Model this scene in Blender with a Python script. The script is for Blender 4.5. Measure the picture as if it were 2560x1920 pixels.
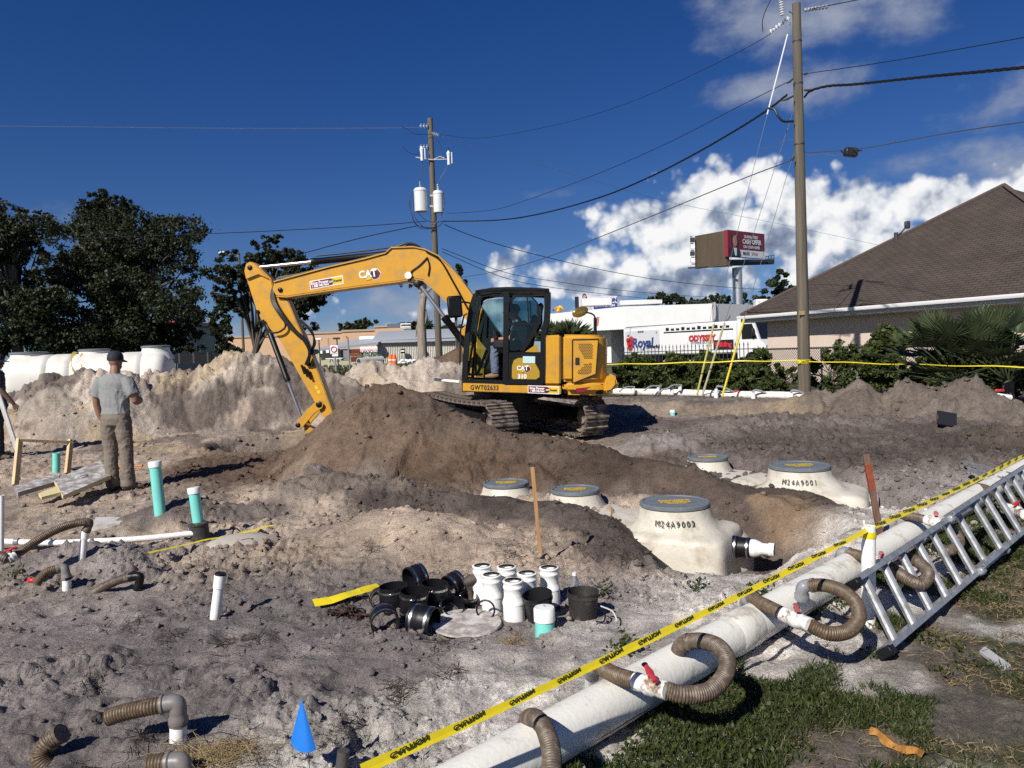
import bpy, bmesh, math, random
import numpy as np
from mathutils import Matrix, Vector
R = math.radians
S = bpy.context.scene
for _o in list(bpy.data.objects): bpy.data.objects.remove(_o)
COL = S.collection
# ------------------------------------------------------------------ camera
FPX, CX, CY = 1923.0, 1280.0, 960.0          # focal length and centre in photograph pixels
PITCH, ROLL, EYE = R(2.29), R(1.95), 1.65
_f = Vector((0, math.cos(PITCH), -math.sin(PITCH)))
_u0 = Vector((0, math.sin(PITCH), math.cos(PITCH)))
_r = Vector((1, 0, 0)) * math.cos(ROLL) - _u0 * math.sin(ROLL)
_u = _u0 * math.cos(ROLL) + Vector((1, 0, 0)) * math.sin(ROLL)
cam_d = bpy.data.cameras.new('camera')
cam = bpy.data.objects.new('camera', cam_d); COL.objects.link(cam)
cam.matrix_world = Matrix(((_r.x, _u.x, -_f.x, 0), (_r.y, _u.y, -_f.y, 0), (_r.z, _u.z, -_f.z, EYE), (0, 0, 0, 1)))
cam_d.sensor_width = 36.0; cam_d.lens = 36.0 * FPX / 2560.0
cam_d.clip_start = 0.05; cam_d.clip_end = 6000
S.camera = cam
def ray(px, py):
    return _f + _r * ((px - CX) / FPX) - _u * ((py - CY) / FPX)
def at(px, py, d):
    """the place in the world seen at that spot of the photograph, d metres ahead"""
    v = ray(px, py); t = d / v.y
    return Vector((v.x * t, d, EYE + v.z * t))
def atz(px, py, z):
    v = ray(px, py); t = (z - EYE) / v.z
    return Vector((v.x * t, v.y * t, z))
# ------------------------------------------------------------------ light
SUN_EL, SUN_AZ = R(38), R(214)               # azimuth clockwise from +Y
sun_d = bpy.data.lights.new('sun', 'SUN'); sun = bpy.data.objects.new('sun', sun_d); COL.objects.link(sun)
sun_d.energy = 5.0; sun_d.angle = R(0.53); sun_d.color = (1.0, 0.955, 0.885)
SUN_DIR = Vector((math.sin(SUN_AZ) * math.cos(SUN_EL), math.cos(SUN_AZ) * math.cos(SUN_EL), math.sin(SUN_EL)))
sun.rotation_euler = (-SUN_DIR).to_track_quat('-Z', 'Y').to_euler()
SKY_STRENGTH = 0.057
W_ = bpy.data.worlds.new('World'); S.world = W_; W_.use_nodes = True
W_.cycles.sampling_method = 'MANUAL'; W_.cycles.sample_map_resolution = 256
nt = W_.node_tree; nt.nodes.clear()
def wn(t, **k):
    n = nt.nodes.new(t)
    for a, b in k.items(): setattr(n, a, b)
    return n
def wm(op, a, b=None, c=None, clamp=False):
    n = wn('ShaderNodeMath', operation=op); n.use_clamp = clamp
    for i, v in enumerate((a, b, c)):
        if v is None: continue
        if isinstance(v, (int, float)): n.inputs[i].default_value = v
        else: nt.links.new(v, n.inputs[i])
    return n.outputs[0]
sky = wn('ShaderNodeTexSky', sky_type='NISHITA'); sky.sun_disc = False
sky.sun_elevation = SUN_EL; sky.sun_rotation = SUN_AZ; sky.altitude = 10
sky.air_density = 1.0; sky.dust_density = 0.15; sky.ozone_density = 2.5
bg = wn('ShaderNodeBackground'); bg.inputs[1].default_value = SKY_STRENGTH
hs = wn('ShaderNodeHueSaturation'); hs.inputs['Saturation'].default_value = 1.38; hs.inputs['Hue'].default_value = .520; nt.links.new(sky.outputs[0], hs.inputs['Color'])
tc = wn('ShaderNodeTexCoord'); sx = wn('ShaderNodeSeparateXYZ'); nt.links.new(tc.outputs['Generated'], sx.inputs[0])
up = wn('ShaderNodeCombineXYZ'); nt.links.new(sx.outputs[0], up.inputs[0]); nt.links.new(sx.outputs[1], up.inputs[1]); nt.links.new(wm('ADD', wm('MAXIMUM', sx.outputs[2], 0.0), .075), up.inputs[2])
nt.links.new(up.outputs[0], sky.inputs[0])
nt.links.new(hs.outputs[0], bg.inputs[0])
# cumulus: soft blobs in (azimuth, elevation) broken up by billowy noise
AZ0 = wm('ARCTAN2', sx.outputs[0], sx.outputs[1]); EL = wm('ARCSINE', sx.outputs[2])
# the bank of clouds goes on round the horizon: azimuth folded outside +-36 degrees
def azel(px, py):
    v = ray(px, py).normalized(); return math.atan2(v.x, v.y), math.asin(v.z)
BLOBS = [  # px, py, half width px, half height px, weight
    (1815, 470, 140, 82, 1.0), (1745, 560, 210, 130, 1.0), (1980, 550, 190, 110, 1.0), (2120, 590, 170, 80, .9), (1520, 550, 110, 75, .66),
    (2290, 520, 112, 72, 1.0), (2200, 570, 190, 90, 1.0), (2565, 510, 105, 80, 1.0), (2070, 515, 50, 26, .7),
    (1300, 670, 130, 70, .85), (1520, 690, 220, 85, .95), (1750, 700, 220, 90, .9), (2100, 660, 320, 90, .85),
    (1010, 790, 90, 45, .66), (810, 765, 90, 60, .68), (1230, 780, 260, 60, .75), (1700, 790, 400, 70, .75)]
HIGH = [(1930, 40, 150, 70, .70), (2190, 15, 180, 60, .68), (1880, 230, 115, 34, .62), (2050, 205, 105, 55, .66), (2500, 240, 120, 45, .5),
    (140, 530, 60, 20, .36), (1390, 482, 90, 16, .42), (2420, 420, 170, 40, .58), (980, 750, 260, 55, .6), (700, 850, 500, 60, .6)]
def wvec(op, a, b, c=None):
    n = wn('ShaderNodeVectorMath', operation=op)
    for i, v in enumerate((a, b, c)):
        if v is None: continue
        if isinstance(v, tuple): n.inputs[i].default_value = v
        else: nt.links.new(v, n.inputs[i])
    return n
def wblobs(vec, which):
    tot = None
    for (px, py, hw, hh, w) in which:
        a, e = azel(px, py); sw = math.cos(a) * FPX / hw; sh = FPX * math.cos(a) / hh
        q = wvec('MULTIPLY_ADD', vec, (sw, sh, 0), (-a * sw, -e * sh, 0)).outputs[0]
        v = wm('MULTIPLY_ADD', wvec('DOT_PRODUCT', q, q).outputs['Value'], -.42 * w, w)
        tot = v if tot is None else wm('MAXIMUM', tot, v)
    return wm('MAXIMUM', tot, -.3)
def wnoise(vec, sc, det, kind='n', rough=.55):
    if kind == 'v':
        n = wn('ShaderNodeTexVoronoi', feature='F1', voronoi_dimensions='2D'); n.inputs['Scale'].default_value = sc; n.inputs['Detail'].default_value = det
        n.inputs['Roughness'].default_value = rough; nt.links.new(vec, n.inputs['Vector']); return n.outputs['Distance']
    n = wn('ShaderNodeTexNoise', noise_dimensions='2D'); n.inputs['Scale'].default_value = sc; n.inputs['Detail'].default_value = det; n.inputs['Roughness'].default_value = rough
    nt.links.new(vec, n.inputs['Vector']); return n.outputs[0]
cf = wn('ShaderNodeCombineXYZ'); nt.links.new(wm('SUBTRACT', wm('PINGPONG', wm('ADD', AZ0, R(36)), R(72)), R(36)), cf.inputs[0]); nt.links.new(EL, cf.inputs[1])
cl = wn('ShaderNodeCombineXYZ'); nt.links.new(AZ0, cl.inputs[0]); nt.links.new(EL, cl.inputs[1])
def wpuff(v):
    return wm('MULTIPLY_ADD', wnoise(v, 11, 4, 'n', .52), .64, wm('MULTIPLY', wnoise(v, 30, 2, 'v', .5), -.36))
P0 = wpuff(cl.outputs[0])
S0 = wnoise(cl.outputs[0], 15, 4, 'n', .5); S1 = wnoise(wvec('ADD', cl.outputs[0], (-.006, .014, 0)).outputs[0], 15, 4, 'n', .5)
D0 = wm('ADD', wblobs(cf.outputs[0], BLOBS), P0)
mask = wn('ShaderNodeMapRange', interpolation_type='SMOOTHSTEP'); nt.links.new(D0, mask.inputs[0])
mask.inputs[1].default_value = .63; mask.inputs[2].default_value = .90
lit = wm('ADD', wm('MULTIPLY_ADD', wnoise(cl.outputs[0], 30, 2, 'v', .5), -.28, wm('MULTIPLY', wm('SUBTRACT', S0, S1), 2.3)), .86)             # edges towards the sun are bright
hgt = wn('ShaderNodeMapRange'); nt.links.new(EL, hgt.inputs[0]); hgt.inputs[1].default_value = .04; hgt.inputs[2].default_value = .20
hgt.inputs[3].default_value = -.22; hgt.inputs[4].default_value = .10
shade = wm('ADD', lit, hgt.outputs[0], clamp=True)
cr = wn('ShaderNodeValToRGB'); nt.links.new(shade, cr.inputs[0])
e = cr.color_ramp.elements; e[0].position = 0.05; e[0].color = (.15, .20, .30, 1); e[1].position = .85; e[1].color = (1.0, 1.0, 1.0, 1)
e2 = e.new(.35); e2.color = (.32, .38, .50, 1); e3 = e.new(.6); e3.color = (.74, .78, .84, 1)
bg2 = wn('ShaderNodeBackground'); nt.links.new(cr.outputs[0], bg2.inputs[0]); bg2.inputs[1].default_value = 0.78
cN = wn('ShaderNodeCombineXYZ'); nt.links.new(AZ0, cN.inputs[0]); nt.links.new(wm('MULTIPLY', EL, 1.6), cN.inputs[1])
DH = wm('MULTIPLY_ADD', wnoise(cN.outputs[0], 13, 5, 'n', .56), 1.15, wblobs(cf.outputs[0], HIGH))      # thin grey veils higher up and low behind
mh = wn('ShaderNodeMapRange', interpolation_type='SMOOTHSTEP'); nt.links.new(DH, mh.inputs[0]); mh.inputs[1].default_value = .80; mh.inputs[2].default_value = 1.5; mh.inputs[4].default_value = .82
crh = wn('ShaderNodeValToRGB'); nt.links.new(wm('SUBTRACT', DH, .5), crh.inputs[0])
crh.color_ramp.elements[0].position = .2; crh.color_ramp.elements[0].color = (.34, .40, .54, 1); crh.color_ramp.elements[1].position = .9; crh.color_ramp.elements[1].color = (.52, .57, .68, 1)
bg3 = wn('ShaderNodeBackground'); nt.links.new(crh.outputs[0], bg3.inputs[0]); bg3.inputs[1].default_value = .6
mxh = wn('ShaderNodeMixShader'); mx = wn('ShaderNodeMixShader'); wo = wn('ShaderNodeOutputWorld')
nt.links.new(mh.outputs[0], mxh.inputs[0]); nt.links.new(bg.outputs[0], mxh.inputs[1]); nt.links.new(bg3.outputs[0], mxh.inputs[2])
nt.links.new(mask.outputs[0], mx.inputs[0]); nt.links.new(mxh.outputs[0], mx.inputs[1]); nt.links.new(bg2.outputs[0], mx.inputs[2]); nt.links.new(mx.outputs[0], wo.inputs[0])
S.view_settings.view_transform = 'Standard'; S.view_settings.look = 'None'; S.view_settings.exposure = 0.28; S.view_settings.gamma = 1.0
S.view_settings.use_curve_mapping = False
S.cycles.use_denoising = False; S.cycles.max_bounces = 6; S.cycles.diffuse_bounces = 2; S.cycles.transparent_max_bounces = 12
S.cycles.sample_clamp_indirect = 6
S.cycles.use_adaptive_sampling = True; S.cycles.adaptive_threshold = .012; S.cycles.adaptive_min_samples = 8
# ------------------------------------------------------------------ helpers
rnd = random.Random(7)
WM = {}                                       # world matrix of each thing
def V(*a): return Vector(a)
class MB:
    """collects shapes and links them as one mesh"""
    def __init__(s): s.v = []; s.f = []
    def add(s, vs, fs, M=None):
        o = len(s.v)
        s.v += [tuple(M @ Vector(v)) for v in vs] if M is not None else [tuple(v) for v in vs]
        s.f += [tuple(i + o for i in f) for f in fs]; return s
    def box(s, c, size, M=None, b=0.0):
        x, y, z = (q / 2 for q in size); c = Vector(c)
        if b <= 0:
            vs = [c + V(i * x, j * y, k * z) for i in (-1, 1) for j in (-1, 1) for k in (-1, 1)]
            return s.add(vs, [(0, 1, 3, 2), (4, 6, 7, 5), (0, 4, 5, 1), (2, 3, 7, 6), (0, 2, 6, 4), (1, 5, 7, 3)], M)
        vs = []; ix = {}
        for i in (-1, 1):
            for j in (-1, 1):
                for k in (-1, 1):
                    for ax in range(3):
                        p = [i * (x - b), j * (y - b), k * (z - b)]; p[ax] += (i, j, k)[ax] * b
                        ix[i, j, k, ax] = len(vs); vs.append(c + Vector(p))
        fs = []
        for ax in range(3):
            a1, a2 = [(1, 2), (2, 0), (0, 1)][ax]
            for sg in (-1, 1):
                q = []
                for (m, n) in ((-1, -1), (1, -1), (1, 1), (-1, 1)):
                    t = [0, 0, 0]; t[ax] = sg; t[a1] = m; t[a2] = n; q.append(ix[t[0], t[1], t[2], ax])
                fs.append(q if sg > 0 else q[::-1])
            for m in (-1, 1):
                for n in (-1, 1):
                    q = []
                    for sg, (p, r_) in ((-1, (a1, a2)), (-1, (a2, a1)), (1, (a2, a1)), (1, (a1, a2))):
                        t = [0, 0, 0]; t[ax] = sg; t[a1] = m; t[a2] = n; q.append(ix[t[0], t[1], t[2], p])
                    fs.append(q)
        for i in (-1, 1):
            for j in (-1, 1):
                for k in (-1, 1): fs.append([ix[i, j, k, a] for a in range(3)])
        return s.add(vs, fs, M)
    def tube(s, pts, rad, n=10, cap=True, up=None, sq=None, M=None):
        """swept round section; rad a number or one per point"""
        pts = [Vector(p) for p in pts]; m = len(pts)
        rs = rad if hasattr(rad, '__len__') else [rad] * m
        tan = []
        for i in range(m):
            t = pts[min(i + 1, m - 1)] - pts[max(i - 1, 0)]; tan.append(t.normalized() if t.length > 1e-9 else V(0, 0, 1))
        a = Vector(up) if up else (V(0, 0, 1) if abs(tan[0].z) < .9 else V(1, 0, 0))
        vs = []; fs = []
        for i in range(m):
            a = (a - tan[i] * a.dot(tan[i]));
            a = a.normalized() if a.length > 1e-6 else tan[i].orthogonal().normalized()
            b = tan[i].cross(a)
            for k in range(n):
                q = 2 * math.pi * (k + (.5 if n == 4 else 0)) / n; rr = rs[i]
                ra, rb = (rr, rr) if not hasattr(rr, '__len__') else rr
                vs.append(pts[i] + a * math.cos(q) * ra + b * math.sin(q) * rb)
        for i in range(m - 1):
            for k in range(n):
                k2 = (k + 1) % n; fs.append((i * n + k, i * n + k2, (i + 1) * n + k2, (i + 1) * n + k))
        if cap: fs.append(tuple(range(n))[::-1]); fs.append(tuple((m - 1) * n + k for k in range(n)))
        return s.add(vs, fs, M)
    def lathe(s, prof, n=20, M=None, closed=False):
        vs = []; fs = []; m = len(prof)
        for (r_, z) in prof:
            for k in range(n):
                q = 2 * math.pi * k / n; vs.append((r_ * math.cos(q), r_ * math.sin(q), z))
        for i in range(m - 1 + (1 if closed else 0)):
            j = (i + 1) % m
            for k in range(n):
                k2 = (k + 1) % n; fs.append((i * n + k, i * n + k2, j * n + k2, j * n + k))
        if not closed:
            if prof[0][0] > 1e-6: fs.append(tuple(range(n))[::-1])
            if prof[-1][0] > 1e-6: fs.append(tuple((m - 1) * n + k for k in range(n)))
        return s.add(vs, fs, M)
    def prism(s, out, t0, t1, ax=1, M=None, hole=None):
        """outline of 2-D points extruded along axis ax from t0 to t1"""
        def P(p, t):
            return {0: (t, p[0], p[1]), 1: (p[0], t, p[1]), 2: (p[0], p[1], t)}[ax]
        n = len(out); vs = [P(p, t0) for p in out] + [P(p, t1) for p in out]
        fs = [(i, (i + 1) % n, n + (i + 1) % n, n + i) for i in range(n)]
        if hole is None: fs += [tuple(range(n))[::-1], tuple(range(n, 2 * n))]
        else:
            o = len(vs); h = len(hole); vs += [P(p, t0) for p in hole] + [P(p, t1) for p in hole]
            fs += [(o + (i + 1) % h, o + i, o + h + i, o + h + (i + 1) % h) for i in range(h)]
            # ring faces: same number of points expected
            fs += [((i + 1) % n, i, o + i, o + (i + 1) % n) for i in range(n)] + [(n + i, n + (i + 1) % n, o + h + (i + 1) % n, o + h + i) for i in range(n)]
        return s.add(vs, fs, M)
    def loft(s, rings, cap=True, M=None, close=True):
        n = len(rings[0]); vs = [p for r_ in rings for p in r_]; fs = []
        for i in range(len(rings) - 1):
            for k in range(n if close else n - 1):
                k2 = (k + 1) % n; fs.append((i * n + k, i * n + k2, (i + 1) * n + k2, (i + 1) * n + k))
        if cap: fs.append(tuple(range(n))[::-1]); fs.append(tuple((len(rings) - 1) * n + k for k in range(n)))
        return s.add(vs, fs, M)
    def ball(s, c, r_, n=10, m=6, M=None):
        c = Vector(c); r_ = r_ if hasattr(r_, '__len__') else (r_,) * 3
        vs = [c + V(0, 0, -r_[2])]; fs = []
        for i in range(1, m):
            p = math.pi * i / m
            for k in range(n):
                q = 2 * math.pi * k / n; vs.append(c + V(r_[0] * math.sin(p) * math.cos(q), r_[1] * math.sin(p) * math.sin(q), -r_[2] * math.cos(p)))
        vs.append(c + V(0, 0, r_[2]))
        for k in range(n): fs.append((0, 1 + (k + 1) % n, 1 + k))
        for i in range(m - 2):
            for k in range(n): fs.append((1 + i * n + k, 1 + i * n + (k + 1) % n, 1 + (i + 1) * n + (k + 1) % n, 1 + (i + 1) * n + k))
        b = 1 + (m - 2) * n
        for k in range(n): fs.append((b + k, b + (k + 1) % n, len(vs) - 1))
        return s.add(vs, fs, M)
    def mesh(s, name, mat, smooth=True, fix=True):
        me = bpy.data.meshes.new(name); me.from_pydata(s.v, [], s.f)
        if fix and len(s.f) < 60000:
            bm = bmesh.new(); bm.from_mesh(me); bmesh.ops.recalc_face_normals(bm, faces=bm.faces); bm.to_mesh(me); bm.free()
        if mat: me.materials.append(mat)
        if smooth:
            me.shade_smooth()
            try: me.set_sharp_from_angle(angle=R(smooth if smooth is not True else 38))
            except Exception: pass
        return me
    def build(s, name, mat, parent=None, smooth=True, local=False, fix=True):
        """verts in world space unless local; parent: the thing or part it belongs to"""
        if parent is not None and not local:
            inv = WM[parent.name].inverted(); s.v = [tuple(inv @ Vector(v)) for v in s.v]
        return link(name, s.mesh(name, mat, smooth, fix), parent)
def link(name, me, parent=None, M=None):
    o = bpy.data.objects.new(name, me); COL.objects.link(o)
    pw = WM[parent.name] if parent is not None else Matrix()
    if parent is not None: o.parent = parent
    if M is not None: o.matrix_basis = M; WM[o.name] = pw @ M
    else: WM[o.name] = pw.copy()
    return o
def tag(o, label=None, cat=None, group=None, kind=None):
    if label: o['label'] = label
    if cat: o['category'] = cat
    if group: o['group'] = group
    if kind: o['kind'] = kind
    return o
def thing(name, label, cat, loc=(0, 0, 0), rotz=0.0, group=None, M=None):
    o = bpy.data.objects.new(name, None); COL.objects.link(o); o.empty_display_size = .2
    m = M if M is not None else Matrix.Translation(Vector(loc)) @ Matrix.Rotation(rotz, 4, 'Z')
    o.matrix_basis = m; WM[o.name] = m.copy()
    return tag(o, label, cat, group)
def copy_tree(o, parent=None, M=None):
    c = o.copy(); COL.objects.link(c)
    if parent is not None: c.parent = parent
    if M is not None: c.matrix_basis = M
    WM[c.name] = (WM[parent.name] if parent is not None else Matrix()) @ c.matrix_basis
    for ch in list(o.children): copy_tree(ch, c)
    return c
def basis(o, z, x=None):
    """matrix with its Z along z"""
    z = Vector(z).normalized(); x = Vector(x) if x else (V(1, 0, 0) if abs(z.x) < .9 else V(0, 1, 0))
    y = z.cross(x).normalized(); x = y.cross(z)
    return Matrix(((x.x, y.x, z.x, o[0]), (x.y, y.y, z.y, o[1]), (x.z, y.z, z.z, o[2]), (0, 0, 0, 1)))
def frame(o, x, y):
    """matrix from origin, x direction and approximate y direction"""
    x = Vector(x).normalized(); z = x.cross(Vector(y)).normalized(); y = z.cross(x)
    return Matrix(((x.x, y.x, z.x, o[0]), (x.y, y.y, z.y, o[1]), (x.z, y.z, z.z, o[2]), (0, 0, 0, 1)))
def spline(pts, n=8):
    """Catmull-Rom through the points"""
    P = [Vector(p) for p in pts]; P = [P[0] * 2 - P[1]] + P + [P[-1] * 2 - P[-2]]; out = []
    for i in range(1, len(P) - 2):
        for k in range(n):
            t = k / n; a, b, c, d = P[i - 1:i + 3]
            out.append(.5 * ((2 * b) + (c - a) * t + (2 * a - 5 * b + 4 * c - d) * t * t + (3 * b - a - 3 * c + d) * t ** 3))
    return out + [P[-2]]
_fonts = {}
def text(name, body, size, mat, parent, M, depth=.0015, bold=0.0, align='CENTER', sx=1.0, local=True, shear=0.0, space=1.0):
    """raised lettering; M places its own XY plane"""
    c = bpy.data.curves.new('lettering', 'FONT'); c.body = body; c.size = size; c.extrude = depth; c.align_x = align; c.align_y = 'CENTER'; c.offset = bold; c.shear = shear; c.space_character = space
    c.resolution_u = 3
    t = bpy.data.objects.new('lettering', c); COL.objects.link(t); bpy.context.view_layer.update()
    me = bpy.data.meshes.new_from_object(t.evaluated_get(bpy.context.evaluated_depsgraph_get())); bpy.data.objects.remove(t); bpy.data.curves.remove(c)
    me.transform(Matrix.Diagonal((sx, 1, 1, 1))); me.materials.clear(); me.materials.append(mat)
    if not local and parent is not None: M = WM[parent.name].inverted() @ M
    return link(name, me, parent, M)
def baked(o):
    """apply the modifiers of o"""
    bpy.context.view_layer.update()
    me = bpy.data.meshes.new_from_object(o.evaluated_get(bpy.context.evaluated_depsgraph_get()))
    o.modifiers.clear(); old = o.data; o.data = me; bpy.data.meshes.remove(old); return o
# ------------------------------------------------------------------ materials
MATS = {}
def mat(name, col, rough=.6, metal=0.0, var=0.0, scale=8.0, bump=0.0, bscale=40.0, col2=None, spec=.5, coat=0.0, stretch=None, trans=0.0, dirt=None, dscale=6.0, dlo=.5, dhi=.68):
    if name in MATS: return MATS[name]
    m = bpy.data.materials.new(name); m.use_nodes = True; t = m.node_tree; b = t.nodes['Principled BSDF']
    c = tuple(col) + (1,); b.inputs['Base Color'].default_value = c; b.inputs['Roughness'].default_value = rough; b.inputs['Metallic'].default_value = metal
    b.inputs['Specular IOR Level'].default_value = spec
    if coat: b.inputs['Coat Weight'].default_value = coat; b.inputs['Coat Roughness'].default_value = .12
    if trans: b.inputs['Transmission Weight'].default_value = trans
    m.diffuse_color = c
    src = None
    if var or bump or col2 or dirt:
        tc = t.nodes.new('ShaderNodeTexCoord'); mp = t.nodes.new('ShaderNodeMapping'); t.links.new(tc.outputs['Object'], mp.inputs[0])
        if stretch: mp.inputs['Scale'].default_value = stretch
    if var or col2:
        n = t.nodes.new('ShaderNodeTexNoise'); n.inputs['Scale'].default_value = scale; n.inputs['Detail'].default_value = 6; n.inputs['Roughness'].default_value = .6
        t.links.new(mp.outputs[0], n.inputs['Vector'])
        r_ = t.nodes.new('ShaderNodeValToRGB'); t.links.new(n.outputs[0], r_.inputs[0])
        e = r_.color_ramp.elements; e[0].position = .32; e[1].position = .68
        a = col if col2 else tuple(q * (1 - var) for q in col); z = col2 if col2 else tuple(min(1, q * (1 + var)) for q in col)
        e[0].color = tuple(a) + (1,); e[1].color = tuple(z) + (1,); src = r_.outputs[0]
    if dirt:
        n = t.nodes.new('ShaderNodeTexNoise'); n.inputs['Scale'].default_value = dscale; n.inputs['Detail'].default_value = 9; n.inputs['Roughness'].default_value = .68
        t.links.new(mp.outputs[0], n.inputs['Vector'])
        q = t.nodes.new('ShaderNodeMapRange'); t.links.new(n.outputs[0], q.inputs[0]); q.inputs[1].default_value = dlo; q.inputs[2].default_value = dhi
        x = t.nodes.new('ShaderNodeMix'); x.data_type = 'RGBA'; t.links.new(q.outputs[0], x.inputs[0]); x.inputs[7].default_value = tuple(dirt) + (1,)
        if src: t.links.new(src, x.inputs[6])
        else: x.inputs[6].default_value = c
        src = x.outputs[2]
    if src: t.links.new(src, b.inputs['Base Color'])
    if bump:
        n = t.nodes.new('ShaderNodeTexNoise'); n.inputs['Scale'].default_value = bscale; n.inputs['Detail'].default_value = 5
        t.links.new(mp.outputs[0], n.inputs['Vector'])
        q = t.nodes.new('ShaderNodeBump'); q.inputs['Strength'].default_value = min(1, bump); q.inputs['Distance'].default_value = .02 if bump <= 1 else .02 * bump
        t.links.new(n.outputs[0], q.inputs['Height']); t.links.new(q.outputs[0], b.inputs['Normal'])
    MATS[name] = m; return m
PVC = mat('pvc_white', (.80, .80, .77), .35, dirt=(.50, .44, .36), dscale=14, dlo=.52, dhi=.8)
PVCD = mat('pvc_dirty', (.74, .72, .65), .45, var=.05, scale=2.5, dirt=(.33, .25, .16), dscale=6, dlo=.54, dhi=.72, bump=.12)
PVCG = mat('pvc_grey', (.22, .23, .25), .4, var=.15, scale=20, dirt=(.30, .26, .22), dscale=20)
TEAL = mat('sewer_teal', (.18, .60, .52), .4, var=.05)
HOSE = mat('hose_brown', (.090, .060, .033), .5, var=.3, scale=30, dirt=(.17, .13, .095), dscale=40)
HOSED = mat('hose_dark', (.095, .068, .048), .5, var=.3, scale=30, dirt=(.20, .16, .12), dscale=30)
RED = mat('valve_red', (.42, .03, .04), .45, var=.15, scale=20)
BLK = mat('black_rubber', (.007, .007, .008), .42, spec=.28)
BLKP = mat('black_plastic', (.016, .016, .017), .38)
STEEL = mat('steel_band', (.62, .62, .62), .28, 1.0)
ALU = mat('aluminium', (.40, .41, .42), .5, .6, var=.22, scale=14, dirt=(.24, .24, .23), dscale=9, bump=.08)
WOOD = mat('lumber', (.55, .40, .22), .75, var=.18, scale=6, stretch=(1, 1, .15), bump=.2)
STAKE = mat('stake_wood', (.36, .20, .085), .8, var=.3, scale=9, stretch=(1, 1, .1), bump=.3)
TAPE = mat('tape_yellow', (.68, .54, .014), .38, var=.06, scale=30)
TAPEB = mat('tape_black', (.03, .035, .012), .45)
TANK = mat('tank_cream', (.54, .505, .425), .55, var=.05, scale=3, dirt=(.33, .28, .21), dscale=4.5, dlo=.48, dhi=.72, bump=.2, bscale=30)
LID = mat('lid_grey', (.13, .15, .165), .55, var=.12, scale=9, bump=.2, bscale=60)
POLEW = mat('pole_wood', (.105, .088, .062), .85, var=.35, scale=5, stretch=(3, 3, .12), bump=.5, bscale=20)
WIRE = mat('wire_black', (.008, .008, .009), .5)
WIREG = mat('wire_grey', (.20, .20, .21), .4, .6)
GALV = mat('galvanised', (.42, .43, .44), .45, .7, var=.1)
PORC = mat('porcelain', (.72, .73, .75), .25)
XFMR = mat('transformer_grey', (.60, .61, .60), .4, var=.05)
YEL = mat('machine_yellow', (.56, .275, .014), .38, var=.04, scale=2.5, dirt=(.29, .19, .085), dscale=4.5, dlo=.47, dhi=.80, coat=.1)
YELD = mat('machine_yellow_dull', (.36, .22, .010), .5, var=.05)
MBLK = mat('machine_black', (.0045, .0045, .005), .42, spec=.3, dirt=(.03, .026, .022), dscale=5, dlo=.60, dhi=.95)
CHROME = mat('cylinder_rod', (.46, .47, .49), .36, .9)
TRACKM = mat('track_steel', (.085, .070, .058), .62, .25, var=.3, scale=12, dirt=(.30, .24, .19), dscale=6, dlo=.45, dhi=.62, bump=.3)
WHITE = mat('white_paint', (.78, .78, .77), .4)
BLACK = mat('black_paint', (.01, .01, .01), .5)
DRED = mat('decal_maroon', (.20, .008, .02), .4)
DYEL = mat('decal_yellow', (.72, .46, .02), .4)
# ------------------------------------------------------------------ ground
def _h(ix, iy, s):
    n = (ix.astype(np.int64) * 374761393 + iy.astype(np.int64) * 668265263 + s * 974711) & 0x7fffffff
    n = ((n ^ (n >> 13)) * 1274126177) & 0x7fffffff
    return ((n ^ (n >> 16)) & 0xffff) / 65535.0
def vnoise(x, y, s=0):
    ix = np.floor(x); iy = np.floor(y); fx = x - ix; fy = y - iy
    ux = fx * fx * fx * (fx * (fx * 6 - 15) + 10); uy = fy * fy * fy * (fy * (fy * 6 - 15) + 10)
    a = _h(ix, iy, s); b = _h(ix + 1, iy, s); c = _h(ix, iy + 1, s); d = _h(ix + 1, iy + 1, s)
    return (a + (b - a) * ux) * (1 - uy) + (c + (d - c) * ux) * uy
def fbm(x, y, f, o=4, s=0, g=.5, ridge=False):
    t = np.zeros_like(x); a = 1.0; n = 0.0
    for i in range(o):
        # each octave turned, so no grid shows
        ca, sa = math.cos(.6 + 1.1 * i), math.sin(.6 + 1.1 * i)
        v = vnoise((x * ca - y * sa) * f + 13.7 * i, (x * sa + y * ca) * f - 7.1 * i, s + i)
        if ridge: v = 1 - np.abs(2 * v - 1)
        t += a * v; n += a; a *= g; f *= 2.03
    return t / n
def worley(x, y, f, s=0, jit=.9):
    x = x * f; y = y * f; ix = np.floor(x); iy = np.floor(y); best = np.full_like(x, 9.0); rid = np.zeros_like(x)
    for dx in (-1, 0, 1):
        for dy in (-1, 0, 1):
            cx = ix + dx; cy = iy + dy; px = cx + .5 + jit * (_h(cx, cy, s) - .5); py = cy + .5 + jit * (_h(cx, cy, s + 57) - .5)
            d = np.hypot(x - px, y - py); k = d < best; best = np.where(k, d, best); rid = np.where(k, _h(cx, cy, s + 91), rid)
    return best, rid
def sstep(a, b, x):
    t = np.clip((x - a) / (b - a), 0, 1); return t * t * (3 - 2 * t)
GREY = (.248, .217, .204); TAN = (.45, .355, .268); PALE = (.43, .365, .30); BROWN = (.125, .084, .057); DARK = (.078, .062, .056)
YSAND = (.44, .335, .20); WSAND = (.66, .61, .55)
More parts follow.
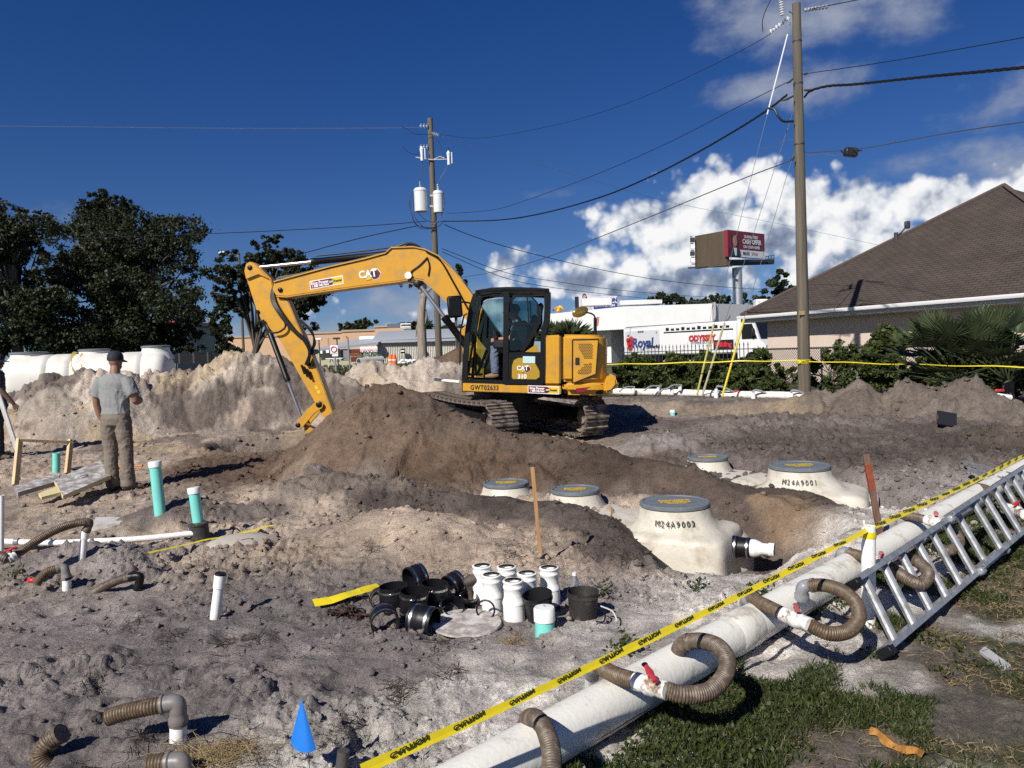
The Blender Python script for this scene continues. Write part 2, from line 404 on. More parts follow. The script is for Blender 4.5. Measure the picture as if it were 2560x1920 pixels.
# crest lines: points (px, py, metres ahead), slope, roundness of the crest, colour, spread of that colour
RIDGES = [
    ([(-260, 1010, 16), (-100, 1005, 16), (15, 990, 16), (105, 948, 16), (241, 932, 16), (300, 940, 16), (361, 946, 16.3), (430, 928, 16.8), (500, 916, 17), (560, 900, 17.3), (640, 891, 17.5), (700, 896, 17.5), (790, 922, 17.5), (873, 954, 17.5)], .80, .35, PALE, 2.2),
    ([(840, 962, 19.5), (880, 945, 19.5), (913, 912, 19.8), (1039, 907, 20), (1120, 905, 20), (1260, 930, 20)], .7, .5, PALE, 2.0),
    ([(1105, 885, 26), (1145, 862, 26), (1200, 868, 26)], .7, .4, BROWN, 2.0),
    ([(690, 1150, 11.9), (780, 1078, 11.6), (850, 1012, 11.4), (920, 974, 11.2), (975, 965, 11.2), (1040, 985, 11.1), (1110, 1012, 11.0), (1180, 1042, 10.8)], .76, .18, BROWN, 2.4),
    ([(1180, 1066, 10.8), (1300, 1086, 10.6), (1420, 1097, 10.3), (1520, 1122, 9.8)], .62, .2, (.125, .092, .070), 1.5),
    ([(1520, 1122, 9.8), (1600, 1140, 9.4), (1700, 1165, 9.0), (1800, 1205, 8.5), (1950, 1262, 7.9), (2080, 1312, 7.2)], .70, .15, (.088, .064, .050), .9),
    ([(1010, 1240, 8.5), (1150, 1236, 8.1), (1300, 1240, 7.85), (1420, 1262, 7.4), (1500, 1300, 7.0), (1580, 1365, 6.6), (1630, 1440, 6.2)], .52, .12, DARK, .8),
    ([(960, 1290, 6.9), (1040, 1288, 6.75), (1100, 1302, 6.55), (1170, 1335, 6.3), (1235, 1375, 6.0)], .36, .25, TAN, .9),
    ([(1811, 1010, 15), (1979, 996, 14.8), (2037, 980, 14.6), (2085, 988, 14.6), (2142, 958, 14.3), (2195, 984, 14.2)], .66, .1, (.36, .28, .185), 1.1),
    ([(2195, 984, 14.2), (2257, 956, 14), (2305, 970, 13.8), (2360, 962, 13.5), (2430, 950, 13.2), (2462, 974, 13), (2530, 1004, 12.7), (2700, 1060, 12.4)], .66, .1, (.175, .145, .122), 1.8),
    ([(1500, 1005, 16), (1640, 1003, 16), (1811, 1012, 15.4)], .35, .3, (.27, .215, .165), 1.5),
    ([(2480, 1070, 10.8), (2560, 1090, 10.6), (2700, 1100, 10.4)], .5, .2, YSAND, .8),
    ([(60, 1712, 4.05), (130, 1684, 4.1), (200, 1676, 4.1), (250, 1700, 4.0)], .55, .06, GREY, .5),
    ([(70, 1830, 3.5), (180, 1805, 3.55), (290, 1800, 3.5)], .5, .05, GREY, .5),
    ([(880, 1602, 4.4), (950, 1586, 4.35), (1020, 1590, 4.3), (1100, 1612, 4.25)], .34, .1, GREY, .4),
    ([(120, 1370, 6.5), (200, 1352, 6.45), (250, 1362, 6.4), (330, 1400, 6.1)], .5, .1, GREY, .5),
    ([(370, 1270, 7.9), (440, 1244, 8.0), (520, 1258, 8.1), (640, 1268, 8.2)], .5, .1, (.15, .125, .11), .5),
    ([(760, 1205, 9), (860, 1190, 9), (960, 1190, 9.2)], .35, .2, (.20, .165, .135), .7),
    ([(790, 1168, 9.6), (800, 1166, 9.6)], .6, .05, GREY, .2),
    ([(1540, 1125, 11.3), (1610, 1092, 11.4), (1680, 1095, 11.4)], .45, .15, GREY, .6),
    ([(2060, 1125, 10.6), (2200, 1108, 10.6), (2330, 1100, 10.7), (2480, 1104, 10.8)], .42, .3, (.105, .086, .076), 2.0),
    ([(1960, 1290, 7.75), (2030, 1300, 7.5), (2090, 1322, 7.15)], .6, .08, (.22, .155, .10), .34),
    ([(1850, 1455, 6.0), (1960, 1420, 6.1), (2080, 1390, 6.2)], .45, .06, WSAND, .3),
    ([(1080, 1180, 10.0), (1200, 1160, 9.9), (1330, 1170, 9.6)], .4, .2, BROWN, .6),
]
_RW = [([tuple(at(*p)) for p in r[0]],) + r[1:] for r in RIDGES]
# hollows: x, y, radius, floor height, slope
PITS = [(1.80, 7.05, .42, -.50, 1.1), (2.15, 6.75, .22, -.38, .8), (3.62, 8.55, .30, -.12, 1.0), (-4.3, 13.5, .7, -.12, 1.0), (-3.5, 13.6, .6, -.25, 1.3), (-4.75, 5.65, .25, -.10, .7)]
TRENCH = [([(3.88, 8.30, -.10), (3.72, 7.75, .06), (3.55, 7.3, .2)], .34, -.14, .9), ([(2.05, 7.15, -.42), (1.80, 6.65, -.24), (1.60, 6.05, -.03), (1.48, 5.5, .14)], .40, -.14, .9), ([(1.75, 7.40, 0), (1.57, 7.56, 0), (1.15, 7.95, .0), (.66, 8.40, .11), (-.2, 9.1, .13)], .42, -.14, 1.1), ([(3.45, 8.8, 0), (3.33, 8.95, 0), (2.95, 9.4, .05), (2.45, 10.0, .14)], .42, -.05, 1.0)]   # line, half width, floor, slope
LUMPS = [(-2.45, 4.05, .55, .09), (-1.75, 3.95, .4, .07), (-2.0, 3.5, .5, .06), (-2.1, 6.4, .8, .06), (-1.0, 7.6, .8, .06), (2.6, 6.1, .7, .06), (2.6, 11.2, 1.6, .09), (3.6, 10.3, 1.5, .09), (5.5, 10.2, 2.0, .10), (4.5, 12.5, 1.8, .10), (6.5, 13.5, 2.5, .10), (8.5, 13, 2.5, .10), (-2.1, 11.1, 1.1, .07), (-1.2, 10.8, .9, .06), (-2.6, 9.2, .9, .08), (0, 9.7, 1.2, .08), (.3, 7.0, .7, .05)]   # rough lumpy places: x, y, radius, height
def seg(x, y, pts):
    """distance to a crest line, and the height of the crest there"""
    best = np.full_like(x, 1e9); z = np.zeros_like(x)
    for (a, b) in zip(pts[:-1], pts[1:]):
        dx, dy = b[0] - a[0], b[1] - a[1]; L = dx * dx + dy * dy + 1e-9
        t = np.clip(((x - a[0]) * dx + (y - a[1]) * dy) / L, 0, 1)
        r_ = np.hypot(x - a[0] - t * dx, y - a[1] - t * dy); k = r_ < best
        best = np.where(k, r_, best); z = np.where(k, a[2] + t * (b[2] - a[2]), z)
    return best, z
PIPE_A, PIPE_B = V(-.62, 2.30, .10), V(6.2, 9.13, .12)       # axis of the big header pipe in front
_pd = (PIPE_B - PIPE_A).normalized()
def pipe_side(x, y):                                        # metres to the right of the header pipe
    return (x - PIPE_A.x) * _pd.y - (y - PIPE_A.y) * _pd.x
def height(x, y, fine=True):
    x = np.asarray(x, float); y = np.asarray(y, float)
    wx = x + .22 * (fbm(x, y, .9, 3, 5) - .5) * np.clip(y / 6, .2, 1.5); wy = y + .22 * (fbm(x, y, .9, 3, 9) - .5) * np.clip(y / 6, .2, 1.5)
    z = .28 * sstep(9, 15, y) + .05 * (fbm(x, y, .45, 3, 1) - .5) * sstep(1, 3, y)
    z = z + .10 * sstep(.5, 2.5, x - .9) * sstep(7.2, 9.5, y) * (1 - sstep(13, 16, y))
    for (pts, k, c, col, sp) in _RW:
        x0 = min(p[0] for p in pts) - 4; x1 = max(p[0] for p in pts) + 4; y0 = min(p[1] for p in pts) - 4; y1 = max(p[1] for p in pts) + 4
        r_, zc = seg(wx, wy, pts)
        cand = zc - k * (np.sqrt(r_ * r_ + c * c) - c)
        d = cand - z; w = .06 + .12 * c                     # smooth maximum
        h_ = np.clip(.5 + .5 * d / w, 0, 1); z = z * (1 - h_) + cand * h_ + w * .5 * h_ * (1 - h_)
    for (px, py, rad, zf, k) in PITS:
        r_ = np.hypot(wx - px, wy - py); cand = zf + k * np.maximum(0, r_ - rad)
        d = z - cand; w = .10; h_ = np.clip(.5 + .5 * d / w, 0, 1); z = z * (1 - h_) + cand * h_ - w * .5 * h_ * (1 - h_)
    for (pts, rad, zf, k) in TRENCH:
        r_, zc = seg(wx, wy, pts); cand = zc + zf + k * np.maximum(0, r_ - rad)
        d = z - cand; w = .08; h_ = np.clip(.5 + .5 * d / w, 0, 1); z = z * (1 - h_) + cand * h_ - w * .5 * h_ * (1 - h_)
    site = 1 - sstep(21, 25, y)
    lawn = sstep(-.05, .3, pipe_side(x, y)) * (1 - sstep(5.5, 8.5, y))
    rough = site * (1 - .5 * lawn)
    # cut scarps on the big heap, then clods and footprints
    hp = sstep(.6, 1.3, z) * sstep(12, 14, y)
    z = z - hp * rough * (.54 * (fbm(x, y, 1.4, 5, 21, .58, True) - .66) + .20 * (fbm(x, y, 4.5, 4, 23, .62, True) - .6))
    z = z + rough * (.055 * (fbm(x, y, 2.6, 4, 31, .55) - .5) * np.clip(y / 5, .7, 2.6))
    if fine:
        m = fbm(x, y, .8, 3, 77); m2 = fbm(x, y, 2.1, 3, 79)
        z = z + rough * (.036 * (fbm(x, y, 7, 6, 41, .6, True) - .62) * (.35 + 1.2 * m))
        z = z + rough * .030 * np.maximum(0, fbm(x, y, 17, 4, 51, .6) - .52) * 4 * sstep(.35, .62, m)
        # soft dents, like old footprints
        d, rid = worley(x + .08 * (m2 - .5), y, 2.9, 15); z = z - rough * .045 * np.clip(1 - (d / (.22 + .2 * rid)) ** 2, 0, 1) ** 1.5 * (rid > .45) * (1 - sstep(7, 10, y))
        near = np.zeros_like(x)
        for (lx, ly, lr, la) in LUMPS: near = np.maximum(near, la * (1 - sstep(.4, 1, np.hypot(x - lx, y - ly) / lr)))
        if near.max() > 0:
            k = near > 0; xk, yk = x[k], y[k]; ux = fbm(xk, yk, 6, 3, 61) - .5; uy = fbm(xk, yk, 6, 3, 67) - .5
            dd, rr_ = worley(xk + .16 * ux, yk + .16 * uy, 5.5, 31); z[k] += near[k] * (np.clip(1.1 - dd / (.40 + .3 * rr_), 0, .75) * (.25 + .9 * rr_) + .9 * (fbm(xk, yk, 9, 4, 71, .6, True) - .55))
        # clods: broken lumps, thick in some places and bare in others
        qx = x + .05 * (fbm(x, y, 9, 2, 87) - .5); qy = y + .05 * (fbm(x, y, 9, 2, 89) - .5)
        for f, amp, lo, hi, sd in ((5.5, .055, .56, .70, 3), (11, .030, .50, .64, 5), (23, .013, .44, .60, 8)):
            d, rid = worley(qx, qy, f, sd); r0 = .22 + .28 * rid
            lump = np.sqrt(np.clip(1 - (d / r0) ** 2, 0, 1)) * (.4 + .6 * rid) * (rid > .35)
            z = z + rough * amp * lump * sstep(lo, hi, .6 * m2 + .4 * m)
    return z
def gz(x, y): return float(height(np.array([x]), np.array([y]))[0])
_DS = np.concatenate([np.arange(1.6, 14, .02), np.arange(14, 60, .1)])
def G(px, py):
    """where the line of sight meets the ground"""
    v = ray(px, py); x = v.x / v.y * _DS; zr = EYE + v.z / v.y * _DS; b = zr < height(x, _DS)
    i = int(np.argmax(b)) if b.any() else len(_DS) - 1
    return V(x[i], _DS[i], gz(x[i], _DS[i]))
def onground(x, y, dz=0.0): return V(x, y, gz(x, y) + dz)
BARE = [(tuple(G(px, py))[:2], r_) for (px, py, r_) in ((1960, 1640, .42), (2080, 1600, .35), (2200, 1690, .30), (2230, 1500, .35), (2330, 1420, .35), (2420, 1560, .25), (1480, 1850, .25))]
MUD = [(tuple(G(px, py))[:2], r_) for (px, py, r_) in ((2490, 1800, .36),)]
def spots(x, y, S_):
    w = np.zeros_like(x)
    for ((a, b), r_) in S_: w = np.maximum(w, 1 - sstep(.35, 1.1, np.hypot(x - a, y - b) / r_ + .9 * (fbm(x, y, 3.5, 4, 19) - .5)))
    return w
def soil(x, y, z):
    n1 = fbm(x, y, .55, 4, 3); n2 = fbm(x, y, 1.7, 4, 15); n3 = fbm(x, y, 5, 4, 25)
    def C(c): return np.array(c)[None, :]
    col = np.repeat(C(GREY), len(x), 0)
    def mixin(c, w):
        nonlocal col; col = col + (C(c) - col) * np.clip(w, 0, 1)[:, None]
    # lighter dry sand through the middle of the site
    mixin(TAN, sstep(5.0, 6.8, y + 1.6 * (n1 - .5)) * (1 - sstep(1.0, 2.6, x)) * (.55 + .45 * sstep(.3, .7, n2)))
    mixin((.165, .134, .114), sstep(8.2, 10, y) * sstep(.8, 2.2, x) * .8)
    mixin((.24, .195, .16), sstep(.55, .7, n1) * .4 * (1 - sstep(4, 5, y)))
    for (pts, k, c, cc, sp) in _RW:
        r_, zc = seg(x + .35 * (n1 - .5), y + .6 * (n2 - .5), pts); mixin(cc, (1 - sstep(.45 * sp, sp, r_ + sp * .7 * (n2 - .5))) * .92)
    hp = sstep(12, 13.5, y) * (1 - sstep(18.5, 20, y)) * (1 - sstep(-1.5, 0, x))
    mixin(YSAND, hp * sstep(.56, .66, fbm(x, y, .8, 3, 61)) * .6); mixin((.135, .108, .094), hp * sstep(.51, .62, fbm(x + 9, y, 1.2, 5, 65)) * .8)
    mixin((.085, .070, .064), sstep(-5.6, -4.4, x) * (1 - sstep(-2.9, -2.2, x)) * sstep(12.6, 13.1, y) * (1 - sstep(14.2, 15.2, y)) * .9)
    # white sand beside and under the header pipe
    ps = pipe_side(x, y)
    mixin(WSAND, sstep(-1.45, -.55, ps + .8 * (n2 - .5)) * (1 - sstep(.0, .9, ps + .9 * (n3 - .5))) * (1 - sstep(7, 9, y)) * (.62 + .38 * sstep(.35, .6, n3)))
    lawn = sstep(.15, .6, ps + .5 * (n2 - .5)) * (1 - sstep(6.5, 9, y))
    mixin((.145, .122, .094), lawn * .85); mixin((.060, .066, .030), lawn * sstep(.42, .58, n2) * .85); mixin(WSAND, lawn * sstep(.60, .70, n2 + .12 * (n3 - .5)) * .8 * (1 - sstep(2.2, 3, ps)))
    mixin(WSAND, spots(x, y, BARE) * (.55 + .45 * sstep(.4, .6, n3))); mixin((.14, .12, .105), spots(x, y, MUD) * .8)
    # weedy field beyond the site
    fld = sstep(21, 24, y + 2 * (n1 - .5)); mixin((.072, .078, .032), fld); mixin((.20, .165, .09), fld * sstep(.5, .65, n1) * .6)
    mixin((.11, .11, .11), sstep(55, 58, y) * .6)
    r_, zc = seg(x, y, _RW[2][0]); mixin(BROWN, 1 - sstep(1.6, 2.6, r_))
    dry = (.80 + .42 * n3) * (.84 + .34 * sstep(.35, .62, fbm(x, y, 1.1, 4, 111)))
    return np.clip(col * dry[:, None], .02, .8)
_ys = [1.2]
while _ys[-1] < 22: _ys.append(_ys[-1] * 1.0054)
while _ys[-1] < 2500: _ys.append(_ys[-1] * 1.035)
_ys = [-60, -20, -8, -3, -1, 0, .6, .95] + _ys
NU = 790
gy = np.array(_ys); gu = np.linspace(-1, 1, NU)
hw = np.where(gy >= 1.2, .86 * gy + 1.5, 2.53 + (1.2 - gy) * 2)
GX = gu[None, :] * hw[:, None]; GY = np.repeat(gy[:, None], NU, 1)
gxf, gyf = GX.ravel(), GY.ravel(); gzf = height(gxf, gyf)
def grid_mesh(name, X, Y, Z, nr, nc):
    me = bpy.data.meshes.new(name); n = nr * nc; me.vertices.add(n)
    me.vertices.foreach_set('co', np.stack([X, Y, Z], 1).astype(np.float32).ravel())
    i = (np.arange(nr - 1)[:, None] * nc + np.arange(nc - 1)[None, :]).ravel()
    q = np.stack([i, i + 1, i + nc + 1, i + nc], 1).astype(np.int32)
    me.loops.add(q.size); me.polygons.add(len(q)); me.loops.foreach_set('vertex_index', q.ravel())
    me.polygons.foreach_set('loop_start', (np.arange(len(q)) * 4).astype(np.int32)); me.update(); me.validate(); me.shade_smooth(); return me
gme = grid_mesh('ground', gxf, gyf, gzf, len(gy), NU)
ca = gme.color_attributes.new('soil', 'FLOAT_COLOR', 'POINT')
sc_ = soil(gxf, gyf, gzf); ca.data.foreach_set('color', np.concatenate([sc_, np.ones((len(sc_), 1))], 1).astype(np.float32).ravel())
gm = bpy.data.materials.new('soil'); gm.use_nodes = True; t = gm.node_tree; b = t.nodes['Principled BSDF']
b.inputs['Roughness'].default_value = .95; b.inputs['Specular IOR Level'].default_value = .15
an = t.nodes.new('ShaderNodeAttribute'); an.attribute_name = 'soil'; tcg = t.nodes.new('ShaderNodeTexCoord')
def gn(sc, det, rough=.65):
    n = t.nodes.new('ShaderNodeTexNoise'); n.inputs['Scale'].default_value = sc; n.inputs['Detail'].default_value = det; n.inputs['Roughness'].default_value = rough
    t.links.new(tcg.outputs['Object'], n.inputs['Vector']); return n.outputs[0]
def gmr(src, a, b_, c, d):
    n = t.nodes.new('ShaderNodeMapRange'); t.links.new(src, n.inputs[0])
    for i, v in enumerate((a, b_, c, d)): n.inputs[i + 1].default_value = v
    return n.outputs[0]
def gmix(fac, a, b_, mode='MIX'):
    n = t.nodes.new('ShaderNodeMix'); n.data_type = 'RGBA'; n.blend_type = mode
    for i, v in ((0, fac), (6, a), (7, b_)):
        if isinstance(v, (int, float)): n.inputs[i].default_value = v
        elif isinstance(v, tuple): n.inputs[i].default_value = v
        else: t.links.new(v, n.inputs[i])
    return n.outputs[2]
n_mid = gn(9, 8); n_fine = gn(70, 6, .7); n_grain = gn(260, 3)
v1 = gmr(n_mid, .3, .7, .74, 1.24); v2 = gmr(n_fine, .32, .68, .66, 1.30)
mul = t.nodes.new('ShaderNodeMath'); mul.operation = 'MULTIPLY'; t.links.new(v1, mul.inputs[0]); t.links.new(v2, mul.inputs[1])
cmb = t.nodes.new('ShaderNodeCombineColor')
for i in range(3): t.links.new(mul.outputs[0], cmb.inputs[i])
c1 = gmix(1.0, an.outputs['Color'], cmb.outputs[0], 'MULTIPLY')
vo = t.nodes.new('ShaderNodeTexVoronoi'); vo.inputs['Scale'].default_value = 34; t.links.new(tcg.outputs['Object'], vo.inputs['Vector'])
spk = gmr(vo.outputs['Distance'], .10, .14, 1, 0); sel = gmr(gn(13, 4), .60, .66, 0, 1)
mm = t.nodes.new('ShaderNodeMath'); mm.operation = 'MULTIPLY'; t.links.new(spk, mm.inputs[0]); t.links.new(sel, mm.inputs[1])
c2 = gmix(mm.outputs[0], c1, (.52, .47, .42, 1))
t.links.new(c2, b.inputs['Base Color'])
bp1 = t.nodes.new('ShaderNodeBump'); bp1.inputs['Strength'].default_value = 1; bp1.inputs['Distance'].default_value = .055; t.links.new(n_mid, bp1.inputs['Height'])
bp2 = t.nodes.new('ShaderNodeBump'); bp2.inputs['Strength'].default_value = 1; bp2.inputs['Distance'].default_value = .018; t.links.new(n_fine, bp2.inputs['Height']); t.links.new(bp1.outputs[0], bp2.inputs['Normal'])
bp3 = t.nodes.new('ShaderNodeBump'); bp3.inputs['Strength'].default_value = .5; bp3.inputs['Distance'].default_value = .004; t.links.new(n_grain, bp3.inputs['Height']); t.links.new(bp2.outputs[0], bp3.inputs['Normal'])
t.links.new(bp3.outputs[0], b.inputs['Normal'])
gme.materials.append(gm)
ground = link('ground', gme); tag(ground, 'churned grey and tan sandy soil heaped in mounds across the building site', 'ground', kind='structure')
# ------------------------------------------------------------------ foliage
def leaf_mesh(name, P, size, mt, seed, elong=1.6, droop=0.0, D=None):
    """one small four-cornered leaf at each point; D: leaf direction (else any)"""
    g = np.random.default_rng(seed); n = len(P); P = np.asarray(P, float)
    d = g.normal(size=(n, 3)) if D is None else np.asarray(D) + g.normal(size=(n, 3)) * .35
    d[:, 2] -= droop; d /= np.linalg.norm(d, axis=1)[:, None]
    q = g.normal(size=(n, 3)); w = np.cross(d, q); w /= np.linalg.norm(w, axis=1)[:, None] + 1e-9
    s = size * g.uniform(.55, 1.3, n)[:, None]
    a = P - d * s * elong * .5; b_ = P + w * s * .5; c = P + d * s * elong * .5; e = P - w * s * .5
    co = np.stack([a, b_, c, e], 1).reshape(-1, 3)
    me = bpy.data.meshes.new(name); me.vertices.add(4 * n); me.vertices.foreach_set('co', co.astype(np.float32).ravel())
    me.loops.add(4 * n); me.polygons.add(n); me.loops.foreach_set('vertex_index', np.arange(4 * n, dtype=np.int32)); me.polygons.foreach_set('loop_start', (np.arange(n) * 4).astype(np.int32))
    me.update(); me.materials.append(mt); return me
def leafmat(name, c, c2, tr=.25):
    if name in MATS: return MATS[name]
    m = bpy.data.materials.new(name); m.use_nodes = True; t = m.node_tree; b = t.nodes['Principled BSDF']; b.inputs['Roughness'].default_value = .55; b.inputs['Specular IOR Level'].default_value = .3
    ge = t.nodes.new('ShaderNodeNewGeometry'); r_ = t.nodes.new('ShaderNodeValToRGB'); t.links.new(ge.outputs['Random Per Island'], r_.inputs[0])
    e = r_.color_ramp.elements; e[0].color = tuple(c) + (1,); e[1].color = tuple(c2) + (1,); t.links.new(r_.outputs[0], b.inputs['Base Color'])
    tl = t.nodes.new('ShaderNodeBsdfTranslucent'); t.links.new(r_.outputs[0], tl.inputs[0]); mx_ = t.nodes.new('ShaderNodeMixShader'); mx_.inputs[0].default_value = tr
    t.links.new(b.outputs[0], mx_.inputs[1]); t.links.new(tl.outputs[0], mx_.inputs[2]); t.links.new(mx_.outputs[0], t.nodes['Material Output'].inputs[0])
    MATS[name] = m; return m
L_OAK = leafmat('leaf_oak', (.014, .020, .009), (.042, .050, .020)); L_PINE = leafmat('leaf_pine', (.012, .017, .009), (.030, .037, .017))
L_BUSH = leafmat('leaf_bush', (.026, .044, .012), (.085, .105, .030)); L_FAR = leafmat('leaf_far', (.020, .030, .014), (.042, .055, .022))
L_PALM = leafmat('leaf_palm', (.030, .048, .019), (.075, .098, .042)); L_DRY = leafmat('leaf_dry', (.09, .06, .03), (.18, .13, .07))
BARK = mat('bark', (.085, .070, .055), .9, var=.3, scale=6, stretch=(2, 2, .3), bump=.5, bscale=14)
BARKG = mat('bark_grey', (.25, .21, .17), .9, var=.3, scale=6, stretch=(2, 2, .3), bump=.4, bscale=14)
def crown_points(blobs, n, g, hollow=.45):
    """points in clumps through the volume of some ellipsoids ((centre, radii))"""
    vol = np.array([b[1][0] * b[1][1] * b[1][2] for b in blobs]); cnt = np.maximum(1, (n * vol / vol.sum()).astype(int)); out = []
    for (c, r_), k in zip(blobs, cnt):
        nc = max(3, k // 55); d = g.normal(size=(nc, 3)); d /= np.linalg.norm(d, axis=1)[:, None]
        rad = (hollow + (1 - hollow) * g.random(nc)) ** .6
        cc = np.array(c)[None] + d * rad[:, None] * np.array(r_)[None]
        i = g.integers(0, nc, k); sp = .13 * np.mean(r_)
        out.append(cc[i] + g.normal(size=(k, 3)) * sp * np.array([1, 1, .8]))
    return np.concatenate(out)
def tree(name, label, base, trunk_r, blobs, n, leaf, size, group=None, bark=BARK, cat='tree', seed=1, branches=10, elong=1.7, lean=None, crown='crown'):
    """blobs: list of (px, py, d, half width px, half height px)"""
    base = Vector(base); g = np.random.default_rng(seed); rr = random.Random(seed)
    bl = []
    for (px, py, d, hx, hy) in blobs:
        k = d / FPX
        if d > 30 and hx > 24:                   # break a big mass into uneven boughs
            for j in range(9):
                a_ = rr.uniform(0, 6.283); r1 = rr.uniform(.15, .95); s_ = rr.uniform(.34, .62)
                bl.append((tuple(at(px + math.cos(a_) * r1 * hx, py + math.sin(a_) * r1 * hy, d + rr.uniform(-.8, .8) * hx * k)), (hx * k * s_ * 1.15, hx * k * s_, max(hy, .6 * hx) * k * s_ * .8)))
        else: bl.append((tuple(at(px, py, d)), (hx * k, hx * k * .85, hy * k)))
    o = thing(name, label, cat, base, 0, group)
    tops = [Vector(b_[0]) for b_ in bl]; top = max(tops, key=lambda p: p.z); mid = sum(tops, V(0, 0, 0)) / len(tops)
    m = MB(); fork = base + (mid - base) * .45; fork.x = base.x + (mid.x - base.x) * .25
    m.tube(spline([base - V(0, 0, .3), base + (fork - base) * .5 + V(rr.uniform(-.1, .1), 0, 0), fork, fork + (mid - fork) * .6, mid + (top - mid) * .5]), list(np.linspace(trunk_r, trunk_r * .22, 33)), 8)
    m.build('trunk', bark, o)
    m = MB()
    for i in range(branches):
        c, r_ = bl[i % len(bl)]; c = Vector(c)
        e = c + V(rr.uniform(-.8, .8) * r_[0], rr.uniform(-.8, .8) * r_[1], rr.uniform(-.6, .8) * r_[2])
        s = base + (fork - base) * rr.uniform(.7, 1.0) if rr.random() < .6 else fork + (mid - fork) * rr.uniform(0, .6)
        k = (s + e) / 2 + V(rr.uniform(-.2, .2), rr.uniform(-.2, .2), .12 * (e - s).length)
        m.tube(spline([s, k, e], 5), list(np.linspace(trunk_r * .36, .012, 11)), 6)
    m.build('limbs', bark, o)
    P = crown_points(bl, n, g) - np.array(base)[None]
    link(crown, leaf_mesh('crown', P, size, leaf, seed, elong), o)
    return o
def q(*a): return tuple(v * 1.15732 for v in a)          # a spot measured on the 2212 px copy of the photograph
def blobsq(*b): return [(x * 1.15732, y * 1.15732, d, w * 1.15732, h_ * 1.15732) for (x, y, d, w, h_) in b]
ZF = .28
def gb(px, d): p = at(px * 1.15732, 900, d); return V(p.x, d, ZF)
tree('oak_tree', 'large spreading oak with dark foliage behind the cream tank', gb(300, 42), .42, blobsq((240, 560, 42, 120, 80), (330, 560, 41, 95, 80), (170, 620, 42, 70, 90), (300, 650, 40, 130, 75), (400, 650, 42, 55, 60), (270, 500, 43, 70, 50), (240, 720, 41, 140, 45), (390, 720, 41, 70, 45), (360, 510, 43, 45, 35)), 85000, L_OAK, .105, seed=3, branches=26)
tree('oak_tree', 'dark evergreen oak cut by the left edge of the picture', gb(40, 38), .38, blobsq((30, 500, 38, 75, 55), (-40, 540, 38, 90, 90), (60, 590, 38, 70, 70), (20, 660, 37, 100, 70), (-30, 720, 37, 110, 50), (90, 700, 37, 50, 60), (5, 455, 38.5, 26, 26), (80, 470, 38.5, 22, 24)), 58000, L_OAK, .105, seed=5, branches=22)
tree('pine_tree', 'tall feathery dark pine rising above the oak', gb(225, 52), .35, blobsq((215, 470, 52, 62, 40), (240, 450, 52, 48, 36), (225, 430, 52, 26, 24), (170, 490, 52, 30, 26), (275, 480, 52, 26, 30), (190, 560, 52, 50, 40)), 30000, L_PINE, .10, seed=8, branches=14, elong=2.6)
tree('slim_tree', 'open slim tree with ivy dark trunk behind the digger arm', gb(542, 36), .17, blobsq((500, 580, 36, 50, 40), (575, 550, 36, 50, 36), (630, 610, 36, 60, 45), (670, 665, 36, 45, 45), (520, 640, 36, 55, 40), (480, 690, 36, 35, 36), (600, 690, 36, 40, 30), (585, 520, 36, 28, 14), (650, 635, 36, 48, 40), (610, 575, 36, 50, 34)), 40000, L_OAK, .095, seed=12, branches=24)
tree('cedar_shrub', 'dark bushy cedar beside the slim tree trunk', gb(485, 34), .10, blobsq((485, 745, 34, 26, 30), (500, 760, 34, 34, 20), (478, 720, 34, 14, 18)), 2600, L_PINE, .13, seed=14, branches=4, cat='shrub')
for i, (lab, blobs, dd, n) in enumerate((
        ('low dark far tree left of the tan store roofline', ((755, 705, 150, 30, 12), (735, 712, 150, 16, 10), (790, 702, 150, 24, 10)), 150, 1500),
        ('rounded far tree behind the stacked store sign', ((880, 705, 160, 26, 14), (905, 712, 160, 20, 12)), 160, 900),
        ('far tree beside the light bare trunk', ((955, 725, 120, 34, 26), (985, 715, 120, 26, 22), (930, 740, 120, 22, 18)), 120, 1800),
        ('dark tree above the white flat roof, leftmost of the row', ((1430, 650, 150, 26, 20), (1462, 652, 150, 22, 17), (1480, 660, 150, 24, 12)), 150, 1800),
        ('dark tree behind the billboard post', ((1535, 660, 150, 34, 22), (1565, 655, 150, 34, 22), (1600, 665, 150, 40, 30), (1560, 690, 150, 60, 26)), 150, 3200),
        ('dark tree between billboard post and brown roof', ((1640, 655, 150, 34, 26), (1665, 660, 150, 34, 30), (1640, 690, 150, 50, 26), (1700, 660, 150, 40, 30)), 150, 2800),
        ('tall far pine above the brown roof', ((1685, 605, 140, 18, 18), (1672, 620, 140, 20, 16), (1700, 620, 140, 14, 14), (1685, 640, 140, 24, 16)), 140, 2000))):
    tree('far_tree', lab, gb(blobs[0][0], dd), .3, blobsq(*blobs), n, L_FAR, .55, 'trees on the skyline', seed=20 + i, branches=5)
tree('small_tree', 'small leafy tree top showing above the digger boom', gb(985, 50), .10, blobsq((990, 585, 50, 14, 16), (1000, 610, 50, 12, 12), (978, 606, 50, 9, 10)), 700, L_OAK, .16, seed=33, branches=5)
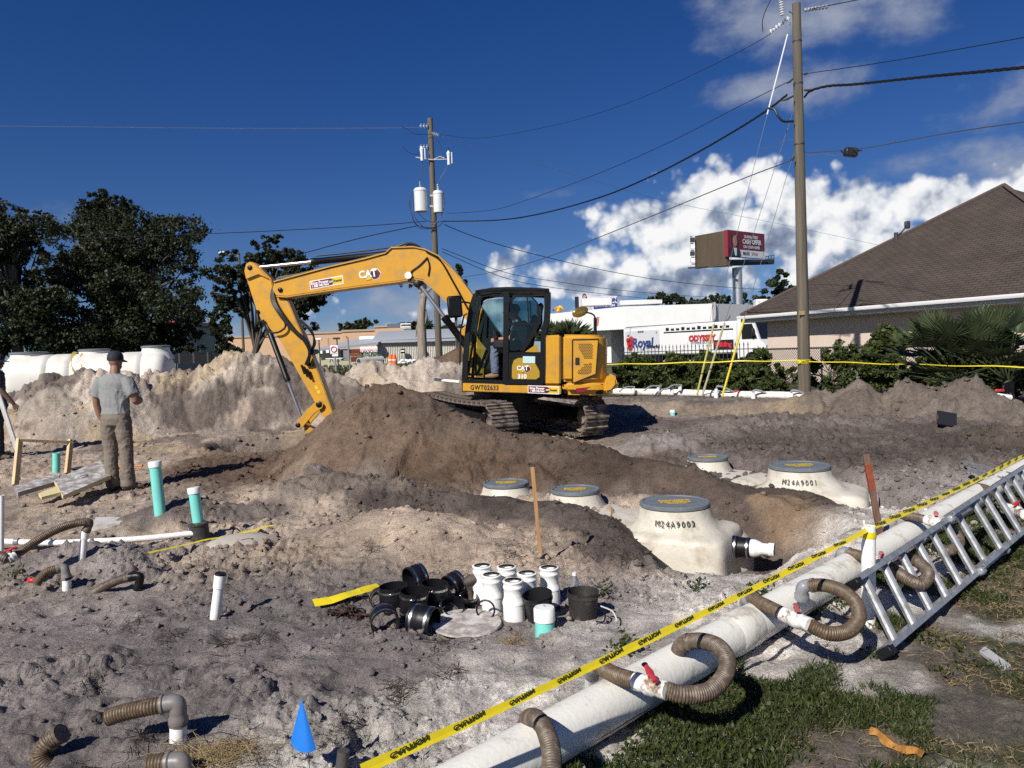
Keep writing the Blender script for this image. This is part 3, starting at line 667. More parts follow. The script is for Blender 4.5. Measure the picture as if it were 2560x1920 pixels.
# bare tree
bt = thing('bare_tree', 'pale bare tree trunk standing left of the far utility pole', 'tree', gb(912, 48))
m = MB(); b0 = gb(912, 48)
m.tube(spline([b0, at(*q(912, 740), 48), at(*q(910, 690), 48), at(*q(914, 650), 48), at(*q(920, 630), 48)]), list(np.linspace(.34, .16, 33)), 10); m.build('trunk', BARKG, bt)
m = MB()
for pts in ([(914, 650), (908, 630), (900, 618), (880, 612)], [(920, 632), (932, 622), (940, 616)], [(912, 690), (902, 705), (898, 730)], [(908, 632), (906, 618), (910, 608)], [(917, 700), (921, 680), (916, 660)]):
    m.tube(spline([at(*q(*p), 48) for p in pts], 5), list(np.linspace(.12, .03, 5 * (len(pts) - 1) + 1)), 6)
m.build('limbs', BARKG, bt)
tw = crown_points([(tuple(at(*q(892, 612), 48)), (.55, .4, .2)), (tuple(at(*q(868, 614), 48)), (.3, .3, .15))], 120, np.random.default_rng(4)) - np.array(b0)[None]
link('crown', leaf_mesh('crown', tw, .14, L_OAK, 3), bt)
# ------------------------------------------------------------------ buildings far behind
TANW = mat('tan_stucco', (.50, .33, .205), .9, var=.05, scale=.3, bump=.1)
GREENW = mat('green_metal', (.055, .15, .115), .5, var=.08, scale=2)
METALW = mat('cream_metal', (.60, .57, .49), .5, var=.06, scale=2, dirt=(.42, .36, .27), dscale=1.2)
ROOFG = mat('roof_grey', (.36, .38, .40), .5, var=.08)
WSTUC = mat('white_stucco', (.62, .62, .60), .85, var=.03, scale=1)
GLASSD = mat('dark_glass', (.012, .014, .016), .12)
def quadbox(m, p, h_, depth, n):
    """box whose front face runs p0->p1 (on plan), from z0 to z1, going back depth along n"""
    a, b = Vector(p[0]), Vector(p[1]); nn = Vector(n).normalized() * depth
    vs = []
    for z in h_:
        for k in (a, b, b + nn, a + nn): vs.append(V(k.x, k.y, z))
    m.add(vs, [(0, 3, 2, 1), (4, 5, 6, 7), (0, 1, 5, 4), (1, 2, 6, 5), (2, 3, 7, 6), (3, 0, 4, 7)]); return m
bt = thing('store_building', 'long tan windowless store block with stepped parapet behind the lot', 'building', at(800, 905, 140))
for wi, (x0, x1, y) in enumerate(((560, 790, 846), (700, 862, 838), (855, 940, 830), (937, 1010, 819))):
    a, b = at(x0, y, 143 - wi * .5), at(x1, y, 143 - wi * .5); quadbox(MB(), (a, b), (0, a.z), 12, (0, 1, 0)).build('wall', TANW, bt)
    quadbox(MB(), (a - V(.1, .2, 0), b + V(.1, -.2, 0)), (a.z, a.z + .35), 1, (0, 1, 0)).build('parapet_cap', mat('tan_cap', (.36, .26, .18), .8), bt)
for x in (820, 915): a = at(x, 845, 140.3); MB().box((a.x, a.y, a.z - 3), (.25, .3, 6)).build('downpipe', mat('tan_cap', (.36, .26, .18)), bt)
# low cream metal building with signs
mb_ = thing('metal_shop', 'low cream ribbed metal shop with grey roof and sign boards on its front', 'building', at(1000, 900, 110))
a, b = at(941, 858, 110), at(1140, 850, 112); zt = a.z
quadbox(MB(), (a, b), (-.3, zt), 12, (0, 1, 0)).build('wall', METALW, mb_)
n_ = 46
for i in range(n_):
    p = a + (b - a) * (i + .5) / n_; MB().box((p.x, p.y - .05, zt / 2), (.09, .10, zt)).build('wall_rib', METALW, mb_)
quadbox(MB(), (a + V(-.6, -.7, 0), b + V(.6, -.7, 0)), (zt, zt + .35), 14, (0, 1, .0)).build('roof_edge', ROOFG, mb_)
MB().add([a + V(-.6, -.7, .35), b + V(.6, -.7, .35), b + V(.6, 6, 1.9), a + V(-.6, 6, 1.9), a + V(-.6, 13, .35), b + V(.6, 13, .35)], [(0, 1, 2, 3), (3, 2, 5, 4)]).build('roof', ROOFG, mb_)
c, d_ = at(786, 876, 106), at(941, 861, 109)
quadbox(MB(), (c, d_), (-.3, c.z), 10, (0, 1, 0)).build('wing_wall', mat('pale_yellow_wall', (.58, .53, .33), .7, var=.05), mb_)
r0, r1, r2 = at(780, 874, 105), at(945, 856, 108.4), at(888, 848, 116)
MB().add([r0, r1, r2 + V(6, 0, .4), r2, r0 + V(0, 0, -.3), r1 + V(0, 0, -.3)], [(0, 1, 2, 3), (4, 5, 1, 0)]).build('wing_roof', ROOFG, mb_)
def panel(px0, py0, px1, py1, d, name, mt, par, th=.08):
    p = at(px0, py0, d); r_ = at(px1, py1, d); return MB().box(((p.x + r_.x) / 2, d, (p.z + r_.z) / 2), (abs(r_.x - p.x), th, abs(p.z - r_.z))).build(name, mt, par)
panel(852, 873, 876, 901, 105.8, 'door', GLASSD, mb_); panel(858, 876, 871, 900, 105.6, 'door_glass', mat('grey_glass', (.20, .22, .24), .3), mb_)
sb = panel(878, 874, 908, 890, 105.5, 'sign_board', mat('sign_maroon', (.10, .018, .012), .5), mb_)
text('lettering', 'RESTORATION', .42, mat('sign_orange', (.55, .14, .03), .5), mb_, Matrix.Translation(at(893, 886, 105.4)) @ Matrix.Rotation(R(90), 4, 'X'), local=False)
panel(877, 892, 908, 904, 105.4, 'dark_banner', mat('sign_maroon', (.10, .018, .012)), mb_)
panel(900, 867, 944, 880, 105.2, 'white_banner', WHITE, mb_)
for i, tx in enumerate(('PLEO Painting', 'Pool Plastering')):
    text('lettering', tx, .52, mat('sign_green', (.05, .10, .03), .5) if i else BLACK, mb_, Matrix.Translation(at(925, 882 + i * 6, 105.0)) @ Matrix.Rotation(R(90), 4, 'X'), local=False, bold=.02)
panel(908, 880, 944, 896, 105.3, 'green_white_banner', mat('banner_pale', (.62, .66, .50), .5), mb_)
text('lettering', 'CERAMICS', .5, mat('sign_red', (.45, .05, .05), .5), mb_, Matrix.Translation(at(921, 875, 105.0)) @ Matrix.Rotation(R(90), 4, 'X'), local=False)
for (x, y) in ((803, 880), (820, 878)): panel(x - 4, y - 3, x + 4, y + 4, 104.5, 'wall_air_conditioner', WHITE, mb_, .6)
panel(1001, 872, 1013, 883, 109.8, 'wall_vent', BLACK, mb_, .3); panel(1002, 876, 1011, 879, 109.5, 'vent_flap', WHITE, mb_, .3)
panel(1040, 854, 1046, 860, 109.5, 'wall_lamp', BLACK, mb_, .4)
p = at(920, 845, 113); MB().box((p.x, p.y, p.z), (2.4, 1, .5), b=.08).build('roof_unit', WHITE, mb_)
# stacked tenant sign
ts = thing('tenant_sign', 'tall stack of white sign boards above the cream metal shop', 'sign', at(1000, 890, 128))
for (x0, y0, x1, y1, nm, mt) in ((1001, 809, 1027, 818, 'sign_board', WHITE), (1008, 820, 1028, 830, 'sign_board', WHITE), (1008, 833, 1029, 841, 'sign_board', WHITE), (968, 810, 999, 819, 'sign_board', mat('sign_slate', (.10, .11, .13)))):
    panel(x0, y0, x1, y1, 128, nm, mt, ts, .5)
for (tx, x, y, mt) in (('LAKE SMILES', 1016, 813, BLACK), ('CAPITAL', 1018, 823, mat('sign_green', (.05, .10, .03))), ('GRILL', 1021, 836, BLACK), ('A', 1011, 836, RED)):
    text('lettering', tx, .34, mt, ts, Matrix.Translation(at(x, y, 127.7)) @ Matrix.Rotation(R(90), 4, 'X'), local=False, bold=.03)
p = at(1018, 860, 128); MB().box((p.x, p.y + .2, 3), (.5, .4, 6.5)).build('post', GALV, ts)
# green metal building behind the oaks
gb_ = thing('green_shed', 'green ribbed metal shed behind the cream tank and oak trees', 'building', at(250, 905, 54))
a, b = at(60, 824, 54), at(440, 832, 54); quadbox(MB(), (a, b), (0, a.z), 9, (0, 1, 0)).build('wall', GREENW, gb_)
for i in range(44):
    p = a + (b - a) * (i + .5) / 44; MB().box((p.x, p.y - .04, a.z / 2), (.06, .08, a.z - .1)).build('wall_rib', GREENW, gb_)
quadbox(MB(), (a + V(-.3, -.4, 0), b + V(.3, -.4, 0)), (a.z, a.z + .28), 10, (0, 1, 0)).build('red_trim', mat('trim_red', (.20, .02, .03), .5), gb_)
# white flat roofed building on the right
wb = thing('white_building', 'white flat roofed building with deep overhanging fascia behind the delivery truck', 'building', at(1560, 900, 80))
A = at(1360, 786, 84); B = at(1563, 766, 78); C = at(1780, 759, 70)
for (p0, p1, zb) in ((A, B, 3.7), (B, C, 3.9)):
    nrm = V(-(p1 - p0).y, (p1 - p0).x, 0).normalized()
    a0, b0_ = V(p0.x, p0.y, 0), V(p1.x, p1.y, 0)
    vs = [V(p0.x, p0.y, zb), V(p1.x, p1.y, zb), V(p1.x, p1.y, p1.z), V(p0.x, p0.y, p0.z)]; bk = [v + nrm * 9 for v in vs]
    MB().add(vs + bk, [(0, 1, 2, 3), (4, 7, 6, 5), (3, 2, 6, 7), (0, 4, 5, 1), (1, 5, 6, 2), (0, 3, 7, 4)]).build('fascia', WSTUC, wb)
    quadbox(MB(), (a0 + nrm * 2.2, b0_ + nrm * 2.2 + (a0 - b0_).normalized() * 3), (0, zb), 7, nrm).build('wall', WSTUC, wb)
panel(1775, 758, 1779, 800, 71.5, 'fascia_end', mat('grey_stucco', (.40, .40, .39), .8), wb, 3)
p = at(1490, 756, 84); MB().box(p, (3.2, 2, .8), b=.05).build('roof_unit', WSTUC, wb); p = at(1600, 757, 84); MB().box(p, (4.5, 2, .5), b=.05).build('roof_unit', WSTUC, wb)
lad = thing('red_ladder', 'red ladder propped against the white flat roofed building', 'ladder', at(1493, 812, 76))
for s in (-1, 1): MB().tube([at(1493 + s * 1.6, 815, 76), at(1496 + s * 1.6, 792, 76.5)], .05, 5).build('rail', mat('ladder_red', (.50, .08, .08), .5), lad)
for i in range(6):
    y = 813 - i * 3.6; MB().tube([at(1491.6 + i * .5, y, 76), at(1494.8 + i * .5, y, 76)], .03, 5).build('rung', mat('ladder_red', (.50, .08, .08)), lad)
for (x, y, c, c2, lab) in ((1400, 776, (.62, .55, .02), (.55, .10, .04), 'roofer in bright yellow shirt bending on the white roof'), (1395, 777, (.60, .16, .05), (.10, .10, .12), 'roofer in orange shirt behind the one in yellow')):
    o = thing('person', lab, 'person', at(x, y + 6, 84)); p = at(x, y, 84); m = MB()
    sx_ = 1 if x == 1400 else -1
    m.tube(spline([p + V(-.25 * sx_, 0, -.1), p + V(-.1 * sx_, 0, .3), p + V(.15 * sx_, 0, .32), p + V(.35 * sx_, 0, .1)], 5), [v * .62 for v in (.20, .25, .28, .30, .31, .31, .30, .29, .28, .26, .24, .22, .2, .18, .15, .1)], 10); ob = m.build('shirt', mat('shirt_%d' % x, c, .7), o)
    m = MB(); m.tube([p + V(-.2 * sx_, 0, 0), p + V(-.25 * sx_, 0, -.5)], .13, 8); m.tube([p + V(-.2 * sx_, .2, 0), p + V(-.2 * sx_, .2, -.5)], .12, 8); m.ball(p + V(.5 * sx_, 0, .12), (.12, .11, .13)); m.build('body', mat('shirt2_%d' % x, c2, .7), o)
# second billboard, far off
b2 = thing('billboard', 'small distant billboard reading 4 million above the white roof', 'billboard', at(1495, 800, 150))
panel(1447, 743, 1543, 776, 150, 'panel', mat('panel_lilac', (.60, .58, .70), .5), b2, .6); panel(1437, 742, 1447, 770, 150.6, 'panel_back', BLACK, b2, .6)
panel(1484, 759, 1542, 776, 149.6, 'blue_band', mat('band_blue', (.03, .04, .20), .5), b2, .1)
text('lettering', '$4 MILLION', 1.05, mat('band_blue', (.03, .04, .20)), b2, Matrix.Translation(at(1508, 750, 149.5)) @ Matrix.Rotation(R(90), 4, 'X'), local=False, bold=.035)
text('lettering', 'DAN NEWLIN', .6, WHITE, b2, Matrix.Translation(at(1513, 764, 149.5)) @ Matrix.Rotation(R(90), 4, 'X'), local=False, bold=.02)
m = MB(); c = at(1462, 762, 149.5); m.prism([(c.x - 1.1, c.z - 1.0), (c.x + 1.2, c.z - 1.0), (c.x + 1.0, c.z - .2), (c.x + .45, c.z + .45), (c.x - .35, c.z + .45), (c.x - .9, c.z - .1)], 149.42, 149.54); m.build('printed_figure', mat('print_pink', (.62, .45, .55), .5), b2)
m = MB(); c = at(1461, 741, 149.5); m.prism([(c.x + .42 * math.cos(k * .524), c.z + .58 * math.sin(k * .524)) for k in range(12)], 149.5, 149.6); m.build('printed_hair', mat('print_hair', (.06, .03, .02), .5), b2)
m = MB(); m.prism([(c.x + .27 * math.cos(k * .524), c.z - .1 + .38 * math.sin(k * .524)) for k in range(12)], 149.4, 149.48); m.build('printed_face', mat('print_skin', (.50, .30, .20), .5), b2)
MB().tube([at(1495, 770, 150.6), V(at(1495, 770, 150.6).x, 150.6, 0)], .5, 10).build('post', GALV, b2)
# first billboard
b1 = thing('billboard', 'maroon cash offer billboard on a tall steel post with brown blank back', 'billboard', at(1845, 880, 98))
def slab(name, pts, mt, par, th):
    """four corners, given thickness to the back"""
    P = [Vector(p) for p in pts]; n = (P[1] - P[0]).cross(P[3] - P[0]).normalized()
    if n.y < 0: n = -n
    return MB().add(P + [p + n * th for p in P], [(0, 1, 2, 3), (7, 6, 5, 4), (0, 4, 5, 1), (1, 5, 6, 2), (2, 6, 7, 3), (3, 7, 4, 0)]).build(name, mt, par)
BROWNP = mat('billboard_brown', (.085, .062, .038), .8, var=.25, scale=.5, stretch=(1, 1, .1))
slab('blank_panel', [at(1737, 590, 101), at(1814, 576, 95.5), at(1816, 664, 95.5), at(1738, 672, 101)], BROWNP, b1, .5)
F = [at(1819, 574, 95), at(1911, 585, 101), at(1912, 647, 101), at(1820, 641, 95)]
slab('poster_panel', F, mat('poster_maroon', (.19, .014, .028), .5), b1, .5)
fx = (F[1] - F[0]); fd = (F[3] - F[0]); nF = fx.cross(fd).normalized(); nF = nF if nF.y < 0 else -nF
PM = frame(F[0] + nF * .06, fx, -fd)              # poster plane: x along, y up, origin at its top corner
pw_, ph_ = fx.length, fd.length
def pquad(name, u0, u1, v0, v1, mt, k=.0):
    return MB().add([PM @ V(u * pw_, -v * ph_, z) for z in (k, k + .04) for (u, v) in ((u0, v0), (u1, v0), (u1, v1), (u0, v1))], [(0, 1, 2, 3), (7, 6, 5, 4), (0, 4, 5, 1), (1, 5, 6, 2), (2, 6, 7, 3), (3, 7, 4, 0)]).build(name, mt, b1)
pquad('white_band', .30, .995, .715, .99, WHITE)
for (tx, u, v, s, mt, bo, al) in (('GUARANTEED', .60, .20, .52, WHITE, .012, 'CENTER'), ('CASH OFFER', .62, .39, .80, WHITE, .03, 'CENTER'), ('ON YOUR HOME!', .61, .59, .50, WHITE, .012, 'CENTER'), ('MARK', .46, .85, .60, BLACK, .02, 'CENTER'), ('SPAIN', .69, .85, .60, mat('text_maroon', (.25, .01, .03), .5), .0, 'CENTER')):
    text('lettering', tx, s, mt, b1, PM @ Matrix.Translation((u * pw_, -v * ph_, .05)), bold=bo, align=al, local=False)
def ppoly(name, pts, mt, k):
    return MB().add([PM @ V(u * pw_, -v * ph_, z) for z in (k, k + .03) for (u, v) in pts], [tuple(range(len(pts))), tuple(range(len(pts), 2 * len(pts)))[::-1]] + [(i, (i + 1) % len(pts), len(pts) + (i + 1) % len(pts), len(pts) + i) for i in range(len(pts))]).build(name, mt, b1)
ppoly('printed_jacket', [(.02, .97), (.03, .74), (.10, .66), (.22, .66), (.30, .74), (.32, .97)], mat('print_navy', (.02, .02, .03), .5), .02)
ppoly('printed_shirt', [(.13, .66), (.20, .66), (.19, .95), (.16, .95)], WHITE, .06)
ppoly('printed_face', [(.16 + .055 * math.cos(k * .524), .40 + .22 * math.sin(k * .524)) for k in range(12)], mat('print_skin2', (.42, .22, .15), .5), .05)
ppoly('printed_hair', [(.16 + .06 * math.cos(k * .524), .24 + .10 * math.sin(k * .524)) for k in range(12)], mat('print_hair', (.06, .03, .02)), .04)
zc = at(1845, 665, 98).z; c = at(1844, 680, 98)
MB().tube([V(c.x, 98, 0), V(c.x, 98, zc - .2)], [.62, .55], 16).build('post', GALV, b1)
MB().tube([at(1832, 670, 97.2), at(1836, 800, 97.2)], .10, 6).build('ladder_pipe', mat('steel_blue', (.06, .09, .16), .5), b1)
def beam(name, a, b, r_, mt, par, n=4): return MB().tube([a, b], r_, n).build(name, mt, par)
DST = mat('dark_steel', (.03, .032, .036), .6)
for k in range(3): beam('catwalk_beam', at(1822, 652 + k * 5, 96 + k), at(1933, 652 + k * 3, 102 + k), .20, DST, b1)
beam('catwalk_beam', at(1722, 670, 101.5), at(1830, 664, 95.6), .15, DST, b1)
for k in range(4):
    x = 1914 + k * 7; beam('rail_post', at(x, 639 + 0 * k, 101), at(x, 656, 101), .06, DST, b1)
for y in (640, 648): beam('hand_rail', at(1910, y + 2, 101), at(1936, y - 2, 101.5), .06, DST, b1)
for k in range(5): beam('lamp_arm', at(1731 + k * 2, 592 + k * 17, 101), at(1725 + k, 592 + k * 17, 101), .08, DST, b1)
for k in range(4): p = at(1731, 600 + k * 17, 100.6); MB().box(p, (.5, .5, .55)).build('flood_lamp', WHITE if k % 2 else DST, b1)
for k in range(4): beam('top_rod', at(1866 + k * 3, 579, 98), at(1866 + k * 3, 573, 98), .05, WHITE, b1)
# ------------------------------------------------------------------ house on the right
EL_ = at(1852, 793, 28.8); hz = EL_.z; hd = V(.438, -.899, 0); hn = V(.899, .438, 0)
ER_ = EL_ + hd * 12.7; HB = EL_ + hn * 11
APEX = at(2511, 466, 25.5)
ROOFM = mat('shingle_brown', (.105, .070, .060), .9)
t = ROOFM.node_tree; b = t.nodes['Principled BSDF']; tcx = t.nodes.new('ShaderNodeTexCoord'); br = t.nodes.new('ShaderNodeTexBrick')
br.inputs['Color1'].default_value = (.066, .047, .037, 1); br.inputs['Color2'].default_value = (.051, .037, .029, 1); br.inputs['Mortar'].default_value = (.034, .025, .022, 1)
br.inputs['Scale'].default_value = 1.0; br.inputs['Brick Width'].default_value = .31; br.inputs['Row Height'].default_value = .128; br.inputs['Mortar Size'].default_value = .016; br.inputs['Mortar Smooth'].default_value = .4
t.links.new(tcx.outputs['UV'], br.inputs['Vector']); nz = t.nodes.new('ShaderNodeTexNoise'); nz.inputs['Scale'].default_value = 1.2; nz.inputs['Detail'].default_value = 7; t.links.new(tcx.outputs['UV'], nz.inputs['Vector'])
mr = t.nodes.new('ShaderNodeMapRange'); t.links.new(nz.outputs[0], mr.inputs[0]); mr.inputs[3].default_value = .55; mr.inputs[4].default_value = 1.5
mxr = t.nodes.new('ShaderNodeMix'); mxr.data_type = 'RGBA'; mxr.blend_type = 'MULTIPLY'; mxr.inputs[0].default_value = 1; t.links.new(br.outputs[0], mxr.inputs[6])
cc_ = t.nodes.new('ShaderNodeCombineColor'); [t.links.new(mr.outputs[0], cc_.inputs[i]) for i in range(3)]; t.links.new(cc_.outputs[0], mxr.inputs[7]); t.links.new(mxr.outputs[2], b.inputs['Base Color'])
bpx = t.nodes.new('ShaderNodeBump'); bpx.inputs['Distance'].default_value = .03; t.links.new(br.outputs['Fac'], bpx.inputs['Height']); bpx.invert = True; t.links.new(bpx.outputs[0], b.inputs['Normal'])
house = thing('house', 'single storey stucco house with brown shingle hip roof and white gutter', 'house', V(EL_.x, EL_.y, ZF))
WALLH = mat('stucco_beige', (.56, .46, .385), .9, var=.04, scale=2, bump=.25, bscale=60)
def face_uv(name, pts, mt, par):
    o = MB().add(pts, [tuple(range(len(pts)))]).build(name, mt, par, smooth=False, fix=False)
    P = [Vector(p) for p in pts]; n = (P[1] - P[0]).cross(P[2] - P[0]).normalized(); u = V(0, 0, 1).cross(n).normalized(); v = n.cross(u)
    uv = o.data.uv_layers.new(name='UVMap')
    for lp in o.data.loops: p = P[lp.vertex_index] - P[0]; uv.data[lp.index].uv = (p.dot(u), p.dot(v))
    return o
up_ = V(0, 0, .05)
HC = HB + hd * 12.7
face_uv('roof_slope', [EL_ + up_, ER_ + up_, APEX], ROOFM, house); face_uv('roof_slope', [HB + up_, EL_ + up_, APEX], ROOFM, house)
face_uv('roof_slope', [ER_ + up_, HC + up_, APEX], ROOFM, house); face_uv('roof_slope', [HC + up_, HB + up_, APEX], ROOFM, house)
for p in (EL_, ER_, HB): MB().tube([p + V(0, 0, .06), APEX + V(0, 0, .03)], .09, 5).build('hip_cap', mat('shingle_cap', (.07, .050, .044), .9, var=.2), house)
g0, g1 = EL_ - hn * .06 - hd * .05, ER_ - hn * .06
gu_ = frame(g0, hd, V(0, 0, 1))
MB().prism([(0, .03), (-.0, -.07), (.07, -.08), (.10, -.02), (.10, .03), (.085, .03), (.085, -.01), (.06, -.06), (.02, -.05), (.02, .03)], 0, 12.8, 0, M=Matrix(((hd.x, -hn.x, 0, g0.x), (hd.y, -hn.y, 0, g0.y), (0, 0, 1, g0.z), (0, 0, 0, 1)))).build('gutter', WHITE, house)
m = MB(); quadbox(m, (EL_ - V(0, 0, 0), ER_), (hz - .20, hz - .02), .04, hn); m.build('fascia', mat('fascia_grey', (.45, .44, .42), .6), house)
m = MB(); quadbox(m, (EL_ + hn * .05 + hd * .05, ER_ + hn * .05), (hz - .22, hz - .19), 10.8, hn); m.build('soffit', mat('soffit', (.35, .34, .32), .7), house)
w0 = EL_ + hd * .66 + hn * .66; w1 = ER_ - hd * .66 + hn * .66
m = MB(); quadbox(m, (w0, w1), (0, hz - .2), 9.6, hn); m.build('wall', WALLH, house)
m = MB(); p = at(2240, 590, 26.7); m.tube([p - V(0, 0, .35), p + V(0, 0, .12)], .07, 8); m.build('vent_pipe', DST, house)
m = MB(); p2 = at(2266, 566, 26.6); m.tube([p + V(0, 0, .0), p + (p2 - p) * .5 + V(.0, 0, -.05), p2], .025, 6); m.box(p2 + V(.03, 0, .05), (.18, .12, .26), b=.03); m.build('antenna', DST, house)
m = MB(); p = at(1902, 753, 31.5); m.box(p + V(0, 0, -.1), (.5, .4, .35), b=.03); m.build('roof_vent', WHITE, house)
# ------------------------------------------------------------------ delivery truck
tl, tr = at(1556, 820, 53), at(1838, 803, 45.7); td = V(tr.x - tl.x, tr.y - tl.y, 0).normalized(); tn = V(-td.y, td.x, 0)
tn = tn if tn.y > 0 else -tn
TL = (V(tr.x, tr.y, 0) - V(tl.x, tl.y, 0)).length; TH = tl.z - ZF
truck = thing('delivery_truck', 'white box delivery truck with beverage logos parked behind the hedge', 'truck', V(tl.x, tl.y, ZF), M=Matrix(((td.x, tn.x, 0, tl.x), (td.y, tn.y, 0, tl.y), (0, 0, 1, ZF), (0, 0, 0, 1))))
TW = mat('truck_white', (.66, .66, .66), .35, coat=.2); TGR = mat('truck_grey', (.50, .51, .53), .4)
def tb(name, x, y, z, mt, par=truck, b=.03): return MB().box(((x[0] + x[1]) / 2, (y[0] + y[1]) / 2, (z[0] + z[1]) / 2), (x[1] - x[0], y[1] - y[0], z[1] - z[0]), b=b).build(name, mt, par, local=True)
tb('box_body', (0, TL), (0, 2.4), (.9, TH), TW, b=.12); tb('rear_panel', (.25, TL * .36), (-.03, .02), (1.0, TH - .25), TGR, b=.01)
tb('roof_stripe', (TL * .40, TL * .985), (-.025, .02), (TH - .52, TH - .44), BLACK, b=.005)
for i in range(3): tb('roll_door', (TL * (.40 + .195 * i) + .06, TL * (.40 + .195 * (i + 1)) - .06), (-.02, .02), (1.0, TH - .56), TW, b=.005)
for i in range(12): x = TL * (.42 + .046 * i); tb('roof_mark', (x, x + TL * .028), (-.02, .02), (TH - .38, TH - .24 + .06 * (i % 3 == 0)), BLACK, b=.004)
for (u, v) in ((.06, .2), (.165, .12), (.185, .12), (.205, .12), (.335, .16)):
    MB().lathe([(0, -.02), (.09, -.02), (.09, .0), (0, .0)], 12, M=Matrix.Translation((TL * u, -.03, TH - TH * v)) @ Matrix.Rotation(R(90), 4, 'X')).build('marker_dot', BLACK, truck, local=True)
TX = Matrix.Rotation(R(90), 4, 'X')
text('lettering', 'Royal', .85, mat('logo_blue', (.02, .05, .16), .4), truck, Matrix.Translation((TL * .20, -.05, TH - 1.10)) @ TX, bold=.035, shear=.1)
m = MB()
for (dx, dz, r_) in ((0, 0, .26), (.16, .28, .2), (-.16, .22, .16), (.05, -.3, .22), (.24, -.1, .12)): m.lathe([(0, 0), (r_, 0), (r_, .03), (0, .03)], 12, M=Matrix.Translation((TL * .075 + dx, -.035, TH - 1.08 + dz)) @ TX)
m.build('red_logo', mat('logo_red', (.40, .03, .03), .4), truck, local=True)
text('lettering', 'Powerful', .32, BLACK, truck, Matrix.Translation((TL * .30, -.05, TH - 1.36)) @ TX, bold=.015)
text('lettering', 'ODYSSEY', .48, mat('logo_red', (.40, .03, .03)), truck, Matrix.Translation((TL * .735, -.06, TH - .95)) @ TX, bold=.03)
text('lettering', 'EXTREME BATTERY', .20, mat('logo_blue', (.02, .05, .16)), truck, Matrix.Translation((TL * .735, -.06, TH - 1.22)) @ TX)
tb('black_sign', (TL * .83, TL * .985), (-.07, -.02), (TH - 1.66, TH - 1.10), BLACK, b=.01)
text('lettering', 'Building', .40, mat('sign_bright_red', (.62, .02, .04), .4), truck, Matrix.Translation((TL * .908, -.09, TH - 1.38)) @ TX, bold=.02)
m = MB(); m.prism([(TL + .02, .6), (TL + 1.9, .6), (TL + 1.95, 1.35), (TL + 1.5, 1.75), (TL + 1.15, 2.75), (TL + .9, 2.95), (TL + .02, 2.95)], .15, 2.25); m.build('cab', TW, truck, local=True)
m = MB(); m.prism([(TL + .35, 1.75), (TL + 1.38, 1.75), (TL + 1.05, 2.62), (TL + .35, 2.62)], .11, .16); m.build('side_window', GLASSD, truck, local=True)
m = MB(); m.prism([(TL + 1.55, 1.72), (TL + 1.58, 1.74), (TL + 1.22, 2.72), (TL + 1.19, 2.70)], .25, 2.15); m.build('windscreen', GLASSD, truck, local=True)
tb('wing_mirror', (TL + 1.15, TL + 1.3), (-.15, .05), (1.9, 2.35), BLACK)
for x in (1.6, 2.8, TL + 1.0):
    w = MB(); w.lathe([(.12, -.13), (.48, -.13), (.5, -.08), (.5, .08), (.48, .13), (.12, .13)], 20, M=Matrix.Translation((x, .25, .5)) @ TX); w.build('wheel', BLK, truck, local=True)
tb('chassis', (.2, TL + 1.7), (.5, 1.9), (.55, .92), MBLK)
# ------------------------------------------------------------------ fences, hedge
FP0, FP1 = V(8.61, 23, ZF), V(11.1, 17.5, ZF); fd_ = (FP1 - FP0).normalized()
FA = FP0 - fd_ * 1.9; 
cf_ = thing('chain_link_fence', 'black chain link fence in front of the beige stucco wall', 'fence', FA)
FLN = 11.0; FH = 1.22
for i in range(5):
    p = FA + fd_ * (i * FLN / 4); MB().tube([p, p + V(0, 0, FH + .02)], .03, 8).build('post', DST, cf_)
MB().tube([FA + V(0, 0, FH), FA + fd_ * FLN + V(0, 0, FH)], .022, 8).build('top_rail', DST, cf_)
MB().tube([FA + V(0, 0, .15), FA + fd_ * FLN + V(0, 0, .15)], .016, 6).build('bottom_rail', DST, cf_)
m = MB(); st = .085
nd = int(FLN / st)
for i in range(-int(FH / st), nd):
    for s in (0, 1):
        x0, z0, x1, z1 = i * st, 0, i * st + FH, FH
        if s: z0, z1 = z1, z0
        if x0 < 0:
            t_ = -x0 / FH; x0 = 0; z0 = z0 + (z1 - z0) * t_
        if x1 > FLN:
            t_ = (FLN - x0) / (x1 - x0); z1 = z0 + (z1 - z0) * t_; x1 = FLN
        off = V(.02, .01, 0) * (1 if s else -1)
        m.tube([FA + fd_ * x0 + V(0, 0, z0 + .04) + off, FA + fd_ * x1 + V(0, 0, z1 + .04) + off], .0055, 3, cap=False)
m.build('wire_mesh', DST, cf_, smooth=False)
for i in range(0, nd, 1):
    pass
# picket fence
PF0, PF1 = at(1545, 900, 29), at(1888, 900, 25.2); PF0.z = PF1.z = ZF; pfd = (PF1 - PF0).normalized(); PFL = (PF1 - PF0).length
pf = thing('picket_fence', 'black iron picket fence in front of the white truck', 'fence', PF0)
pk = MB(); pk.box((0, 0, .72), (.022, .022, 1.36)); pk.add([(-.02, -.02, 1.38), (.02, -.02, 1.38), (.02, .02, 1.38), (-.02, .02, 1.38), (0, 0, 1.5)], [(0, 1, 4), (1, 2, 4), (2, 3, 4), (3, 0, 4), (0, 3, 2, 1)])
pkm = pk.mesh('picket', DST, False); npk = int(PFL / .15)
for i in range(npk): link('picket', pkm, pf, Matrix.Translation(pfd * (i * .15)))
for z in (.25, 1.25): MB().tube([PF0 + V(0, 0, z), PF1 + V(0, 0, z)], .02, 4).build('rail', DST, pf)
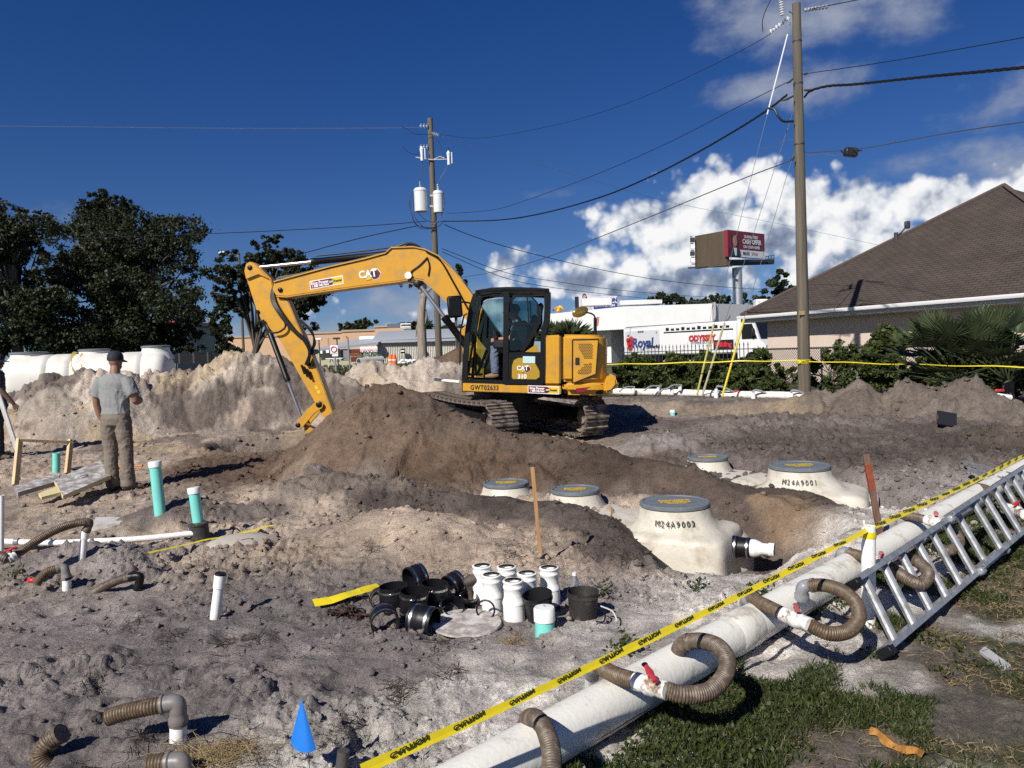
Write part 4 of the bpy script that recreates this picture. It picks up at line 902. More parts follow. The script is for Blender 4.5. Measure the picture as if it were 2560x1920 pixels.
# shrubs along the fences: (px, d, half width px, top py, bottom py, leaves, label)
SHR = [(1570, 25, 55, 884, 985, 2600, 'dense dark green hedge bush beside the digger counterweight'), (1650, 24.6, 55, 884, 988, 2800, 'dense hedge bush under the truck logo'), (1725, 24.2, 52, 886, 988, 2600, 'dense hedge bush behind the guy wire guards'),
       (1800, 23.8, 55, 886, 990, 2800, 'dense hedge bush below the red truck sign'), (1868, 23.4, 48, 872, 992, 2600, 'dense hedge bush at the corner of the stucco house'),
       (1955, 21.8, 50, 900, 990, 900, 'thin leggy shrub in front of chain link, left of the near pole'), (2075, 20.2, 62, 850, 990, 1500, 'straggly shrub growing through chain link right of the pole'),
       (2150, 19.4, 45, 880, 995, 1400, 'sprawling green shrub before the stucco wall'), (2215, 18.6, 60, 805, 1000, 2400, 'tall leafy shrub left of the fan palm'),
       (2310, 17.4, 75, 815, 1000, 3200, 'dense green shrub below the fan palm'), (2400, 16.6, 75, 835, 1005, 3200, 'broad dark shrub under the fan palm fronds'), (2500, 16.0, 80, 815, 1010, 3600, 'leafy shrub by the right picture edge behind the tape')]
for i, (px, d, hw_, ty, by, n, lab) in enumerate(SHR):
    cy_ = (ty + by) / 2; hh_ = (by - ty) / 2; rr = random.Random(i + 50); bl = []
    for k in range(9): bl.append((px + rr.uniform(-.75, .75) * hw_, cy_ + rr.uniform(-.65, .75) * hh_, d + rr.uniform(-.3, .3), hw_ * rr.uniform(.4, .7), hh_ * rr.uniform(.36, .58)))
    thin = n < 1600
    o = tree('shrub', lab, (at(px, by, d).x, d, ZF), .035, bl, int(n * (5.0 if not thin else 3.2)), L_BUSH, .072, 'shrubs along the fence', seed=60 + i, branches=22 if thin else 12, cat='shrub', elong=1.9)
# fan palm and grassy palm
def frond_fan(m, base, tip, n, ln, wd, rr, spread=1.25):
    ax = (tip - base).normalized(); side = ax.cross(V(rr.uniform(-.3, .3), rr.uniform(-.3, .3), 1)).normalized(); nn = ax.cross(side)
    for k in range(n):
        a = (k / (n - 1) - .5) * 2 * spread; dr = ax * math.cos(a) + side * math.sin(a); L = ln * (.75 + .25 * math.cos(a)) * rr.uniform(.9, 1.05)
        w = side * math.cos(a) - ax * math.sin(a); dz = V(0, 0, -.12 * L * rr.uniform(.3, 1.6))
        p0 = tip; p1 = tip + dr * L * .55 + nn * .03; p2 = tip + dr * L + dz
        m.add([p0 - w * wd * .2, p0 + w * wd * .2, p1 + w * wd * .5, p2, p1 - w * wd * .5], [(0, 1, 2, 3, 4)])
def fan_palm(name, label, base, n, R_, leafn, ln, wd, seed, group=None, cat='palm', up=.55, low=.0):
    rr = random.Random(seed); o = thing(name, label, cat, base, 0, group); base = Vector(base)
    m = MB(); m.tube([base - V(0, 0, .2), base + V(0, 0, .5)], [.12, .10], 8); m.build('trunk', BARK, o)
    for k in range(n):
        a = rr.uniform(0, 6.283); e = rr.uniform(.12, 1.35); r_ = R_ * rr.uniform(.7, 1.0)
        c = base + V(0, 0, .45 + low); tip = c + V(math.cos(a) * math.cos(e), math.sin(a) * math.cos(e), math.sin(e) * 1.0) * r_
        s = MB(); s.tube([c, (c + tip) / 2 + V(0, 0, .05), tip], [.018, .014, .010], 5); frond_fan(s, c, tip, leafn, ln, wd, rr)
        s.build('frond', L_PALM, o, smooth=False, fix=False)
    return o
b_ = at(2395, 985, 15.6); fan_palm('fan_palm', 'large fan palm with spiky fronds in front of the house eaves', (b_.x, b_.y, ZF), 46, 1.25, 18, .66, .05, 4)
b_ = at(2520, 985, 15.2); fan_palm('fan_palm', 'fan palm cut by the right picture edge', (b_.x, b_.y, ZF), 32, 1.25, 16, .64, .05, 9)
def grass_palm(name, label, base, n, L, seed):
    rr = random.Random(seed); o = thing(name, label, 'palm', base); base = Vector(base); m = MB()
    for k in range(n):
        a = rr.uniform(0, 6.283); e = rr.uniform(.25, 1.45); d = V(math.cos(a) * math.cos(e), math.sin(a) * math.cos(e), math.sin(e)); l_ = L * rr.uniform(.7, 1.1); w = d.cross(V(0, 0, 1)).normalized() * .035
        p1 = base + d * l_ * .6; p2 = base + d * l_ + V(0, 0, -.18 * l_)
        m.add([base - w * .5, base + w * .5, p1 + w, p2, p1 - w], [(0, 1, 2, 3, 4)])
    m.build('fronds', L_PALM, o, smooth=False, fix=False)
    t_ = MB(); t_.tube([V(base.x, base.y, ZF - .2), base], [.16, .12], 8); t_.build('trunk', BARK, o)
grass_palm('sago_palm', 'spiky dark palm head above the digger engine cover', at(1425, 862, 24), 420, 1.0, 3)
grass_palm('sago_palm', 'spiky dark palm just behind the cab rear post', at(1385, 856, 26), 260, .95, 5)
grass_palm('cabbage_palm', 'small far palm left of the near side of the far utility pole', at(1062, 820, 70), 120, 1.3, 7)
# ------------------------------------------------------------------ utility poles and lines
def pole(name, label, base, top, r0, r1):
    o = thing(name, label, 'utility pole', base)
    MB().tube([base - V(0, 0, .3), base + (top - base) * .5, top], [r0, (r0 + r1) / 2, r1], 16).build('shaft', POLEW, o); return o
pA0 = at(2012, 1000, 19.0); pA0.z = ZF; pA1 = at(1991, 9, 19.0)
PA = pole('utility_pole', 'weathered wooden pole right of centre with caution tape tied round it', pA0, pA1, .155, .098)
pB0 = at(1098, 905, 37); pB0.z = ZF; pB1 = at(1075, 296, 37)
PB = pole('utility_pole', 'far wooden pole carrying two grey transformers', pB0, pB1, .165, .125)
def wire(name, label, pts, r_, mt=WIRE, n=5, group='overhead lines', cat='cable', twist=0, sp=8):
    P = spline([at(x * 1.15732, y * 1.15732, d) for (x, y, d) in pts], sp)
    m = MB()
    if twist:
        L = 0; acc = [0]
        for a, b in zip(P[:-1], P[1:]): L += (b - a).length; acc.append(L)
        for k in range(3):
            Q = []
            for p, l in zip(P, acc):
                a = l * twist + k * 2.094; Q.append(p + V(0, math.cos(a), math.sin(a)) * r_ * .95)
            m.tube(Q, r_, n, cap=False)
    else: m.tube(P, r_, n, cap=False)
    return tag(m.build(name, mt), label, cat, group)
wire('power_line', 'thin top line between the two utility poles', [(1705, 40, 19), (1640, 88, 20.5), (1500, 160, 23.5), (1350, 225, 27), (1200, 270, 31), (1040, 298, 35.5), (945, 290, 37)], .009)
wire('power_line', 'thin line leaving the far pole top toward the left edge', [(918, 272, 37), (860, 276, 37.5), (500, 277, 40), (0, 272, 43), (-80, 270, 44)], .010, WIREG)
wire('power_line', 'faint thin line sloping right from the far pole top', [(945, 292, 37), (1100, 337, 38), (1330, 404, 40), (1450, 437, 42), (1700, 487, 45), (1900, 530, 48)], .008, WIREG)
wire('power_line', 'second thin line between the poles below the top one', [(1712, 172, 19), (1600, 228, 21), (1440, 310, 24), (1270, 384, 28), (1120, 438, 33), (1060, 454, 35), (965, 462, 37)], .010)
wire('service_cable', 'thick twisted black cable sagging between the two poles', [(1700, 205, 19), (1660, 236, 19.8), (1600, 275, 21), (1500, 333, 23.4), (1400, 384, 26), (1300, 425, 29), (1180, 459, 32.5), (1080, 475, 35), (958, 478, 37)], .017, twist=9, sp=22)
wire('telephone_cable', 'grey communication cable running left and down from the near pole', [(1714, 345, 19), (1600, 388, 20.5), (1400, 470, 24), (1200, 549, 29), (1100, 580, 33), (1010, 597, 37), (930, 605, 42)], .014, mat('cable_grey', (.06, .06, .065), .5))
wire('service_cable', 'cable sagging right from the far pole past the billboard', [(960, 485, 37), (1000, 502, 38), (1060, 523, 40), (1150, 548, 43), (1300, 583, 49), (1450, 608, 56), (1620, 624, 66), (1700, 622, 72)], .020)
wire('service_cable', 'upper of the two low cables beyond the digger cab', [(955, 537, 37), (1090, 588, 42), (1200, 608, 48), (1350, 628, 56), (1500, 640, 66), (1560, 641, 70)], .016)
wire('service_cable', 'lower of the two low cables beyond the digger cab', [(955, 544, 37), (1090, 600, 42), (1200, 622, 48), (1350, 640, 56), (1480, 652, 66), (1540, 655, 70)], .016)
wire('service_cable', 'cable from the far pole running left above the oaks', [(920, 478, 37), (820, 486, 37), (700, 493, 37), (520, 502, 37), (365, 508, 37), (200, 514, 37), (0, 520, 37), (-60, 521, 37)], .018)
wire('service_cable', 'service drop falling left from the far pole behind the arm', [(905, 487, 37), (780, 514, 38), (640, 551, 40), (560, 570, 41), (425, 593, 43)], .022)
wire('power_line', 'line leaving the near pole top to the upper right', [(1735, 22, 19), (1790, 12, 18), (1860, -2, 17), (1960, -24, 15.5)], .011)
wire('power_line', 'thin line from the near pole rising to the right edge', [(1735, 160, 19), (1900, 136, 16.5), (2050, 110, 14.8), (2240, 76, 13)], .009)
wire('service_cable', 'thick twisted black cable leaving the near pole to the right', [(1737, 210, 19), (1752, 196, 18.8), (1790, 186, 18.3), (1850, 182, 17.4), (2000, 166, 15.4), (2120, 155, 14), (2250, 142, 12.8)], .017, twist=11, sp=22)
wire('telephone_cable', 'grey cable with black splice box going right from the near pole', [(1735, 328, 19), (1760, 329, 18.6), (1830, 324, 17.6), (1880, 318, 16.9), (2050, 287, 15), (2250, 258, 13)], .011, mat('cable_grey', (.06, .06, .065)))
wire('telephone_cable', 'lower strand of the grey cable ending at the splice box', [(1735, 337, 19), (1780, 333, 18.3), (1805, 337, 17.9), (1826, 333, 17.6)], .008, mat('cable_pale', (.12, .12, .12), .4))
sb_ = thing('splice_box', 'black splice box hanging on the cable right of the near pole', 'splice box', at(*q(1838, 329), 17.5)); c = at(*q(1838, 329), 17.5)
Mx = Matrix.Translation(c) @ Matrix.Rotation(R(9), 4, 'Y')
MB().box((0, 0, 0), (.28, .16, .19), M=Mx, b=.02).build('case', BLKP, sb_)
for s in (-1, 0, 1): MB().box((s * .10, -.085, 0), (.03, .02, .17), M=Mx).build('rib', BLKP, sb_)
for s in (-1, 1): MB().tube([Mx @ V(s * .14, 0, .05 * s), Mx @ V(s * .24, 0, .04 + .03 * s)], [.022, .012], 8).build('cable_boot', BLKP, sb_)
# guy wires with yellow guards: top spot, bottom spot
for (tp, bt_, gt, lab, gm_) in (((1708, 48, 19), (1505, 846, 20.2), (1576, 690), 'left guy wire from the near pole top with dull yellow guard', mat('guard_dull', (.42, .38, .12), .6, var=.2)), ((1712, 245, 19), (1517, 846, 20.0), (1604, 690), 'middle guy wire with faded grey yellow guard', mat('guard_faded', (.36, .34, .20), .6, var=.2)), ((1714, 332, 19), (1560, 848, 19.6), (1608, 684), 'right guy wire with bright yellow guard', mat('guard_bright', (.66, .52, .03), .5, var=.1))):
    a = at(*q(*tp[:2]), tp[2]); b = at(*q(*bt_[:2]), bt_[2]); o = thing('guy_wire', lab, 'guy wire', b, 0, 'guy wires of the near pole')
    t_ = (gt[1] - tp[1]) / (bt_[1] - tp[1]); g_ = a + (b - a) * t_
    MB().tube([a, b], .0065, 5).build('strand', WIREG, o); MB().tube([g_, b - V(0, 0, .1)], .028, 8).build('guard', gm_, o)
a = at(*q(1708, 48), 19); b = at(*q(1505, 846), 20.2); 
o = MB().tube([a + (b - a) * .03, a + (b - a) * .235], .017, 8).build('insulator_rod', mat('fibreglass', (.66, .68, .72), .4), PA)
wire('tie_wire', 'short sagging tie between the guy wires and the pole', [(1640, 323, 19.5), (1670, 315, 19.3), (1685, 308, 19.1), (1716, 300, 19)], .006, WIREG, cat='wire')
# fittings of the near pole
m = MB()
def bells(p0, p1, k, r_):
    m = MB(); P0, P1 = Vector(p0), Vector(p1); d = (P1 - P0) / k; m.tube([P0, P1], .012, 6)
    for i in range(k): c = P0 + d * (i + .5); m.lathe([(.012, -.02), (r_, -.012), (r_ * .8, .004), (.012, .02)], 10, M=basis(c, d))
    return m
bells(at(*q(1705, 38), 18.9), at(*q(1662, 70), 19.4), 7, .055).build('insulator_string', PORC, PA)
bells(at(*q(1738, 22), 18.9), at(*q(1790, 14), 18.2), 7, .05).build('insulator_string', mat('polymer_grey', (.30, .31, .33), .5), PA)
bells(at(*q(1690, 34), 18.9), at(*q(1686, -8), 18.9), 8, .06).build('lightning_arrester', PORC, PA)
MB().tube([at(*q(1703, 24), 18.9), at(*q(1715, 30), 19)], .02, 6).build('arrester_bracket', GALV, PA)
MB().tube(spline([at(*q(1668, -5), 18.9), at(*q(1655, 20), 18.9), at(*q(1647, 45), 18.9), at(*q(1648, 68), 19.2)]), .010, 5).build('jumper', WIRE, PA)
for (x, y, x1, y1) in ((1713, 170, 1700, 180), (1736, 160, 1745, 158), (1714, 207, 1690, 218), (1737, 195, 1756, 193), (1716, 338, 1708, 346)):
    MB().tube([at(*q(x, y), 18.85), at(*q((x + x1) / 2, (y + y1) / 2 + 1), 18.85), at(*q(x1, y1), 18.85)], [.022, .03, .016], 6).build('line_clamp', DST, PA)
MB().tube(spline([at(*q(1660, 234), 19), at(*q(1672, 236), 18.9), at(*q(1680, 250), 18.85), at(*q(1692, 262), 18.85), at(*q(1714, 262), 18.9)]), .028, 8).build('cable_loop', WIRE, PA)
for y in (100, 203, 352):
    f_ = (y - 8) / (985 - 8.); p = pA1 + (pA0 - pA1) * f_; r_ = .098 + .057 * f_ + .004; MB().lathe([(r_, -.02), (r_ + .006, 0), (r_, .02)], 16, M=basis(p, pA1 - pA0), closed=True).build('steel_band', DST, PA)
p = at(*q(1732, 676), 18.84); MB().box(p, (.14, .02, .10)).build('tag_plate', mat('tag_brown', (.30, .22, .10), .6), PA)
# fittings of the far pole
def tx(x, y, r_, h_, lab):
    c = at(*q(x, y), 36.8); m = MB(); m.lathe([(0, -h_ / 2), (r_, -h_ / 2), (r_, h_ / 2 - .06), (r_ * 1.06, h_ / 2 - .05), (r_ * 1.06, h_ / 2), (r_ * .85, h_ / 2 + .09), (0, h_ / 2 + .12)], 20, M=Matrix.Translation(c)); t_ = m.build('transformer', XFMR, PB)
    bells(c + V(0, 0, h_ / 2 + .1), c + V(0, 0, h_ / 2 + .42), 4, .06).build('bushing', PORC, t_)
    return c
c1_ = tx(909, 434, .31, 1.0, ''); c2_ = tx(947, 438, .24, .92, '')
for z in (-.25, .25): MB().box((c1_ + V(.42, .1, z)), (.3, .08, .09)).build('bracket', GALV, PB)
def cutout(x, y):
    c = at(*q(x, y), 36.7); m = MB(); m.lathe([(0, -.35), (.07, -.35), (.06, -.1), (.08, .1), (.10, .2), (.02, .32), (0, .32)], 10, M=Matrix.Translation(c)); m.build('fuse_cutout', PORC, PB)
    m = MB(); m.tube([c + V(.16, -.05, -.3), c + V(.16, -.05, .22)], .03, 6); m.build('fuse_tube', XFMR, PB)
cutout(911, 331); cutout(969, 340)
MB().tube([at(*q(898, 340), 36.8), at(*q(932, 345), 36.8), at(*q(968, 344), 36.8)], .035, 6).build('crossarm', GALV, PB); MB().tube([at(*q(936, 345), 36.8), at(*q(950, 338), 36.8), at(*q(960, 341), 36.8)], .03, 6).build('arm_brace', GALV, PB)
for (x, y) in ((914, 272), (914, 317)): bells(at(*q(926, y), 36.9), at(*q(906, y), 36.9), 3, .13).build('insulator', PORC, PB)
bells(at(*q(934, 288), 36.9), at(*q(950, 292), 36.9), 5, .10).build('insulator', PORC, PB)
for pts in ([(868, 274), (880, 279), (895, 289), (918, 290), (935, 290)], [(870, 315), (875, 323), (890, 332), (903, 333), (910, 322)], [(960, 342), (971, 330), (968, 318)], [(912, 345), (911, 365), (908, 385), (908, 402)], [(968, 350), (962, 368), (950, 388), (946, 402)], [(944, 300), (953, 318), (955, 338)],
            [(888, 416), (884, 440), (890, 465), (900, 485), (920, 492), (940, 490)], [(892, 416), (893, 445), (897, 470), (915, 490), (935, 495)], [(896, 416), (900, 450), (915, 472), (935, 480), (958, 478)], [(958, 416), (960, 445), (950, 470), (930, 490), (905, 488)], [(886, 420), (886, 450), (895, 480), (912, 494), (945, 490), (958, 478)]):
    MB().tube(spline([at(*q(*p), 36.75) for p in pts], 6), .014, 5).build('drop_wire', WIRE, PB)
# street lamp behind the slim tree
sl = thing('street_lamp', 'grey street lamp pole with white lamp head in front of the slim tree', 'street lamp', at(*q(545, 770), 38))
p0, p1 = at(*q(546, 780), 38), at(*q(516, 546), 38); p0 = V(p1.x, 38, ZF)
MB().tube([p0, p1], [.075, .055], 10).build('post', POLEW, sl); MB().tube(spline([p1 - V(0, 0, .15), at(*q(500, 549), 38), at(*q(488, 547), 38)]), .025, 6).build('arm', GALV, sl)
c = at(*q(482, 547), 38); MB().ball(c, (.24, .15, .10), 12, 6).build('lamp_head', WHITE, sl); MB().tube([c + V(-.22, 0, 0), c + V(-.25, 0, .22)], [.04, .02], 6).build('photocell', DST, sl)
# ------------------------------------------------------------------ things on the far lot
def post_thing(name, label, cat, px0, py0, px1, py1, d, r_, mt):
    a, b = at(px0, py0, d), at(px1, py1, d); o = thing(name, label, cat, V(b.x, d, ZF)); MB().tube([V(b.x, d, ZF - .2), a], r_, 8).build('post', mt, o); return o
o = post_thing('road_sign', 'round red prohibition sign with white plate on a grey post', 'road sign', 835, 866, 842, 940, 55, .06, GALV)
p = at(835, 874, 54.9); MB().box(p, (.55, .03, .62), b=.02).build('sign_plate', WHITE, o)
m = MB(); m.lathe([(.16, 0), (.22, 0), (.22, .02), (.16, .02)], 16, M=basis(p + V(0, -.03, .02), (0, -1, 0)), closed=True); m.build('red_ring', RED, o); MB().box(at(838, 887, 54.9), (.42, .03, .22)).build('white_plate', WHITE, o)
o = post_thing('lot_post', 'tall thin grey post with short arm left of the cream shop', 'post', 869, 843, 877, 945, 50, .055, GALV); MB().tube([at(869, 844, 50), at(865, 842, 50)], .04, 6).build('arm', DST, o)
for (x, y, lab) in ((797, 848, 'small white lamp post against the tan store wall'), (842, 846, 'dark lamp post against the tan store wall')):
    o = post_thing('lot_lamp', lab, 'lamp post', x, y, x + 4, 905, 100, .08, DST); p = at(x - 1, y, 100); MB().box(p, (.9, .4, .25), b=.05).build('lamp_head', WHITE if x == 797 else DST, o)
culv = thing('concrete_culvert', 'grey round culvert section lying on the far lot', 'culvert', at(925, 906, 70)); m = MB(); a, b = at(897, 905, 70), at(955, 900, 72); m.lathe([(.30, 0), (.37, 0), (.37, (b - a).length), (.30, (b - a).length)], 20, M=basis(a, b - a), closed=True); m.build('shell', mat('concrete', (.42, .43, .43), .9, var=.1), culv)
for k, (x, lab) in enumerate(((977, 'tall orange barrel left of its pair'), (986, 'orange barrel right of its pair on the far lot'))):
    o = thing('traffic_barrel', lab, 'traffic barrel', at(x, 908, 72), 0, 'orange barrels on the far lot'); c = at(x, 900, 72); m = MB(); m.lathe([(.26, -.45), (.24, -.1), (.22, .2), (.16, .5), (0, .52)], 14, M=Matrix.Translation(c)); m.build('drum', mat('barrel_orange', (.72, .14, .02), .5), o)
    m = MB(); m.lathe([(.255, -.05), (.255, .06), (.24, .06), (.24, -.05)], 14, M=Matrix.Translation(c), closed=True); m.build('white_stripe', WHITE, o)
o = thing('white_sacks', 'pile of white sacks on the far lot', 'sacks', at(1017, 908, 70)); rr = random.Random(2)
for k in range(12): MB().ball(at(1000 + k * 3.2, 907 - (k % 3) * 3, 70 + rr.uniform(-.3, .3)), (.22, .2, .12), 8, 5).build('sack', WHITE, o)
o = thing('folding_table', 'white table with crossed legs in the weeds by the road sign', 'table', at(838, 905, 62)); a, b = at(815, 895, 62), at(858, 898, 62); MB().box((a + b) / 2 + V(0, .4, 0), ((b - a).length, 1.2, .08), b=.02).build('top', WHITE, o)
for s in (1, -1):
    for e_ in (.3, .7): p = a + (b - a) * e_; MB().tube([p, p + V(.35 * s, .3, -.75)], .035, 6).build('leg', WHITE, o)
# weeds on the far lot, in one mass
g = np.random.default_rng(5); n = 16000; yy = g.uniform(26, 100, n); uu = g.uniform(-.42, .04, n); zz = g.uniform(.05, .32, n) * np.clip(yy / 45, .7, 1.5)
P = np.stack([uu * yy, yy, ZF + zz], 1); me = leaf_mesh('weeds', P, .20, leafmat('leaf_weed', (.035, .045, .015), (.12, .12, .05)), 9, 3.0, D=np.repeat(np.array([[0, 0, 1.0]]), n, 0)); tag(link('weeds', me), 'rough green and straw weeds on the far lot', 'weeds', kind='stuff')
# ------------------------------------------------------------------ tank waiting behind the heap
tx0, tx1 = at(62, 905, 19.6), at(430, 890, 20.4); ax_ = V(tx1.x - tx0.x, tx1.y - tx0.y, 0).normalized(); TLn = (tx1 - tx0).length
ft = thing('septic_tank', 'long cream ribbed tank with three lids behind the spoil heap', 'septic tank', V(tx0.x, tx0.y, .5))
zc = 1.30; m = MB(); rings = []
N_ = 60
for i in range(N_ + 1):
    u = i / N_; s = -.42 + (TLn + .44) * u; e_ = min(1, (1 - max(0, (1 - u / .09)) ** 2.2) if u < .09 else (1 - max(0, (u - .92) / .08) ** 2.2)); e_ = max(e_, .05) ** .5
    rib = .045 * (1 if (u * 7.2) % 1 < .07 and .1 < u < .93 else 0)
    r_ = (.80 - rib) * (.35 + .65 * e_); ring = []
    for k in range(28):
        a = 2 * math.pi * k / 28; ca_, sa_ = math.cos(a), math.sin(a); p_ = 2.6
        cx_ = math.copysign(abs(ca_) ** (2 / p_), ca_) * r_; cz_ = math.copysign(abs(sa_) ** (2 / p_), sa_) * r_ * .90
        ring.append(V(tx0.x, tx0.y, zc) + ax_ * s + V(-ax_.y, ax_.x, 0) * cx_ + V(0, 0, cz_))
    rings.append(ring)
TANKW = mat('tank_white', (.66, .64, .58), .5, var=.04, scale=2, dirt=(.50, .44, .36), dscale=2.5, dlo=.52, dhi=.85)
m.loft(rings); m.build('body', TANKW, ft, smooth=50)
for (px, py, r_) in ((78, 886, .42), (222, 878, .36), (362, 869, .34)):
    c = at(px, py, 19.7); c.y = tx0.y + (c.x - tx0.x) * ax_.y / ax_.x; zt_ = c.z
    m = MB(); m.lathe([(r_ * 1.35, -.30), (r_ * 1.12, -.14), (r_ * 1.0, -.06), (r_ * 1.0, 0), (0, 0)], 24, M=Matrix.Translation(c)); nk = m.build('riser', TANKW, ft)
    m = MB(); m.lathe([(0, 0), (r_ * 1.06, 0), (r_ * 1.06, .04), (r_ * .9, .055), (0, .06)], 24, M=Matrix.Translation(c + V(0, 0, .004))); m.build('lid', LID, nk)
for k, off in enumerate((0, .22)):
    P = []
    for a in np.linspace(20, 150, 12):
        a_ = R(a); P.append(V(tx0.x, tx0.y, zc) + ax_ * (1.20 + off + .25 * (1 - math.sin(a_))) + V(ax_.y, -ax_.x, 0) * math.cos(a_) * -.84 * -1 + V(0, 0, math.sin(a_) * .76))
    o = MB().tube(P, [(.004, .06)] * 12, 4).build('lifting_strap', mat('strap_yellow', (.52, .42, .10), .7, var=.1)); tag(o, ('left' if k == 0 else 'right') + ' yellow lifting strap lying over the cream tank', 'strap', 'lifting straps on the tank')
# trailer / truck at the tank's right end
tr_ = thing('flatbed_truck', 'white work truck with black rack bed behind the heap, right of the tank', 'truck', at(470, 925, 25)); p = at(470, 897, 25)
MB().box(p + V(.05, .8, .02), (1.55, 1.8, .30), b=.02).build('rack_bed', MBLK, tr_)
for k in range(4): MB().box(p + V(-.7 + k * .46, -.08, .02), (.05, .05, .34)).build('stake_post', DST, tr_)
MB().box(p + V(.05, -.05, .14), (1.56, .04, .03)).build('bed_rail', GALV, tr_)
m = MB(); c = at(478, 957, 24.6); m.prism([(c.x - .8, c.z - .8), (c.x - .8, c.z + .1), (c.x - .55, c.z + .22), (c.x + .6, c.z + .22), (c.x + .95, c.z - .1), (c.x + .95, c.z - .8)], 24.5, 26.2); m.build('cab', TW, tr_)
m = MB(); m.prism([(c.x - .55, c.z - .2), (c.x - .5, c.z + .14), (c.x + .55, c.z + .14), (c.x + .7, c.z - .2)], 24.45, 24.52); m.build('window', GLASSD, tr_)
# ------------------------------------------------------------------ far header pipe and tape along the fence
hp = thing('header_pipe', 'long white header pipe along the hedge behind the digger', 'pipe', at(1700, 990, 21))
HP = [at(1480, 974, 23), at(1545, 979, 22.6), at(1700, 982, 21.4), at(1850, 987, 20.2), at(1985, 990, 19.0), at(2100, 1004, 18)]
MB().tube(spline(HP), .10, 14).build('main_pipe', PVCD, hp)
def riser_at(x, y, d, h_=.42, lab=''):
    o = MB(); p = at(x, y, d); o.tube([p - V(0, 0, .5), p], .055, 10); r_ = o.build('riser', PVC, hp)
    k = MB(); k.tube(spline([p - V(0, 0, .02), p + V(.02, 0, .06), p + V(.15, -.03, .05), p + V(.32, -.06, -.03), p + V(.45, -.05, -.10)], 5), .028, 8); k.build('hose_bend', PVCG, hp)
    MB().box(p + V(.52, -.08, -.08), (.12, .06, .08), b=.02).build('valve', RED, hp)
for a in ((1790, 972, 20.3), (1883, 982, 19.6), (1978, 983, 18.8)): riser_at(*a)
for (x, y, d) in ((1515, 978, 22.6), (1583, 980, 22), (1680, 985, 21.2), (1645, 978, 21.6), (1700, 976, 21.2)):
    p = at(x, y, d); MB().tube([p, p + V(0, 0, .16)], .05, 8).build('stub', PVC, hp); MB().tube(spline([p + V(0, -.05, .15), p + V(-.22, -.10, .15), p + V(-.42, -.12, .03)], 5), .022, 8).build('hose_bend', PVCG, hp)
p = at(2500, 988, 14.2); o = thing('valve_stub', 'white pipe end with red valve handle behind the right heap', 'valve', p); MB().tube([p + V(-.1, 0, 0), p + V(.2, 0, -.05)], .05, 8).build('pipe_end', PVC, o); MB().box(p + V(-.02, -.02, .09), (.18, .05, .05), b=.015).build('handle', RED, o)
def tape_strip(name, label, pts, w, group=None, mt=TAPE, sp=10, fold=0.0, wob=.01, seed=1):
    """flat ribbon through the points, facing the viewer, a little wavy"""
    P = spline(pts, sp); rr = random.Random(seed); m = MB(); vs = []; n = len(P); ph = rr.uniform(0, 6)
    for i, p in enumerate(P):
        a = .5 + .35 * math.sin(i * .23 + ph); u = V(0, math.sin(a), math.cos(a)); k = wob * math.sin(i * .7 + ph)
        vs += [p + u * w / 2 + V(0, 0, k), p + V(0, -.006, k), p - u * w / 2 + V(0, -.004, k)]
    fs = [(3 * i + j, 3 * i + j + 1, 3 * i + j + 4, 3 * i + j + 3) for i in range(n - 1) for j in (0, 1)]
    return tag(m.add(vs, fs).build(name, mt, None, smooth=False), label, 'tape', group)
tape_strip('caution_tape', 'yellow tape stretched along the hedge from the digger to the near pole', [at(1440, 912, 20.5), at(1530, 911, 20.3), at(1700, 907, 19.9), at(1850, 903, 19.4), at(2000, 901, 18.8)], .026, seed=2)
tape_strip('caution_tape', 'yellow tape from the near pole to the right edge across the shrubs', [at(2022, 903, 18.8), at(2200, 909, 17), at(2400, 914, 14.9), at(2640, 920, 13.6)], .022, seed=5)
tpw = thing('tape_wrap', 'yellow caution tape band tied round the near pole', 'tape', at(2011, 905, 18.85)); c = pA1 + (pA0 - pA1) * ((905 - 9) / (1000 - 9)); m = MB(); m.lathe([(.160, -.045), (.164, 0), (.160, .045)], 20, M=basis(c, pA1 - pA0)); m.build('band', TAPE, tpw)
text('lettering', 'CAUTION', .075, TAPEB, tpw, Matrix.Translation(c + V(-.01, -.168, 0)) @ Matrix.Rotation(R(90), 4, 'X'), local=False, bold=.002, sx=.75)
# ------------------------------------------------------------------ excavator
yaw, tilt = R(4), R(2.6)
fw = V(-math.cos(yaw) * math.cos(tilt), math.sin(yaw) * math.cos(tilt), math.sin(tilt)); lf = V(-math.sin(yaw), -math.cos(yaw), 0); uz = fw.cross(lf)
XO = V(-.10, 13.3, .30)
MU = Matrix(((fw.x, lf.x, uz.x, XO.x), (fw.y, lf.y, uz.y, XO.y), (fw.z, lf.z, uz.z, XO.z), (0, 0, 0, 1)))
MUI = MU.inverted()
EX = thing('excavator', 'yellow and black tracked excavator digging with its arm lowered to the left', 'excavator', M=MU)
def loc(px, py, Y):
    """spot of the photograph on the machine's own plane Y (metres left of its centre line)"""
    o = MUI @ V(0, 0, EYE); d = (MUI.to_3x3() @ ray(px, py)); t = (Y - o.y) / d.y; return o + d * t
def c3(x, y): return (1050 + x / 3.858, 680 + y / 3.858)
def c2(x, y): return (600 + x / 3.19, 580 + y / 3.19)
def prof(pts, Y, conv): return [(lambda p: (p.x, p.z))(loc(*conv(*p), Y)) for p in pts]
def lp(conv, x, y, Y): return loc(*conv(x, y), Y)
def ex(name, mb, mt, par=None, smooth=True): return mb.build(name, mt, par or EX, smooth=smooth, local=True)
